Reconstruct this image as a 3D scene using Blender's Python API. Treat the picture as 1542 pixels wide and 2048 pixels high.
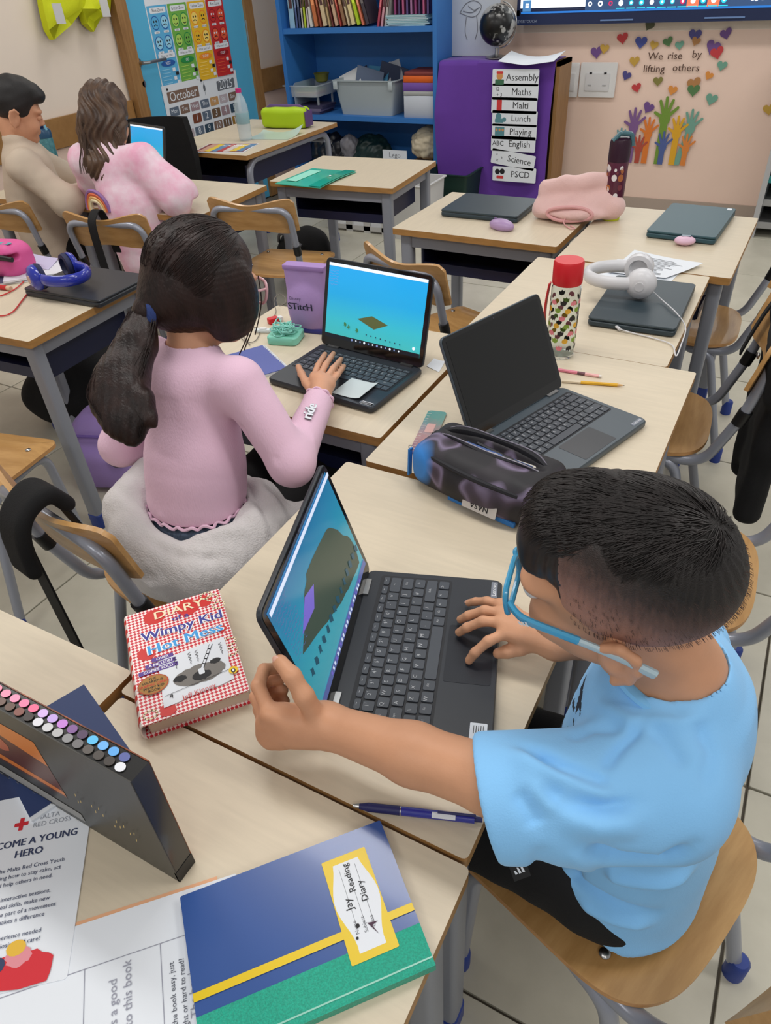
import bpy, bmesh, math, random
import numpy as np
from mathutils import Vector, Matrix, Euler
random.seed(7); np.random.seed(7)
for o in list(bpy.data.objects): bpy.data.objects.remove(o)
SC = bpy.context.scene; COL = SC.collection
R_ = math.radians

# ------------------------------------------------------------ camera
FPX, PITCH, ROLL, YAW = 1415.75, R_(38.055), R_(-3.787), R_(-30.5)
ZD = 0.70; ZC = 1.49
_f = np.array([0, math.cos(PITCH), -math.sin(PITCH)]); _r = np.array([1., 0, 0]); _u = np.cross(_r, _f)
_c, _s = math.cos(ROLL), math.sin(ROLL)
_R = np.array([_c*_r+_s*_u, -_s*_r+_c*_u, _f])
_c, _s = math.cos(YAW), math.sin(YAW)
RW = _R @ np.array([[_c, _s, 0], [-_s, _c, 0], [0, 0, 1.]]).T
cam = bpy.data.cameras.new('camera'); cam_ob = bpy.data.objects.new('camera', cam); COL.objects.link(cam_ob)
cam.sensor_fit = 'VERTICAL'; cam.sensor_height = 36; cam.lens = FPX/2048*36; cam.clip_start = .02
m4 = Matrix.Identity(4)
for i in range(3):
    m4[i][0] = RW[0][i]; m4[i][1] = RW[1][i]; m4[i][2] = -RW[2][i]
m4[2][3] = ZC
cam_ob.matrix_world = m4
SC.camera = cam_ob

# ------------------------------------------------------------ light
SC.view_settings.view_transform = 'Standard'; SC.view_settings.look = 'None'
SC.view_settings.exposure = 0.0; SC.view_settings.gamma = 1.0; SC.view_settings.use_curve_mapping = False
W = bpy.data.worlds.new('world'); SC.world = W; W.use_nodes = True
W.node_tree.nodes['Background'].inputs[0].default_value = (1.0, .985, .96, 1)
W.node_tree.nodes['Background'].inputs[1].default_value = 0.40
def area(x, y, z, sx, sy, p, col=(1, .975, .94), rot=(0, 0, 0)):
    l = bpy.data.lights.new('ceiling_lamp', 'AREA'); l.shape = 'RECTANGLE'; l.size = sx; l.size_y = sy; l.energy = p; l.color = col
    o = bpy.data.objects.new('ceiling_lamp', l); COL.objects.link(o); o.location = (x, y, z); o.rotation_euler = rot
for lx, ly in ((-3.0, 1.2), (-3.0, 3.9), (-.9, 1.2), (-.9, 3.9), (1.2, 1.2), (1.2, 3.9), (-.9, -1.4), (1.2, -1.4)):
    area(lx, ly, 2.85, 1.25, .32, {1.2: 19, 3.9: 14.5, -1.4: 17}[ly])

# ------------------------------------------------------------ helpers
def lin(c): c /= 255; return c/12.92 if c <= .04045 else ((c+.055)/1.055)**2.4
def rgb(r, g, b): return (lin(r), lin(g), lin(b), 1)
MATS = {}
def mat(name, c, rough=.5, metal=0, var=0, vs=8, bump=0, bs=60, spec=.5, emit=0, trans=0, ior=1.45, coat=0, stretch=(1, 1, 1), c2=None, alpha=1, sheen=0, sss=0):
    if name in MATS: return MATS[name]
    m = bpy.data.materials.new(name); m.use_nodes = True; MATS[name] = m
    nt = m.node_tree; b = nt.nodes['Principled BSDF']; L = nt.links
    col = rgb(*c)
    b.inputs['Base Color'].default_value = col; b.inputs['Roughness'].default_value = rough; b.inputs['Metallic'].default_value = metal
    b.inputs['Specular IOR Level'].default_value = spec; b.inputs['IOR'].default_value = ior
    if trans: b.inputs['Transmission Weight'].default_value = trans
    if coat: b.inputs['Coat Weight'].default_value = coat; b.inputs['Coat Roughness'].default_value = .08
    if alpha < 1: b.inputs['Alpha'].default_value = alpha
    if sheen: b.inputs['Sheen Weight'].default_value = sheen; b.inputs['Sheen Roughness'].default_value = .5
    if sss:
        b.inputs['Subsurface Weight'].default_value = sss; b.inputs['Subsurface Radius'].default_value = (.006, .0025, .0015); b.inputs['Subsurface Scale'].default_value = 1
    if emit: b.inputs['Emission Color'].default_value = col; b.inputs['Emission Strength'].default_value = emit
    if var or bump or c2:
        tc = nt.nodes.new('ShaderNodeTexCoord'); mp = nt.nodes.new('ShaderNodeMapping'); mp.inputs['Scale'].default_value = stretch
        L.new(tc.outputs['Object'], mp.inputs[0])
    if var or c2:
        n = nt.nodes.new('ShaderNodeTexNoise'); n.inputs['Scale'].default_value = vs; n.inputs['Detail'].default_value = 5; n.inputs['Roughness'].default_value = .6
        L.new(mp.outputs[0], n.inputs['Vector'])
        r = nt.nodes.new('ShaderNodeValToRGB'); e = r.color_ramp.elements
        e[0].position = .34; e[1].position = .66
        k = var if var else .1
        e[0].color = rgb(*c2) if c2 else (col[0]*(1-k), col[1]*(1-k), col[2]*(1-k), 1)
        e[1].color = col if c2 else (min(1, col[0]*(1+k)), min(1, col[1]*(1+k)), min(1, col[2]*(1+k)), 1)
        L.new(n.outputs['Fac'], r.inputs[0]); L.new(r.outputs[0], b.inputs['Base Color'])
        if emit: L.new(r.outputs[0], b.inputs['Emission Color'])
    if bump:
        n2 = nt.nodes.new('ShaderNodeTexNoise'); n2.inputs['Scale'].default_value = bs; n2.inputs['Detail'].default_value = 4
        L.new(mp.outputs[0], n2.inputs['Vector'])
        bp = nt.nodes.new('ShaderNodeBump'); bp.inputs['Strength'].default_value = bump; bp.inputs['Distance'].default_value = .004
        L.new(n2.outputs['Fac'], bp.inputs['Height']); L.new(bp.outputs[0], b.inputs['Normal'])
    return m
def ramp_mat(name, stops, axis=2, lo=0, hi=1, rough=.5, emit=0, wob=0, wobs=20, streak=None, coat=0, bump=0, bs=300, spec=.5):
    """colour that runs along one object axis"""
    if name in MATS: return MATS[name]
    m = bpy.data.materials.new(name); m.use_nodes = True; MATS[name] = m
    nt = m.node_tree; b = nt.nodes['Principled BSDF']; L = nt.links
    b.inputs['Roughness'].default_value = rough; b.inputs['Specular IOR Level'].default_value = spec
    if coat: b.inputs['Coat Weight'].default_value = coat
    tc = nt.nodes.new('ShaderNodeTexCoord'); sp = nt.nodes.new('ShaderNodeSeparateXYZ'); L.new(tc.outputs['Object'], sp.inputs[0])
    mr = nt.nodes.new('ShaderNodeMapRange'); mr.inputs[1].default_value = lo; mr.inputs[2].default_value = hi
    if isinstance(axis, tuple):
        dp_ = nt.nodes.new('ShaderNodeVectorMath'); dp_.operation = 'DOT_PRODUCT'; dp_.inputs[1].default_value = axis; L.new(tc.outputs['Object'], dp_.inputs[0]); src = dp_.outputs['Value']
    else: src = sp.outputs[axis]
    if wob:
        n = nt.nodes.new('ShaderNodeTexNoise'); n.inputs['Scale'].default_value = wobs; n.inputs['Detail'].default_value = 4
        if streak:
            mp = nt.nodes.new('ShaderNodeMapping'); mp.inputs['Scale'].default_value = streak; L.new(tc.outputs['Object'], mp.inputs[0]); L.new(mp.outputs[0], n.inputs['Vector'])
        else: L.new(tc.outputs['Object'], n.inputs['Vector'])
        ma = nt.nodes.new('ShaderNodeMath'); ma.operation = 'MULTIPLY_ADD'; ma.inputs[1].default_value = wob; L.new(n.outputs['Fac'], ma.inputs[0]); L.new(src, ma.inputs[2])
        sb = nt.nodes.new('ShaderNodeMath'); sb.operation = 'SUBTRACT'; sb.inputs[1].default_value = wob*.5; L.new(ma.outputs[0], sb.inputs[0]); src = sb.outputs[0]
    L.new(src, mr.inputs[0])
    r = nt.nodes.new('ShaderNodeValToRGB'); L.new(mr.outputs[0], r.inputs[0])
    el = r.color_ramp.elements
    while len(el) > 1: el.remove(el[-1])
    el[0].position = stops[0][0]; el[0].color = rgb(*stops[0][1])
    for p, c in stops[1:]: e = el.new(p); e.color = rgb(*c)
    L.new(r.outputs[0], b.inputs['Base Color'])
    if emit: L.new(r.outputs[0], b.inputs['Emission Color']); b.inputs['Emission Strength'].default_value = emit
    if bump:
        n2 = nt.nodes.new('ShaderNodeTexNoise'); n2.inputs['Scale'].default_value = bs; L.new(tc.outputs['Object'], n2.inputs['Vector'])
        bp = nt.nodes.new('ShaderNodeBump'); bp.inputs['Strength'].default_value = bump; bp.inputs['Distance'].default_value = .003
        L.new(n2.outputs['Fac'], bp.inputs['Height']); L.new(bp.outputs[0], b.inputs['Normal'])
    return m
def gingham(name, ca, cb, n):
    m = bpy.data.materials.new(name); m.use_nodes = True; MATS[name] = m
    nt = m.node_tree; b = nt.nodes['Principled BSDF']; L = nt.links; b.inputs['Roughness'].default_value = .35
    tc = nt.nodes.new('ShaderNodeTexCoord'); mp = nt.nodes.new('ShaderNodeMapping'); mp.inputs['Rotation'].default_value = (0, 0, R_(45)); mp.inputs['Location'].default_value = (.0013, .0021, .0007)
    L.new(tc.outputs['Object'], mp.inputs[0])
    ck = nt.nodes.new('ShaderNodeTexChecker'); ck.inputs['Scale'].default_value = n; L.new(mp.outputs[0], ck.inputs[0])
    ck.inputs[1].default_value = rgb(*ca); ck.inputs[2].default_value = rgb(*cb); L.new(ck.outputs[0], b.inputs['Base Color'])
    return m

class MB:
    def __init__(self): self.v = []; self.f = []; self.mi = []
    def add(self, vs, fs, mi=0):
        n = len(self.v); self.v += [tuple(p) for p in vs]; self.f += [tuple(n+i for i in f) for f in fs]
        self.mi += [mi]*len(fs) if isinstance(mi, int) else list(mi)
        return self
    def box(self, c, s, rot=None, mi=0, bev=0):
        x, y, z = s[0]/2, s[1]/2, s[2]/2
        if bev:
            return self.prism(rrect(s[0], s[1], bev, 3), -z, z, M_(c, rot), mi, bev*.35)
        vs = [Vector(p) for p in ((-x,-y,-z),(x,-y,-z),(x,y,-z),(-x,y,-z),(-x,-y,z),(x,-y,z),(x,y,z),(-x,y,z))]
        m = M_(c, rot); vs = [m @ p for p in vs]
        return self.add(vs, [(3,2,1,0),(4,5,6,7),(0,1,5,4),(1,2,6,5),(2,3,7,6),(3,0,4,7)], mi)
    def prism(self, poly, z0, z1, m=None, mi=0, bev=0, topmi=None):
        m = m or Matrix.Identity(4); n = len(poly)
        tm = mi if topmi is None else topmi
        if bev:
            cx = sum(p[0] for p in poly)/n; cy = sum(p[1] for p in poly)/n
            def sh(k):
                out = []
                for p in poly:
                    d = math.hypot(p[0]-cx, p[1]-cy) or 1; out.append((p[0]-(p[0]-cx)/d*k, p[1]-(p[1]-cy)/d*k))
                return out
            lay = [(sh(bev), z0), (poly, z0+bev), (poly, z1-bev), (sh(bev), z1)]
        else: lay = [(poly, z0), (poly, z1)]
        vs = [m @ Vector((p[0], p[1], z)) for pl, z in lay for p in pl]; fs = []; ms = []
        for k in range(len(lay)-1):
            for i in range(n):
                j = (i+1) % n; fs.append((k*n+i, k*n+j, (k+1)*n+j, (k+1)*n+i)); ms.append(mi)
        t = (len(lay)-1)*n
        fs.append(tuple(range(n-1, -1, -1))); ms.append(mi); fs.append(tuple(range(t, t+n))); ms.append(tm)
        return self.add(vs, fs, ms)
    def tube(self, path, r, n=10, mi=0, closed=False, cap=True, flat=1.0, up=None):
        P = [Vector(p) for p in path]; N = len(P); rs = r if isinstance(r, (list, tuple)) else [r]*N
        T = []
        for i in range(N):
            a = P[(i-1) % N] if (closed or i > 0) else P[0]; b = P[(i+1) % N] if (closed or i < N-1) else P[-1]
            t = (b-a); T.append(t.normalized() if t.length > 1e-9 else Vector((0, 0, 1)))
        ref = Vector(up) if up else (Vector((0, 0, 1)) if abs(T[0].z) < .9 else Vector((1, 0, 0)))
        nv = (ref - T[0]*ref.dot(T[0])).normalized(); vs = []
        for i in range(N):
            nv = (nv - T[i]*nv.dot(T[i])).normalized(); bv = T[i].cross(nv)
            for k in range(n):
                a = 2*math.pi*k/n; vs.append(P[i] + nv*math.cos(a)*rs[i]*flat + bv*math.sin(a)*rs[i])
        fs = []
        for i in range(N if closed else N-1):
            j = (i+1) % N
            for k in range(n):
                l = (k+1) % n; fs.append((i*n+k, i*n+l, j*n+l, j*n+k))
        if cap and not closed: fs.append(tuple(range(n-1, -1, -1))); fs.append(tuple(range((N-1)*n, N*n)))
        return self.add(vs, fs, mi)
    def lathe(self, prof, n=24, m=None, mi=0):
        m = m or Matrix.Identity(4); vs = []; fs = []; ms = []
        for r, z in prof:
            for k in range(n):
                a = 2*math.pi*k/n; vs.append(m @ Vector((r*math.cos(a), r*math.sin(a), z)))
        for i in range(len(prof)-1):
            for k in range(n):
                l = (k+1) % n; fs.append((i*n+k, i*n+l, (i+1)*n+l, (i+1)*n+k))
        if prof[0][0] > 1e-6: fs.append(tuple(range(n-1, -1, -1)))
        t = (len(prof)-1)*n
        if prof[-1][0] > 1e-6: fs.append(tuple(range(t, t+n)))
        return self.add(vs, fs, mi)
    def ell(self, c, r, rot=None, n=14, mi=0):
        m = M_(c, rot) @ Matrix.Diagonal((r[0], r[1], r[2], 1))
        pr = [(math.sin(math.pi*i/(n//2)), -math.cos(math.pi*i/(n//2))) for i in range(n//2+1)]
        return self.lathe([(max(p[0], 1e-7), p[1]) for p in pr], n, m, mi)
    def grid(self, pts, nx, ny, mi=0):
        fs = [(j*nx+i, j*nx+i+1, (j+1)*nx+i+1, (j+1)*nx+i) for j in range(ny-1) for i in range(nx-1)]
        return self.add(pts, fs, mi)
    def slab(self, fn, nx, ny, th, mi=0):
        """sheet fn(s,t)->point, given a thickness along its normals"""
        P = [[Vector(fn(i/(nx-1), j/(ny-1))) for i in range(nx)] for j in range(ny)]
        Q = []
        for j in range(ny):
            for i in range(nx):
                du = P[j][min(i+1, nx-1)]-P[j][max(i-1, 0)]; dv = P[min(j+1, ny-1)][i]-P[max(j-1, 0)][i]
                nn = du.cross(dv); nn = nn.normalized() if nn.length > 1e-12 else Vector((0, 0, 1)); Q.append(P[j][i]-nn*th)
        top = [p for r in P for p in r]; n0 = nx*ny
        fs = []
        for j in range(ny-1):
            for i in range(nx-1):
                a = j*nx+i; fs.append((a, a+1, a+nx+1, a+nx)); fs.append((n0+a+nx, n0+a+nx+1, n0+a+1, n0+a))
        bd = [i for i in range(nx)]+[j*nx+nx-1 for j in range(1, ny)]+[(ny-1)*nx+i for i in range(nx-2, -1, -1)]+[j*nx for j in range(ny-2, 0, -1)]
        for k in range(len(bd)):
            a, b = bd[k], bd[(k+1) % len(bd)]; fs.append((b, a, n0+a, n0+b))
        return self.add(top+Q, fs, mi)
    def mesh(self, name, mats, smooth=40):
        me = bpy.data.meshes.new(name); me.from_pydata(self.v, [], self.f)
        for m in (mats if isinstance(mats, (list, tuple)) else [mats]): me.materials.append(m)
        if any(self.mi): me.polygons.foreach_set('material_index', self.mi)
        if smooth:
            me.shade_smooth(); me.set_sharp_from_angle(angle=R_(smooth))
        me.update(); return me
    def build(self, name, mats, parent=None, smooth=40, m=None):
        return link(name, self.mesh(name, mats, smooth), parent, m)
def M_(c=(0, 0, 0), rot=None):
    m = Matrix.Translation(Vector(c))
    if rot is None: return m
    return m @ (rot.to_4x4() if isinstance(rot, Matrix) else Euler(rot).to_matrix().to_4x4())
def link(name, me, parent=None, m=None):
    o = bpy.data.objects.new(name, me); COL.objects.link(o)
    if parent: o.parent = parent
    if m is not None: o.matrix_local = m
    return o
def tag(o, label, cat, group=None):
    o['label'] = label; o['category'] = cat
    if group: o['group'] = group
    return o
def thing(name, label, cat, loc=(0, 0, 0), rz=0, group=None, rot=None):
    o = bpy.data.objects.new(name, None); COL.objects.link(o); o.empty_display_size = .05
    o.location = loc; o.rotation_euler = rot or (0, 0, rz)
    return tag(o, label, cat, group)
def struct(o): o['kind'] = 'structure'; return o
def copy_tree(o, parent=None):
    c = o.copy(); COL.objects.link(c)
    if parent: c.parent = parent
    for ch in list(o.children): copy_tree(ch, c)
    return c
def rrect(w, h, r, n=4, cx=0, cy=0):
    out = []
    for k, (sx, sy) in enumerate(((1, 1), (-1, 1), (-1, -1), (1, -1))):
        for i in range(n+1):
            a = math.pi/2*(k+i/n); out.append((cx+sx*(w/2-r)+r*math.cos(a), cy+sy*(h/2-r)+r*math.sin(a)))
    return out
def circ(r, n=20, cx=0, cy=0, ry=None): return [(cx+r*math.cos(2*math.pi*i/n), cy+(ry or r)*math.sin(2*math.pi*i/n)) for i in range(n)]
def fillet(pts, rad, n=6):
    """round the inner corners of a 3D polyline"""
    P = [Vector(p) for p in pts]; out = [P[0]]
    for i in range(1, len(P)-1):
        r = rad[i-1] if isinstance(rad, (list, tuple)) else rad
        a = (P[i-1]-P[i]); b = (P[i+1]-P[i]); la, lb = a.length, b.length; a.normalize(); b.normalize()
        ang = a.angle(b); t = min(r/math.tan(ang/2), la*.49, lb*.49); p0 = P[i]+a*t; p1 = P[i]+b*t
        for k in range(n+1):
            s = k/n; out.append(p0*(1-s)**2+P[i]*2*s*(1-s)+p1*s*s)
    return out+[P[-1]]
def smooth_path(pts, n=6):
    P = [Vector(p) for p in pts]; out = []
    for i in range(len(P)-1):
        p0 = P[max(i-1, 0)]; p1 = P[i]; p2 = P[i+1]; p3 = P[min(i+2, len(P)-1)]
        for k in range(n):
            t = k/n; out.append(.5*((2*p1)+(p2-p0)*t+(2*p0-5*p1+4*p2-p3)*t*t+(3*p1-p0-3*p2+p3)*t**3))
    return out+[P[-1]]
_TX = {}
def text_mesh(s, size=1, align='CENTER', ext=0):
    k = (s, align, ext)
    if k not in _TX:
        c = bpy.data.curves.new('t', 'FONT'); c.body = s; c.size = 1; c.align_x = align; c.align_y = 'CENTER'; c.resolution_u = 2; c.extrude = ext
        o = bpy.data.objects.new('t', c); COL.objects.link(o)
        me = o.to_mesh(); _TX[k] = ([tuple(v.co) for v in me.vertices], [tuple(p.vertices) for p in me.polygons])
        o.to_mesh_clear(); bpy.data.objects.remove(o); bpy.data.curves.remove(c)
    return _TX[k]
def add_text(mb, s, size, m, mi=0, align='CENTER', sx=1.0, bold=0):
    vs, fs = text_mesh(s, 1, align)
    for dx in ((0,) if not bold else (-bold, 0, bold)):
        mb.add([m @ Vector((v[0]*size*sx+dx*size, v[1]*size, (dx+bold)*.0001/max(bold, 1e-6)*.15)) for v in vs], fs, mi)
def print_on(name, mats, parent, m, items, smooth=0):
    """flat print: polygons and words laid a hair above a surface; items = ('p',poly,mi[,lift]) or ('t',text,size,x,y,rot,mi[,sx])"""
    mb = MB()
    for k, it in enumerate(items):
        z = .00025+.00006*k
        if it[0] == 'p': mb.add([m @ Vector((p[0], p[1], z)) for p in it[1]], [tuple(range(len(it[1])))], it[2])
        elif it[0] == 'l':
            pts, w, mi = it[1:4]
            for a, b in zip(pts, pts[1:]):
                d = Vector((b[0]-a[0], b[1]-a[1])); 
                if d.length < 1e-9: continue
                nn = Vector((-d.y, d.x)).normalized()*w/2; e = d.normalized()*w*.3
                q = [(a[0]+nn.x-e.x, a[1]+nn.y-e.y), (a[0]-nn.x-e.x, a[1]-nn.y-e.y), (b[0]-nn.x+e.x, b[1]-nn.y+e.y), (b[0]+nn.x+e.x, b[1]+nn.y+e.y)]
                mb.add([m @ Vector((p[0], p[1], z)) for p in q], [(0, 1, 2, 3)], mi)
        else:
            s, size, x, y, rot, mi = it[1:7]; sx = it[7] if len(it) > 7 else 1; bold = it[8] if len(it) > 8 else 0
            add_text(mb, s, size, m @ Matrix.Translation((x, y, z)) @ Matrix.Rotation(rot, 4, 'Z'), mi, 'CENTER', sx, bold)
    return mb.build(name, mats, parent, smooth)
def heart(s, cx=0, cy=0, rot=0, n=22):
    out = []
    for i in range(n):
        t = 2*math.pi*i/n; x = 16*math.sin(t)**3/17*s/2; y = (13*math.cos(t)-5*math.cos(2*t)-2*math.cos(3*t)-math.cos(4*t))/17*s/2
        out.append((cx+x*math.cos(rot)-y*math.sin(rot), cy+x*math.sin(rot)+y*math.cos(rot)))
    return out[::-1]

# ---- implicit bodies (smooth union of tapered limbs and ellipsoids, meshed on a grid)
def V3(p): return np.array(p, np.float32)
def cone(a, b, ra, rb, k=.02, flat=False, sq=None, op='u'): return dict(t='c', a=V3(a), b=V3(b), ra=ra, rb=rb, k=k, flat=flat, sq=sq, op=op)
def ell(c, r, R=None, k=.02, op='u'): return dict(t='e', c=V3(c), r=V3(r), R=np.array(R if R is not None else np.eye(3), np.float32), k=k, op=op)
def rbox(c, h, rr, R=None, k=.01, op='u'): return dict(t='b', c=V3(c), h=V3(h), rr=rr, R=np.array(R if R is not None else np.eye(3), np.float32), k=k, op=op)
def xf(prims, R, c):
    out = []
    for p in prims:
        q = dict(p)
        for k in ('a', 'b', 'c'):
            if k in q: q[k] = V3(R @ q[k] + c)
        if 'R' in q: q['R'] = np.array(R @ q['R'], np.float32)
        if q.get('sq'): q['sq'] = (R @ np.array(q['sq'][0]), q['sq'][1])
        out.append(q)
    return out
def bounds(p):
    if p['t'] == 'c':
        r = max(p['ra'], p['rb'])*max(1, p['sq'][1] if p['sq'] else 1); return np.minimum(p['a'], p['b'])-r, np.maximum(p['a'], p['b'])+r
    e = np.abs(p['R']) @ (p['r'] if p['t'] == 'e' else p['h'])
    return p['c']-e, p['c']+e
def sdf_mesh(prims, vox):
    lo = np.min([bounds(p)[0] for p in prims if p['op'] == 'u'], 0)-3*vox; hi = np.max([bounds(p)[1] for p in prims if p['op'] == 'u'], 0)+3*vox
    n = np.ceil((hi-lo)/vox).astype(int)+1
    G = np.full(n, .2, np.float32)
    for p in prims:
        a, b = bounds(p); pad = p['k']+3*vox
        i0 = np.clip(np.floor((a-pad-lo)/vox).astype(int), 0, n); i1 = np.clip(np.ceil((b+pad-lo)/vox).astype(int)+1, 0, n)
        if np.any(i1 <= i0): continue
        X = (lo[0]+vox*np.arange(i0[0], i1[0], dtype=np.float32))[:, None, None]; Y = (lo[1]+vox*np.arange(i0[1], i1[1], dtype=np.float32))[None, :, None]; Z = (lo[2]+vox*np.arange(i0[2], i1[2], dtype=np.float32))[None, None, :]
        if p['t'] == 'c':
            ba = p['b']-p['a']; L2 = float(ba@ba)+1e-12; L = L2**.5
            px, py, pz = X-p['a'][0], Y-p['a'][1], Z-p['a'][2]
            t = (px*ba[0]+py*ba[1]+pz*ba[2])/L2; h = np.clip(t, 0, 1) if not p['flat'] else t
            ox, oy, oz = px-ba[0]*h, py-ba[1]*h, pz-ba[2]*h
            s = 1
            if p['sq']:
                nx, f = p['sq']; dn = (ox*nx[0]+oy*nx[1]+oz*nx[2])*(1/f-1); ox = ox+nx[0]*dn; oy = oy+nx[1]*dn; oz = oz+nx[2]*dn; s = min(1, f)
            d = (np.sqrt(ox*ox+oy*oy+oz*oz)-(p['ra']+(p['rb']-p['ra'])*np.clip(h, 0, 1)))*s
            if p['flat']: d = np.maximum(d, np.maximum(t-1, -t)*L)
        else:
            qx, qy, qz = X-p['c'][0], Y-p['c'][1], Z-p['c'][2]; R = p['R']
            u = [qx*R[0, i]+qy*R[1, i]+qz*R[2, i] for i in range(3)]
            if p['t'] == 'e':
                r = p['r']; k0 = np.sqrt((u[0]/r[0])**2+(u[1]/r[1])**2+(u[2]/r[2])**2); k1 = np.sqrt((u[0]/r[0]**2)**2+(u[1]/r[1]**2)**2+(u[2]/r[2]**2)**2)+1e-9
                d = k0*(k0-1)/k1
            else:
                u = [np.abs(u[i])-p['h'][i]+p['rr'] for i in range(3)]
                d = np.sqrt(sum(np.maximum(w, 0)**2 for w in u))+np.minimum(np.maximum(np.maximum(u[0], u[1]), u[2]), 0)-p['rr']
        sl = tuple(slice(i0[i], i1[i]) for i in range(3)); g = G[sl]; k = max(p['k'], 1e-5)
        if p['op'] == 'u':
            h = np.maximum(k-np.abs(g-d), 0)/k; G[sl] = np.minimum(g, d)-h*h*k*.25
        elif p['op'] == 's':
            d = -d; h = np.maximum(k-np.abs(g-d), 0)/k; G[sl] = np.maximum(g, d)+h*h*k*.25
    s = G < 0
    cs = [s[i:n[0]-1+i, j:n[1]-1+j, l:n[2]-1+l] for i in (0, 1) for j in (0, 1) for l in (0, 1)]
    mixed = np.logical_or.reduce(cs) & ~np.logical_and.reduce(cs)
    idx = np.argwhere(mixed); N = len(idx); ids = np.full(mixed.shape, -1, np.int32); ids[tuple(idx.T)] = np.arange(N)
    offs = [(i, j, l) for i in (0, 1) for j in (0, 1) for l in (0, 1)]
    val = np.stack([G[idx[:, 0]+o[0], idx[:, 1]+o[1], idx[:, 2]+o[2]] for o in offs], 1)
    acc = np.zeros((N, 3), np.float32); cnt = np.zeros(N, np.float32)
    for a in range(8):
        for b in range(a+1, 8):
            if sum(abs(offs[a][q]-offs[b][q]) for q in range(3)) != 1: continue
            va, vb = val[:, a], val[:, b]; m = (va < 0) != (vb < 0); t = np.where(m, va/np.where(m, va-vb, 1), 0)
            acc += (np.array(offs[a])+(np.array(offs[b])-np.array(offs[a]))*t[:, None])*m[:, None]; cnt += m
    P = lo+vox*(idx+acc/np.maximum(cnt, 1)[:, None])
    F = []
    for ax in range(3):
        sl0 = [slice(0, n[q]-1) for q in range(3)]; sl1 = list(sl0); sl1[ax] = slice(1, n[ax])
        A = s[tuple(sl0)]; B = s[tuple(sl1)]; e = np.argwhere(A != B); o1, o2 = [(1, 2), (2, 0), (0, 1)][ax]
        e = e[(e[:, o1] > 0) & (e[:, o2] > 0)]
        def cid(d1, d2):
            q = e.copy(); q[:, o1] -= d1; q[:, o2] -= d2; return ids[q[:, 0], q[:, 1], q[:, 2]]
        Q = np.stack([cid(0, 0), cid(1, 0), cid(1, 1), cid(0, 1)], 1); sg = A[e[:, 0], e[:, 1], e[:, 2]]
        Q[~sg] = Q[~sg][:, ::-1]; F.append(Q[(Q >= 0).all(1)])
    return P, np.concatenate(F)
def vnormals(P, F):
    n = np.cross(P[F[:, 2]]-P[F[:, 0]], P[F[:, 3]]-P[F[:, 1]]); N = np.zeros_like(P)
    for k in range(4): np.add.at(N, F[:, k], n)
    return N/(np.linalg.norm(N, axis=1, keepdims=True)+1e-12)
def relax(P, F, it=2, w=.5):
    for _ in range(it):
        S = np.zeros_like(P); c = np.zeros(len(P))
        for k in range(4):
            a, b = F[:, k], F[:, (k+1) % 4]
            np.add.at(S, a, P[b]); np.add.at(S, b, P[a]); np.add.at(c, a, 1); np.add.at(c, b, 1)
        P = P*(1-w)+w*S/np.maximum(c, 1)[:, None]
    return P
def np_mesh(name, P, F, mats, mi=None):
    me = bpy.data.meshes.new(name); me.from_pydata(P.tolist(), [], F.tolist())
    for m in (mats if isinstance(mats, (list, tuple)) else [mats]): me.materials.append(m)
    if mi is not None: me.polygons.foreach_set('material_index', mi.astype(np.int32))
    me.shade_smooth(); me.update(); return me
def body(name, prims, vox, mats, parent, disp=None, it=1, mi=None, origin=None):
    P, F = sdf_mesh(prims, vox); P = relax(P, F, it)
    if disp is not None: P = P+vnormals(P, F)*disp(P)[:, None]
    if origin is not None: P = P-np.array(origin)
    idx = mi(P, F) if mi else None
    return link(name, np_mesh(name, P, F, mats, idx), parent, None if origin is None else None)
def folds(segs):
    """raised/sunken folds along 3D polylines: (points, half width, height)"""
    def f(P):
        out = np.zeros(len(P))
        for pts, w, h in segs:
            best = np.full(len(P), 9.); tt = np.zeros(len(P)); n = len(pts)-1
            for i, (a, b) in enumerate(zip(pts, pts[1:])):
                a = np.array(a); b = np.array(b); ba = b-a; t = np.clip(((P-a)@ba)/(ba@ba), 0, 1); d = np.linalg.norm(P-a-t[:, None]*ba, axis=1)
                m = d < best; best[m] = d[m]; tt[m] = (i+t[m])/n
            out += h*np.exp(-(best/w)**2)*np.clip(np.sin(math.pi*np.clip(tt*.9+.05, 0, 1))*1.6, 0, 1)
        return out
    return f
def pix_folds(segs):
    """folds whose course is read off the photograph and laid on the nearest surface"""
    def f(P):
        q = (P-np.array([0, 0, ZC])) @ RW.T; u = 771+FPX*q[:, 0]/q[:, 2]; v = 1024-FPX*q[:, 1]/q[:, 2]; S = []
        for pts, w, h in segs:
            L = []
            for x, y in pts:
                d = (u-x)**2+(v-y)**2; m = np.where(d < 64)[0]
                if len(m): L.append(P[m[np.argmin(q[m, 2])]])
            if len(L) > 1: S.append((L, w, h))
        return folds(S)(P)
    return f
def wnoise(P, s, seed=0, oct=2):
    """cheap smooth noise from sines"""
    rs = np.random.RandomState(seed); out = np.zeros(len(P)); a = 1.
    for o in range(oct):
        for k in range(5):
            d = rs.normal(size=3); d /= np.linalg.norm(d); out += a*np.sin((P@d)*s*rs.uniform(.6, 1.5)+rs.uniform(0, 6.3))/5
        s *= 2; a *= .5
    return out
def ray(x, y): return RW.T @ np.array([(x-771)/FPX, -(y-1024)/FPX, 1.])
def at(x, y, z):
    d = ray(x, y); return np.array([0, 0, ZC])+d*(z-ZC)/d[2]
def aty(x, y, Y):
    d = ray(x, y); return np.array([0, 0, ZC])+d*Y/d[1]
def atx(x, y, X):
    d = ray(x, y); return np.array([0, 0, ZC])+d*X/d[0]
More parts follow.
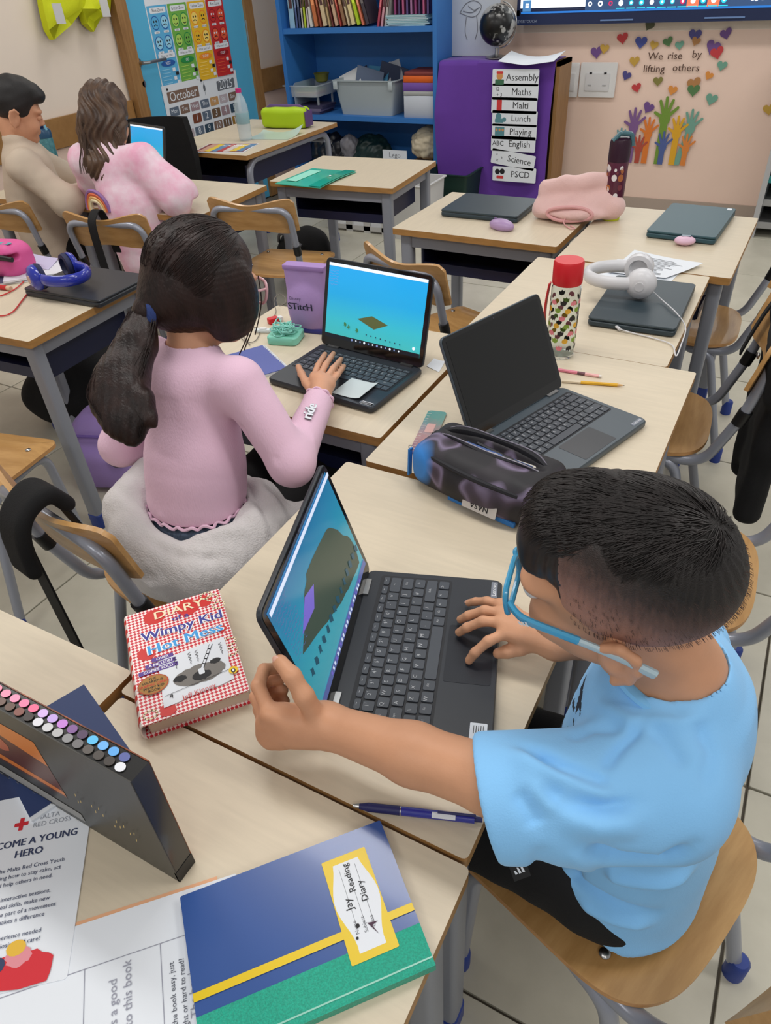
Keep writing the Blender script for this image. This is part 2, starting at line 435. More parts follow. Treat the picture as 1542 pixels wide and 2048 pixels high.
# ------------------------------------------------------------ materials
m_top = mat('desk_laminate', (208, 195, 172), .42, var=.035, vs=9, stretch=(14, 1.2, 1), bump=.03, bs=160)
m_edge = mat('desk_edge', (168, 124, 70), .45, var=.12, vs=6, stretch=(3, 3, 18))
m_steel = mat('grey_powder_coat', (138, 142, 152), .38, spec=.5)
m_chairsteel = mat('silver_grey_tube', (152, 156, 168), .28, metal=.25)
m_ply = mat('beech_plywood', (198, 154, 98), .38, c2=(176, 132, 78), vs=5, stretch=(1.5, 9, 9), coat=.25)
m_plyedge = mat('plywood_edge', (196, 146, 92), .5, var=.15, vs=30, stretch=(1, 1, 12))
m_bluecap = mat('blue_plastic_cap', (38, 62, 140), .4)
m_navy = mat('navy_tray', (24, 30, 62), .4)
m_black = mat('black_plastic', (20, 20, 22), .42)
m_rubber = mat('black_fabric', (14, 14, 16), .9, bump=.25, bs=400)
m_white = mat('white_plastic', (226, 226, 226), .4)
m_paper = mat('white_paper', (226, 231, 238), .75)
m_chrome = mat('brushed_steel', (176, 176, 176), .28, metal=1)
m_wall = mat('cream_wall_paint', (236, 222, 208), .7, var=.012, vs=3, bump=.05, bs=220)
m_pinkwall = mat('pink_wall_paint', (240, 212, 196), .7, var=.02, vs=2, bump=.05, bs=220)
m_oak = mat('oak_trim', (164, 122, 72), .45, c2=(144, 104, 58), vs=7, stretch=(14, 1.5, 1.5))
m_oakv = mat('oak_trim_upright', (160, 120, 74), .45, c2=(140, 102, 60), vs=7, stretch=(10, 10, 1))
m_shelf = mat('blue_painted_wood', (54, 118, 190), .45, var=.03, vs=4)
m_doorb = mat('sky_blue_door_paint', (88, 178, 218), .42, var=.02, vs=2)
m_tile = mat('beige_floor_tile', (204, 200, 184), .3, var=.05, vs=5, c2=(190, 186, 170))
m_grout = mat('dark_grout', (98, 92, 82), .8)
m_ink = mat('black_print', (30, 30, 34), .6); m_greyink = mat('grey_print', (120, 122, 128), .7)
def flat(c, rough=.55, nm=None): return mat(nm or 'paint_%d_%d_%d' % c, c, rough)

# ------------------------------------------------------------ room
TS = .65
fl = struct(MB().box((-1.6, 2.4, -.03), (6.2, 8.2, .04)).build('floor', m_grout, smooth=0))
tile_me = MB().prism(rrect(TS-.006, TS-.006, .004, 2), -.012, 0, bev=.0015).mesh('tile', m_tile, 0)
for i in range(-6, 3):
    for j in range(-2, 9):
        x, y = .235+TS*(i+.5), .452+TS*(j+.5)
        if x-TS/2 < -3.87 or x > 1.3 or y > 5.35 or y < -1: 
            if not (-4.2 < x < 1.4 and y < 5.4 and y > -1): continue
        t = link('tile', tile_me, fl); t.location = (x, y, 0)
XL, YB = -3.85, 5.45
struct(MB().box((XL-.06, 2.3, 1.45), (.1, 6.5, 2.9)).build('wall_left', m_wall, smooth=0))
struct(MB().box((-1.4, YB+.06, .52), (5.1, .1, 1.04)).box((-1.4, YB+.06, 1.97), (5.1, .1, 1.86), mi=1).build('wall_back', [m_pinkwall, m_wall], smooth=0))
struct(MB().box((-1.4, YB+.004, .035), (5.0, .014, .07)).build('baseboard_back', mat('grey_skirting', (176, 160, 148), .5), smooth=0))
FL = Matrix(((0, 0, 1, XL), (1, 0, 0, 0), (0, 1, 0, 0), (0, 0, 0, 1)))          # wall-left frame: local x = world y, local y = world z
FB = Matrix(((1, 0, 0, 0), (0, 0, -1, YB), (0, 1, 0, 0), (0, 0, 0, 1)))         # back-wall frame: local x = world x
DY0, DY1 = atx(236, 0, XL)[1], atx(474, 0, XL)[1]
# dado rail in two runs
zr0 = atx(262, 205, XL)[2]
rail = struct(MB().box((XL+.012, (DY0-.1-.9)/2+.0, zr0-.06), (.022, DY0-.1+.9, .15)).build('trim_1', m_oak, smooth=0))
struct(MB().box((XL+.012, (DY1+.09+YB)/2, zr0-.06), (.022, YB-DY1-.09, .15)).build('trim_2', m_oak, smooth=0))
struct(MB().box((XL+.003, 1.3, (zr0-.14)/2), (.004, 2*(DY0-.1-1.3), zr0-.14)).build('wall_left_lower', m_pinkwall, smooth=0))
struct(MB().box((XL+.003, (DY1+.09+YB)/2, (zr0-.14)/2), (.004, YB-DY1-.09, zr0-.14)).build('wall_left_lower_end', m_pinkwall, smooth=0))
# door
dr = struct(bpy.data.objects.new('door_1', None)); COL.objects.link(dr)
MB().box((XL+.02, (DY0+DY1)/2, 1.02), (.04, DY1-DY0, 2.04)).build('door_leaf', m_doorb, dr, 0)
fm = MB()
for y in (DY0-.045, DY1+.045): fm.box((XL+.03, y, 1.05), (.06, .09, 2.1))
fm.box((XL+.03, (DY0+DY1)/2, 2.09), (.06, DY1-DY0+.18, .09)); fm.build('door_frame', m_oakv, dr, 0)
hp = atx(278, 126, XL+.05)
h = MB(); h.lathe([(.026, 0), (.026, .008), (.012, .01), (.012, .045)], 20, Matrix.Translation((XL+.04, hp[1], hp[2])) @ Matrix.Rotation(R_(90), 4, 'Y'))
h.tube(fillet([(XL+.085, hp[1]-.005, hp[2]), (XL+.092, hp[1]+.05, hp[2]-.002), (XL+.088, hp[1]+.2, hp[2])], .02), .0095, 10)
h.build('door_handle', m_chrome, dr)
kp = atx(285, 168, XL+.045)
MB().lathe([(.026, 0), (.026, .01), (.016, .013), (.016, .02)], 20, Matrix.Translation((XL+.04, kp[1], kp[2])) @ Matrix.Rotation(R_(90), 4, 'Y')).build('door_lock', m_chrome, dr)
for q in ((489, 65),):
    p = atx(*q, XL+.06); MB().tube([(XL+.05, DY1+.006, p[2]-.07), (XL+.05, DY1+.006, p[2]+.07)], .008, 8).build('hinge', m_chrome, dr)
# poster of feelings on the door
def wall_sheet(name, label, cat, corners_px, X, m, th=.0015):
    P = [atx(x, y, X) for x, y in corners_px]; y0 = min(P[0][1], P[3][1]); y1 = max(P[1][1], P[2][1]); z1 = max(P[0][2], P[1][2]); z0 = min(P[2][2], P[3][2])
    o = thing(name, label, cat, (X, y0, z0)); MB().box((th/2, (y1-y0)/2, (z1-z0)/2), (th, y1-y0, z1-z0)).build('sheet', m, o, 0)
    fr = Matrix(((0, 0, 1, th), (1, 0, 0, 0), (0, 1, 0, 0), (0, 0, 0, 1)))
    return o, y1-y0, z1-z0, fr
XD = XL+.0405
po, pw, ph, fr = wall_sheet('feelings_poster', 'four-colour feelings poster with rows of faces on the blue door', 'poster', ((290, -25), (437, -45), (457, 150), (325, 178)), XD, m_paper)
pm = [m_paper, flat((92, 176, 222)), flat((112, 176, 74)), flat((232, 184, 40)), flat((196, 44, 44)), flat((38, 92, 168)), flat((36, 140, 70)), flat((236, 140, 40)), flat((150, 22, 30)), m_ink,
      flat((150, 210, 238)), flat((176, 214, 98)), flat((246, 216, 110)), flat((228, 92, 60))]
it = []
cw = pw*.245; x0 = pw*.01
top = ph*.80
for c in range(4):
    xa = x0+c*cw*1.005; xm = xa+cw/2
    it.append(('p', [(xa, 0.004), (xa+cw*.97, 0.004), (xa+cw*.97, top), (xa, top)], 1+c))
    it.append(('p', rrect(cw*.78, ph*.055, .008, 2, xm, top-ph*.045), 0)); it.append(('t', ['Blue Zone', 'Green Zone', 'Yellow Zone', 'Red Zone'][c], cw*.13, xm, top-ph*.045, 0, 9))
    for r in range(2):
        for k in range(2):
            fx, fy = xm+(k-.5)*cw*.46, top-ph*(.16+.19*r)
            it.append(('p', circ(cw*.2, 18, fx, fy, ph*.068), 5+c)); it.append(('p', circ(cw*.17, 18, fx, fy, ph*.058), (10+c) if (k+r+c) % 3 else 1+c))
            for e in (-1, 1): it.append(('p', circ(cw*.035, 8, fx+e*cw*.06, fy+ph*.014), 0 if c == 3 else 9))
            sg = -1 if c in (1,) else 1
            it.append(('l', [(fx-cw*.08, fy-ph*.026), (fx, fy-ph*(.026-.01*sg)), (fx+cw*.08, fy-ph*.026)], .005, 9))
            it.append(('p', rrect(cw*.26, ph*.022, .003, 2, fx, fy-ph*.088), 0)); it.append(('t', ['sad', 'calm', 'worried', 'angry'][c], cw*.085, fx, fy-ph*.088, 0, 9))
    it.append(('p', rrect(cw*.84, ph*.05, .004, 2, xm, top-ph*.475), 0)); it.append(('t', 'What can I do?', cw*.10, xm, top-ph*.475, 0, 9))
    it.append(('p', circ(cw*.36, 20, xm, top-ph*.55, ph*.032), 5+c)); it.append(('t', ['REST', 'GO', 'SLOW', 'STOP'][c], cw*.12, xm, top-ph*.55, 0, 0))
    for l in range(5): it.append(('l', [(xa+cw*.1, top-ph*(.61+.034*l)), (xa+cw*.52, top-ph*(.61+.034*l))], .004, 10+c)); 
    for l in range(4): it.append(('p', rrect(cw*.15, ph*.035, .002, 2, xa+cw*(.72+.14*(l % 2)), top-ph*(.62+.043*l)), (0, 9, 0, 0)[l]))
it.append(('t', 'How do you feel?', pw*.09, pw/2, ph*.9, 0, 9))
print_on('poster_print', pm, po, fr, it)
# calendar
ca, cw_, ch_, fr = wall_sheet('wall_calendar', 'october 2025 classroom calendar sheet pinned below the feelings poster', 'calendar', ((322, 176), (459, 142), (500, 330), (400, 360)), XD+.003, m_paper)
cm = [m_paper, flat((128, 102, 88)), flat((104, 108, 116)), flat((96, 110, 128)), flat((158, 132, 138)), flat((196, 150, 96)), flat((120, 66, 44)), flat((52, 74, 92)), flat((108, 84, 62)), m_ink, flat((188, 176, 182)), flat((160, 120, 48))]
it = []
W_, H_ = cw_, ch_
it.append(('p', rrect(W_*.40, H_*.105, .006, 2, W_*.25, H_*.885), 1)); it.append(('t', 'October', W_*.10, W_*.25, H_*.885, 0, 0))
it.append(('p', rrect(W_*.25, H_*.095, .006, 2, W_*.83, H_*.885), 2)); it.append(('t', '2025', W_*.1, W_*.83, H_*.885, 0, 0))
it.append(('l', [(W_*.53, H_*.83), (W_*.53, H_*.95)], .003, 2)); it.append(('p', circ(.012, 10, W_*.53, H_*.9, .022), 2))
for k, (dn, c) in enumerate(zip(('Mon', 'Tue', 'Wed', 'Thu', 'Fri', 'Sat', 'Sun'), (3, 1, 4, 3, 5, 10, 1))):
    x = W_*(.10+.133*k); it.append(('p', rrect(W_*.115, H_*.082, .006, 2, x, H_*.755), c)); it.append(('t', dn, W_*.045, x, H_*.757, 0, 0))
day = 1; cols = (6, 3, 8, 4, 7, 11, 10, 1)
for r in range(5):
    for k in range(7):
        if r == 0 and k < 2: continue
        if day > 31: continue
        x = W_*(.10+.133*k); y = H_*(.64-.125*r); it.append(('p', rrect(W_*.115, H_*.09, .006, 2, x, y), cols[(day*3+r) % 8 if day > 5 else day-1])); it.append(('t', str(day), W_*.075, x, y, 0, 0)); day += 1
print_on('calendar_print', cm, ca, fr, it)
for x, y in ((.06, .965), (.5, .975), (.94, .985)): MB().ell((.006, W_*x, H_*y), (.006, .007, .007)).build('pin', m_black, ca)
# hi-vis vests on a wall hook
m_hv = mat('fluorescent_yellow_cloth', (206, 214, 18), .7, bump=.2, bs=90); m_refl = mat('reflective_tape', (206, 206, 206), .35)
def vest(name, label, pts_px, X, seed, tape):
    P = [atx(x, y, X) for x, y in pts_px]; o = thing(name, label, 'vest', (X, P[0][1], min(p[2] for p in P)))
    c0 = np.mean(P, 0); base = np.array(o.location); rs = random.Random(seed)
    loop = [p-base for p in P]; n = len(loop); mb = MB()
    R1 = [Vector(((.05 if i % 2 else .085)+rs.uniform(-.01, .01), p[1], p[2])) for i, p in enumerate(loop)]
    cen = c0-base; R2 = [Vector((.13+.02*rs.random(), cen[1]+(p[1]-cen[1])*.55, cen[2]+(p[2]-cen[2])*.55)) for p in loop]
    B = [Vector((.012, p[1], p[2])) for p in loop]
    R1 = [Vector((.03+.035*rs.random(), p[1], p[2])) for p in loop]; R2 = [Vector((.03+.075*rs.random(), cen[1]+(p[1]-cen[1])*.55, cen[2]+(p[2]-cen[2])*.55)) for p in loop]
    vs = B+R1+R2+[Vector((.07, cen[1], cen[2]))]; fs = []
    for i in range(n):
        j = (i+1) % n; fs += [(i, j, n+j, n+i), (n+i, n+j, 2*n+j, 2*n+i), (2*n+i, 2*n+j, 3*n)]
    mb.add(vs, fs); ob = mb.build('cloth', m_hv, o, 35)
    Q = [atx(x, y, X)-base for x, y in tape]; MB().slab(lambda a, b: Vector((.118, Q[0][1]*(1-a)+Q[1][1]*a, Q[0][2]*(1-a)+Q[1][2]*a-.09*b)), 4, 2, .004).build('reflective_strip', m_refl, o)
vest('high_visibility_vest', 'fluorescent yellow safety vest hanging folded, left of the pair on cream wall', [(66, -30), (156, -30), (160, 10), (128, 50), (96, 80), (84, 60), (74, 20)], XL+.002, 3, ((72, 8), (90, 8)))
vest('high_visibility_vest', 'fluorescent yellow safety vest hanging folded, right of the pair nearest the door', [(150, -30), (212, -30), (213, 25), (192, 38), (178, 64), (160, 48), (150, 18)], XL+.002, 5, ((166, -4), (182, -4)))
ho = tag(MB().box((XL+.01, atx(130, -45, XL)[1], atx(130, -45, XL)[2]), (.02, .5, .06)).build('coat_rail', m_oak, smooth=0), 'oak peg rail above the yellow vests on the cream wall', 'coat rail')

# smart board
TX0 = aty(1037, 45, YB-.06)[0]; TZ0 = aty(1290, 45, YB-.08)[2]
tv = thing('interactive_whiteboard', 'large wall-mounted touch screen with dark blue frame and taskbar showing', 'screen', (TX0, YB-.06, TZ0))
m_tvf = mat('screen_frame', (34, 46, 82), .35)
TW = 1.7
fr_ = MB().box((TW/2, 0, .04), (TW, .085, .08), bev=0).box((TW/2, .02, .62), (TW, .05, 1.1)).box((.01, 0, .6), (.02, .085, 1.1)); fr_.build('frame', m_tvf, tv, 0)
SX = .06
def scr(c, e=1.0, nm=None): return mat('screen_%d_%d_%d' % c, c, .3, emit=e)
MB().box((TW/2, -.03, .62), (TW-.05, .03, 1.06)).build('display', scr((245, 250, 252), 1.1), tv, 0)
FT = Matrix(((1, 0, 0, 0), (0, 0, -1, -.046), (0, 1, 0, 0), (0, 0, 0, 1)))
def tvx(px_, py_): p = aty(px_, py_, YB-.106); return p[0]-TX0, p[2]-TZ0
a = tvx(1170, 0); b = tvx(1170, 20)
it = [('p', [(tvx(1170, 16)[0], b[1]-.002), (TW-.03, b[1]-.002), (TW-.03, b[1]+.062), (tvx(1170, 16)[0], b[1]+.062)], 0), ('p', [(.03, b[1]-.012), (TW-.03, b[1]-.012), (TW-.03, b[1]-.002), (.03, b[1]-.002)], 1)]
tm = [scr((50, 74, 110), .8), scr((40, 110, 190), .8), scr((240, 245, 250), 1), scr((200, 40, 90), .8), scr((40, 190, 210), .9), scr((226, 110, 80), .9), scr((70, 120, 170), .8)]
for k, c in enumerate((2, 2, 3, 2, 4, 4, 2, 4, 4, 3, 5, 4, 5, 4)):
    x = tvx(1180+20.5*k, 9)[0]; y = b[1]+.03
    if c == 5: it.append(('p', rrect(.066, .06, .002, 2, x, y), 5)); it.append(('p', circ(.014, 10, x, y), 2))
    else: it.append(('p', circ(.015 if k % 2 else .013, 12, x, y), c)); it.append(('p', circ(.007, 8, x, y), 0 if k < 3 else 2))
    if k > 2: it.append(('l', [(x-.024, b[1]+.003), (x+.024, b[1]+.003)], .005, 4))
x = tvx(1504, 5)[0]; it += [('p', circ(.014, 10, x, b[1]+.035), 2), ('p', circ(.011, 10, x+.02, b[1]+.03), 2), ('t', 'EN', .022, x+.06, b[1]+.03, 0, 2)]
x = tvx(1055, 10)[0]; it.append(('p', [(x-.03, b[1]), (x+.025, b[1]), (x+.025, b[1]+.06), (x-.03, b[1]+.06)], 6))
for i in (0, 1):
    for j in (0, 1): it.append(('p', [(x-.012+.012*i, b[1]+.02+.012*j), (x-.002+.012*i, b[1]+.02+.012*j), (x-.002+.012*i, b[1]+.03+.012*j), (x-.012+.012*i, b[1]+.03+.012*j)], 2))
print_on('taskbar', tm, tv, FT, it)
mb = MB(); add_text(mb, 'CLEVERTOUCH', .022, Matrix(((1, 0, 0, .06), (0, 0, -1, -.0436), (0, 1, 0, .02), (0, 0, 0, 1))), sx=1); mb.build('maker_name', flat((150, 160, 180)), tv, 0)
for px_ in (1233, 1448): x = tvx(px_, 40)[0]; MB().box((x, -.045, .018), (.2 if px_ < 1300 else .22, .006, .008)).build('front_port', flat((110, 140, 190)), tv, 0)

# wall stickers
pal = dict(purple=(112, 78, 140), gold=(198, 160, 70), red=(196, 62, 66), blue=(70, 82, 156), yellow=(206, 164, 66), green=(86, 126, 78), teal=(112, 164, 144), tan=(180, 128, 78), olive=(134, 128, 66), orange=(222, 146, 66), moss=(96, 100, 76), indigo=(78, 74, 136))
H = [(1299, 50, 20, 'moss', 'half tucked under the screen frame'), (1245, 76, 22, 'red', 'highest of the red ones'), (1282, 84, 24, 'blue', 'under the screen beside the small gold one'), (1308, 90, 17, 'gold', 'small, between the blue and the green ones'), (1336, 83, 19, 'green', 'above the word rise'), (1359, 90, 17, 'teal', 'small, right of the green one'), (1390, 70, 24, 'indigo', 'upper one of the pair above the word by'), (1392, 82, 17, 'tan', 'lower one of the pair above the word by'), (1452, 67, 21, 'purple', 'top right, apart from the others'), (1193, 104, 24, 'purple', 'leftmost of all the hearts'), (1209, 97, 19, 'gold', 'overlapping the leftmost purple one'), (1426, 94, 27, 'purple', 'upper of the pair right of by'), (1434, 105, 24, 'red', 'lower of the pair right of by'), (1269, 122, 20, 'gold', 'left of the word We'), (1444, 131, 19, 'teal', 'right of the words, pale'), (1253, 151, 19, 'indigo', 'just right of the wall socket'), (1273, 175, 19, 'red', 'lowest of the red ones'), (1316, 162, 19, 'olive', 'below the word lifting'), (1345, 180, 19, 'orange', 'below the word others'), (1418, 151, 16, 'orange', 'small, at the right of the word others'), (1388, 167, 26, 'tan', 'brown upper half of the overlapping pair'), (1387, 180, 24, 'green', 'lower half of the brown and green pair'), (1423, 198, 23, 'teal', 'lowest on the right side'), (1297, 215, 23, 'purple', 'directly above the raised hands'), (1538, 218, 22, 'gold', 'alone near the tray rack at the right')]
PXM = (aty(1300, 150, YB)[0]-aty(1200, 150, YB)[0])/100
for k, (x, y, s, c, ph_) in enumerate(H):
    p = aty(x, y, YB); sz = s*PXM*1.05; rot = R_(((k*37) % 50)-25)
    o = MB().prism(heart(sz, 0, 0, rot), 0, .0008, FB.to_3x3().to_4x4()).build('heart_sticker', flat(pal[c]), smooth=0); o.location = (p[0], YB-.0002-.0009*(k in (10, 7, 12, 21)), p[2])
    tag(o, '%s heart sticker on the pink wall, %s' % (c, ph_), 'wall sticker', 'heart stickers on the wall')
ws = thing('lettering_sticker', 'brown words We rise by lifting others stuck on the wall', 'wall sticker', tuple(aty(1340, 138, YB)))
o0 = aty(1340, 138, YB)
for s, x, y, z in (('We', 1311, 113, .056), ('rise', 1350, 112, .056), ('by', 1394, 109, .056), ('lifting', 1308, 138, .056), ('others', 1372, 136, .056)):
    p = aty(x, y, YB)-o0; mb = MB(); add_text(mb, s, z, Matrix(((1, 0, 0, p[0]), (0, 0, -1, -.0008), (0, 1, 0, p[2]), (0, 0, 0, 1))), sx=1.1); mb.build('word', flat((84, 58, 46)), ws, 0)
def hand_shape(mb, s, arm, m, lean=0):
    def seg(a, b, w0, w1, z):
        d = (b[0]-a[0], b[1]-a[1]); l = math.hypot(*d); nx, ny = -d[1]/l, d[0]/l; P = [(a[0]+nx*w0, a[1]+ny*w0), (a[0]-nx*w0, a[1]-ny*w0), (b[0]-nx*w1, b[1]-ny*w1)]
        t = math.atan2(-ny, -nx)
        for k in range(1, 6): P.append((b[0]+w1*math.cos(t+math.pi*k/6), b[1]+w1*math.sin(t+math.pi*k/6)))
        P.append((b[0]+nx*w1, b[1]+ny*w1)); mb.prism([(x*s, y*s) for x, y in P], 0, .0004+.00004*z, m)
    mb.prism([(x*s, y*s) for x, y in ((.2, 0.1), (-.2, .1), (-.2+lean, -arm), (.2+lean, -arm))], 0, .0004, m)
    mb.prism([(x*s, y*s) for x, y in circ(.3, 16, 0, .2, .34)], 0, .00044, m)
    for i, (an, l) in enumerate(((150, .66), (112, .98), (92, 1.08), (72, 1.0), (44, .86))): an = R_(an); seg((.1*math.cos(an), .2+.1*math.sin(an)), (math.cos(an)*l, .18+math.sin(an)*l), .1, .075, 2+i)
def hand_poly(s, rot, n=5, arm=1.0, wr=.2):
    """raised arm and open hand outline, wrist at origin, palm up"""
    fing = [(150, .62, .11), (112, .98, .10), (92, 1.08, .10), (72, 1.0, .10), (42, .84, .09)]
    pts = [(wr, -arm), (wr, 0)]
    for a, l, w in fing[::-1]:
        a = R_(a); d = (math.cos(a), math.sin(a)); nn = (-d[1], d[0]); b0 = (0, .18)
        r0 = .34
        pts += [(b0[0]+d[0]*r0-nn[0]*w, b0[1]+d[1]*r0-nn[1]*w), (b0[0]+d[0]*l-nn[0]*w*.7, b0[1]+d[1]*l-nn[1]*w*.7), (b0[0]+d[0]*(l+.09), b0[1]+d[1]*(l+.09)), (b0[0]+d[0]*l+nn[0]*w*.7, b0[1]+d[1]*l+nn[1]*w*.7), (b0[0]+d[0]*r0+nn[0]*w, b0[1]+d[1]*r0+nn[1]*w)]
    pts += [(-wr, 0), (-wr, -arm)]
    return [(x*s, y*s) for x, y in pts]
hs = thing('hands_sticker', 'row of colourful raised hands stuck low on the pink wall', 'wall sticker', tuple(aty(1310, 328, YB)))
o0 = aty(1310, 328, YB)
for k, (x, y, s, c) in enumerate(((1240, 288, .075, (110, 160, 168)), (1266, 262, .105, (128, 92, 146)), (1328, 246, .115, (116, 150, 58)), (1379, 264, .1, (116, 164, 148)), (1295, 274, .09, (222, 124, 50)), (1352, 274, .095, (222, 168, 40)), (1276, 304, .08, (178, 78, 62)), (1324, 300, .085, (80, 98, 156)), (1370, 303, .08, (220, 134, 62)))):
    p = aty(x, y, YB)-o0; mb = MB()
    hand_shape(mb, s, max(.1, p[2]/s-.001), Matrix(((1, 0, 0, p[0]), (0, 0, -1, -.0003-.0007*k), (0, 1, 0, p[2]), (0, 0, 0, 1))), -.5 if k == 3 else 0); mb.build('painted_hand', flat(c), hs, 0)
# sockets
def socket(lbl, x, y, w, hgt, twin):
    p = aty(x, y, YB); o = thing('wall_socket', lbl, 'socket', (p[0], YB, p[2]-hgt/2), group='white wall sockets')
    fr2 = Matrix(((1, 0, 0, 0), (0, 0, -1, 0), (0, 1, 0, hgt/2), (0, 0, 0, 1)))
    MB().prism(rrect(w, hgt, .008, 3), 0, .012, fr2, bev=.003).build('back_box', m_white, o)
    MB().prism(rrect(w*.66, hgt*.5, .004, 3), .012, .018, fr2 @ Matrix.Translation((0, -hgt*.05, 0))).build('socket_plate', flat((214, 214, 216)), o)
    for s in ((-1, 1) if twin else (0,)):
        MB().box((s*w*.2, -.0185, hgt*.70), (w*.07, .003, hgt*.05)).build('switch', m_ink, o, 0)
        MB().box((s*w*.2, -.0185, hgt*.36), (w*.1, .004, .006)).build('slot', flat((170, 170, 172)), o, 0)
socket('white twin wall socket between the cupboard and the heart stickers', 1196, 160, .24, .20, True)
socket('white wall socket half hidden by the purple cupboard', 1137, 160, .14, .2, False)
# ------------------------------------------------------------ blue bookcase
YF = 5.02
SX0, SX1 = aty(550, 0, YF)[0], aty(873, 0, YF)[0]
zb1 = aty(715, 66, YF)[2]; zb2 = aty(740, 244, YF)[2]
bc = thing('bookcase', 'tall blue painted open bookcase beside the door', 'bookcase', (SX0, YF, 0))
BW = SX1-SX0; BD = YB-YF-.01
MB().box((.015, BD/2, 1.0), (.03, BD, 2.0)).build('side_panel', m_shelf, bc, 0)
MB().box((BW-.015, BD/2, 1.0), (.03, BD, 2.0)).build('side_panel', m_shelf, bc, 0)
MB().box((BW/2, BD-.008, 1.0), (BW-.06, .014, 2.0)).build('back_panel', m_shelf, bc, 0)
for z in (.1, zb2, zb1, 1.62, 1.985): MB().box((BW/2, BD/2, z+.015), (BW-.06, BD-.018, .032)).build('shelf_board', m_shelf, bc, 0)
MB().box((BW/2, .02, .045), (BW-.06, .02, .09)).build('plinth', m_shelf, bc, 0)
IX0, IX1 = SX0+.03, SX1-.03
# books on the upper shelf
bz = zb1+.0315
cols = [(150, 190, 214, 'pale blue'), (88, 104, 150, 'slate blue'), (70, 80, 110, 'dark blue'), (206, 200, 190, 'white'), (196, 214, 60, 'lime'), (208, 190, 196, 'pale pink'), (220, 214, 200, 'cream'), (202, 116, 70, 'orange'), (150, 70, 50, 'rust'), (214, 190, 150, 'sand'), (196, 168, 120, 'tan'), (120, 60, 56, 'maroon'), (206, 170, 140, 'peach'), (180, 70, 60, 'red'), (150, 110, 80, 'brown'), (216, 196, 160, 'beige'), (226, 206, 150, 'buttermilk'), (180, 206, 40, 'bright lime'), (220, 120, 90, 'coral'), (70, 62, 70, 'charcoal')]
ordn = ['first', 'second', 'third', 'fourth', 'fifth', 'sixth', 'seventh', 'eighth', 'ninth', 'tenth', 'eleventh', 'twelfth', 'thirteenth', 'fourteenth', 'fifteenth', 'sixteenth', 'seventeenth', 'eighteenth', 'nineteenth', 'twentieth', 'twenty-first', 'twenty-second', 'twenty-third', 'twenty-fourth']
def book_upright(x, z, th, hh, dp, c, lbl, lean=0, y=YF+.05, grp='books on the upper blue shelf'):
    o = thing('book', lbl, 'book', (x, y, z), group=grp, rot=(0, lean, 0))
    cm_ = flat(c)
    MB().box((th/2, dp/2, hh/2), (th*.8, dp-.006, hh-.006)).build('pages', m_paper, o, 0)
    MB().box((.0015, dp/2, hh/2), (.003, dp, hh)).box((th-.0015, dp/2, hh/2), (.003, dp, hh)).box((th/2, .0015, hh/2), (th, .003, hh)).build('cover', cm_, o, 0)
    MB().box((th/2, -.0005, hh*.62), (th*.55, .001, hh*.3)).build('spine_title', flat((min(255, c[0]+50), min(255, c[1]+50), min(255, c[2]+40)) if sum(c) < 450 else (90, 60, 60)), o, 0)
x = IX0+.035
for k, (r, g, b, nm) in enumerate(cols):
    th = (.05, .02, .022, .016, .02, .02, .03, .035, .02, .038, .02, .016, .03, .018, .03, .02, .035, .03, .022, .03)[k]; lean = 0 if k < 6 else R_(-(2+k*.75))
    hh = .24+.03*((k*7) % 5)/5
    book_upright(x, bz+(th*math.sin(-lean) if lean else 0), th, hh, .17, (r, g, b), '%s book spine, %s from the left on the upper blue shelf' % (nm, ordn[k]), lean); x += th/max(.75, math.cos(lean))+.004+(.004 if lean else 0)
x0r = IX1-.42
for k, (c, nm) in enumerate((((176, 70, 90), 'raspberry'), ((206, 150, 160), 'dusty pink'), ((188, 180, 176), 'grey'))):
    book_upright(x0r-.02+.028*k, bz, .022, .235, .16, c, '%s book leaning back towards the notebook stack on the upper shelf' % nm, R_(12))
for k in range(7):
    c = [(160, 200, 206), (130, 180, 192)][k % 2]
    nb = thing('exercise_book', 'pale blue exercise book lying flat, %s from the bottom of the shelf stack' % ordn[k], 'exercise book', (IX1-.21+.008*((k*5) % 3), YF+.13, bz+.0085*k), R_(((k*13) % 7)-3), group='pale blue exercise books')
    MB().box((0, 0, .001), (.3, .2, .002)).box((0, 0, .0068), (.3, .2, .002)).build('cover', flat(c), nb, 0); MB().box((0, 0, .0039), (.294, .196, .0036)).build('pages', m_paper, nb, 0)
for k in range(9):
    c = [(140, 60, 110), (80, 60, 100), (180, 90, 130), (90, 70, 120), (160, 110, 150)][k % 5]
    book_upright(IX1-.315+.03*k, bz+.0085*7+.001, .02, .2, .12, c, '%s purple-toned booklet standing on the exercise book stack, counted from the left' % ordn[k], 0, YF+.07, 'booklets on the exercise books')
# middle shelf
mz = zb2+.0315
m_clear = mat('clear_plastic', (214, 222, 228), .15, trans=.0, alpha=.45)
def open_box(name, label, cat, x, y, z, w, d, hh, m, taper=.85, th=.004, lip=.012, rz=0):
    o = thing(name, label, cat, (x, y, z), rz); mb = MB()
    def ring(k, zz, inn): ww, dd = w*k-2*inn, d*k-2*inn; return [Vector((a, b, zz)) for a, b in rrect(ww, dd, .02, 3)]
    R = [ring(taper, 0, 0), ring(1, hh, 0), ring(1, hh, -lip), ring(1, hh+.006, -lip), ring(1, hh+.006, th), ring(taper, th, th)]
    n = len(R[0]); fs = []
    for k in range(5):
        for i in range(n): j = (i+1) % n; fs.append((k*n+i, k*n+j, (k+1)*n+j, (k+1)*n+i))
    fs.append(tuple(range(n-1, -1, -1))); fs.append(tuple(range(5*n, 6*n))); mb.add([p for r in R for p in r], fs); mb.build('box_shell', m, o); return o
p = aty(733, 232, YF+.06); gx = p[0]
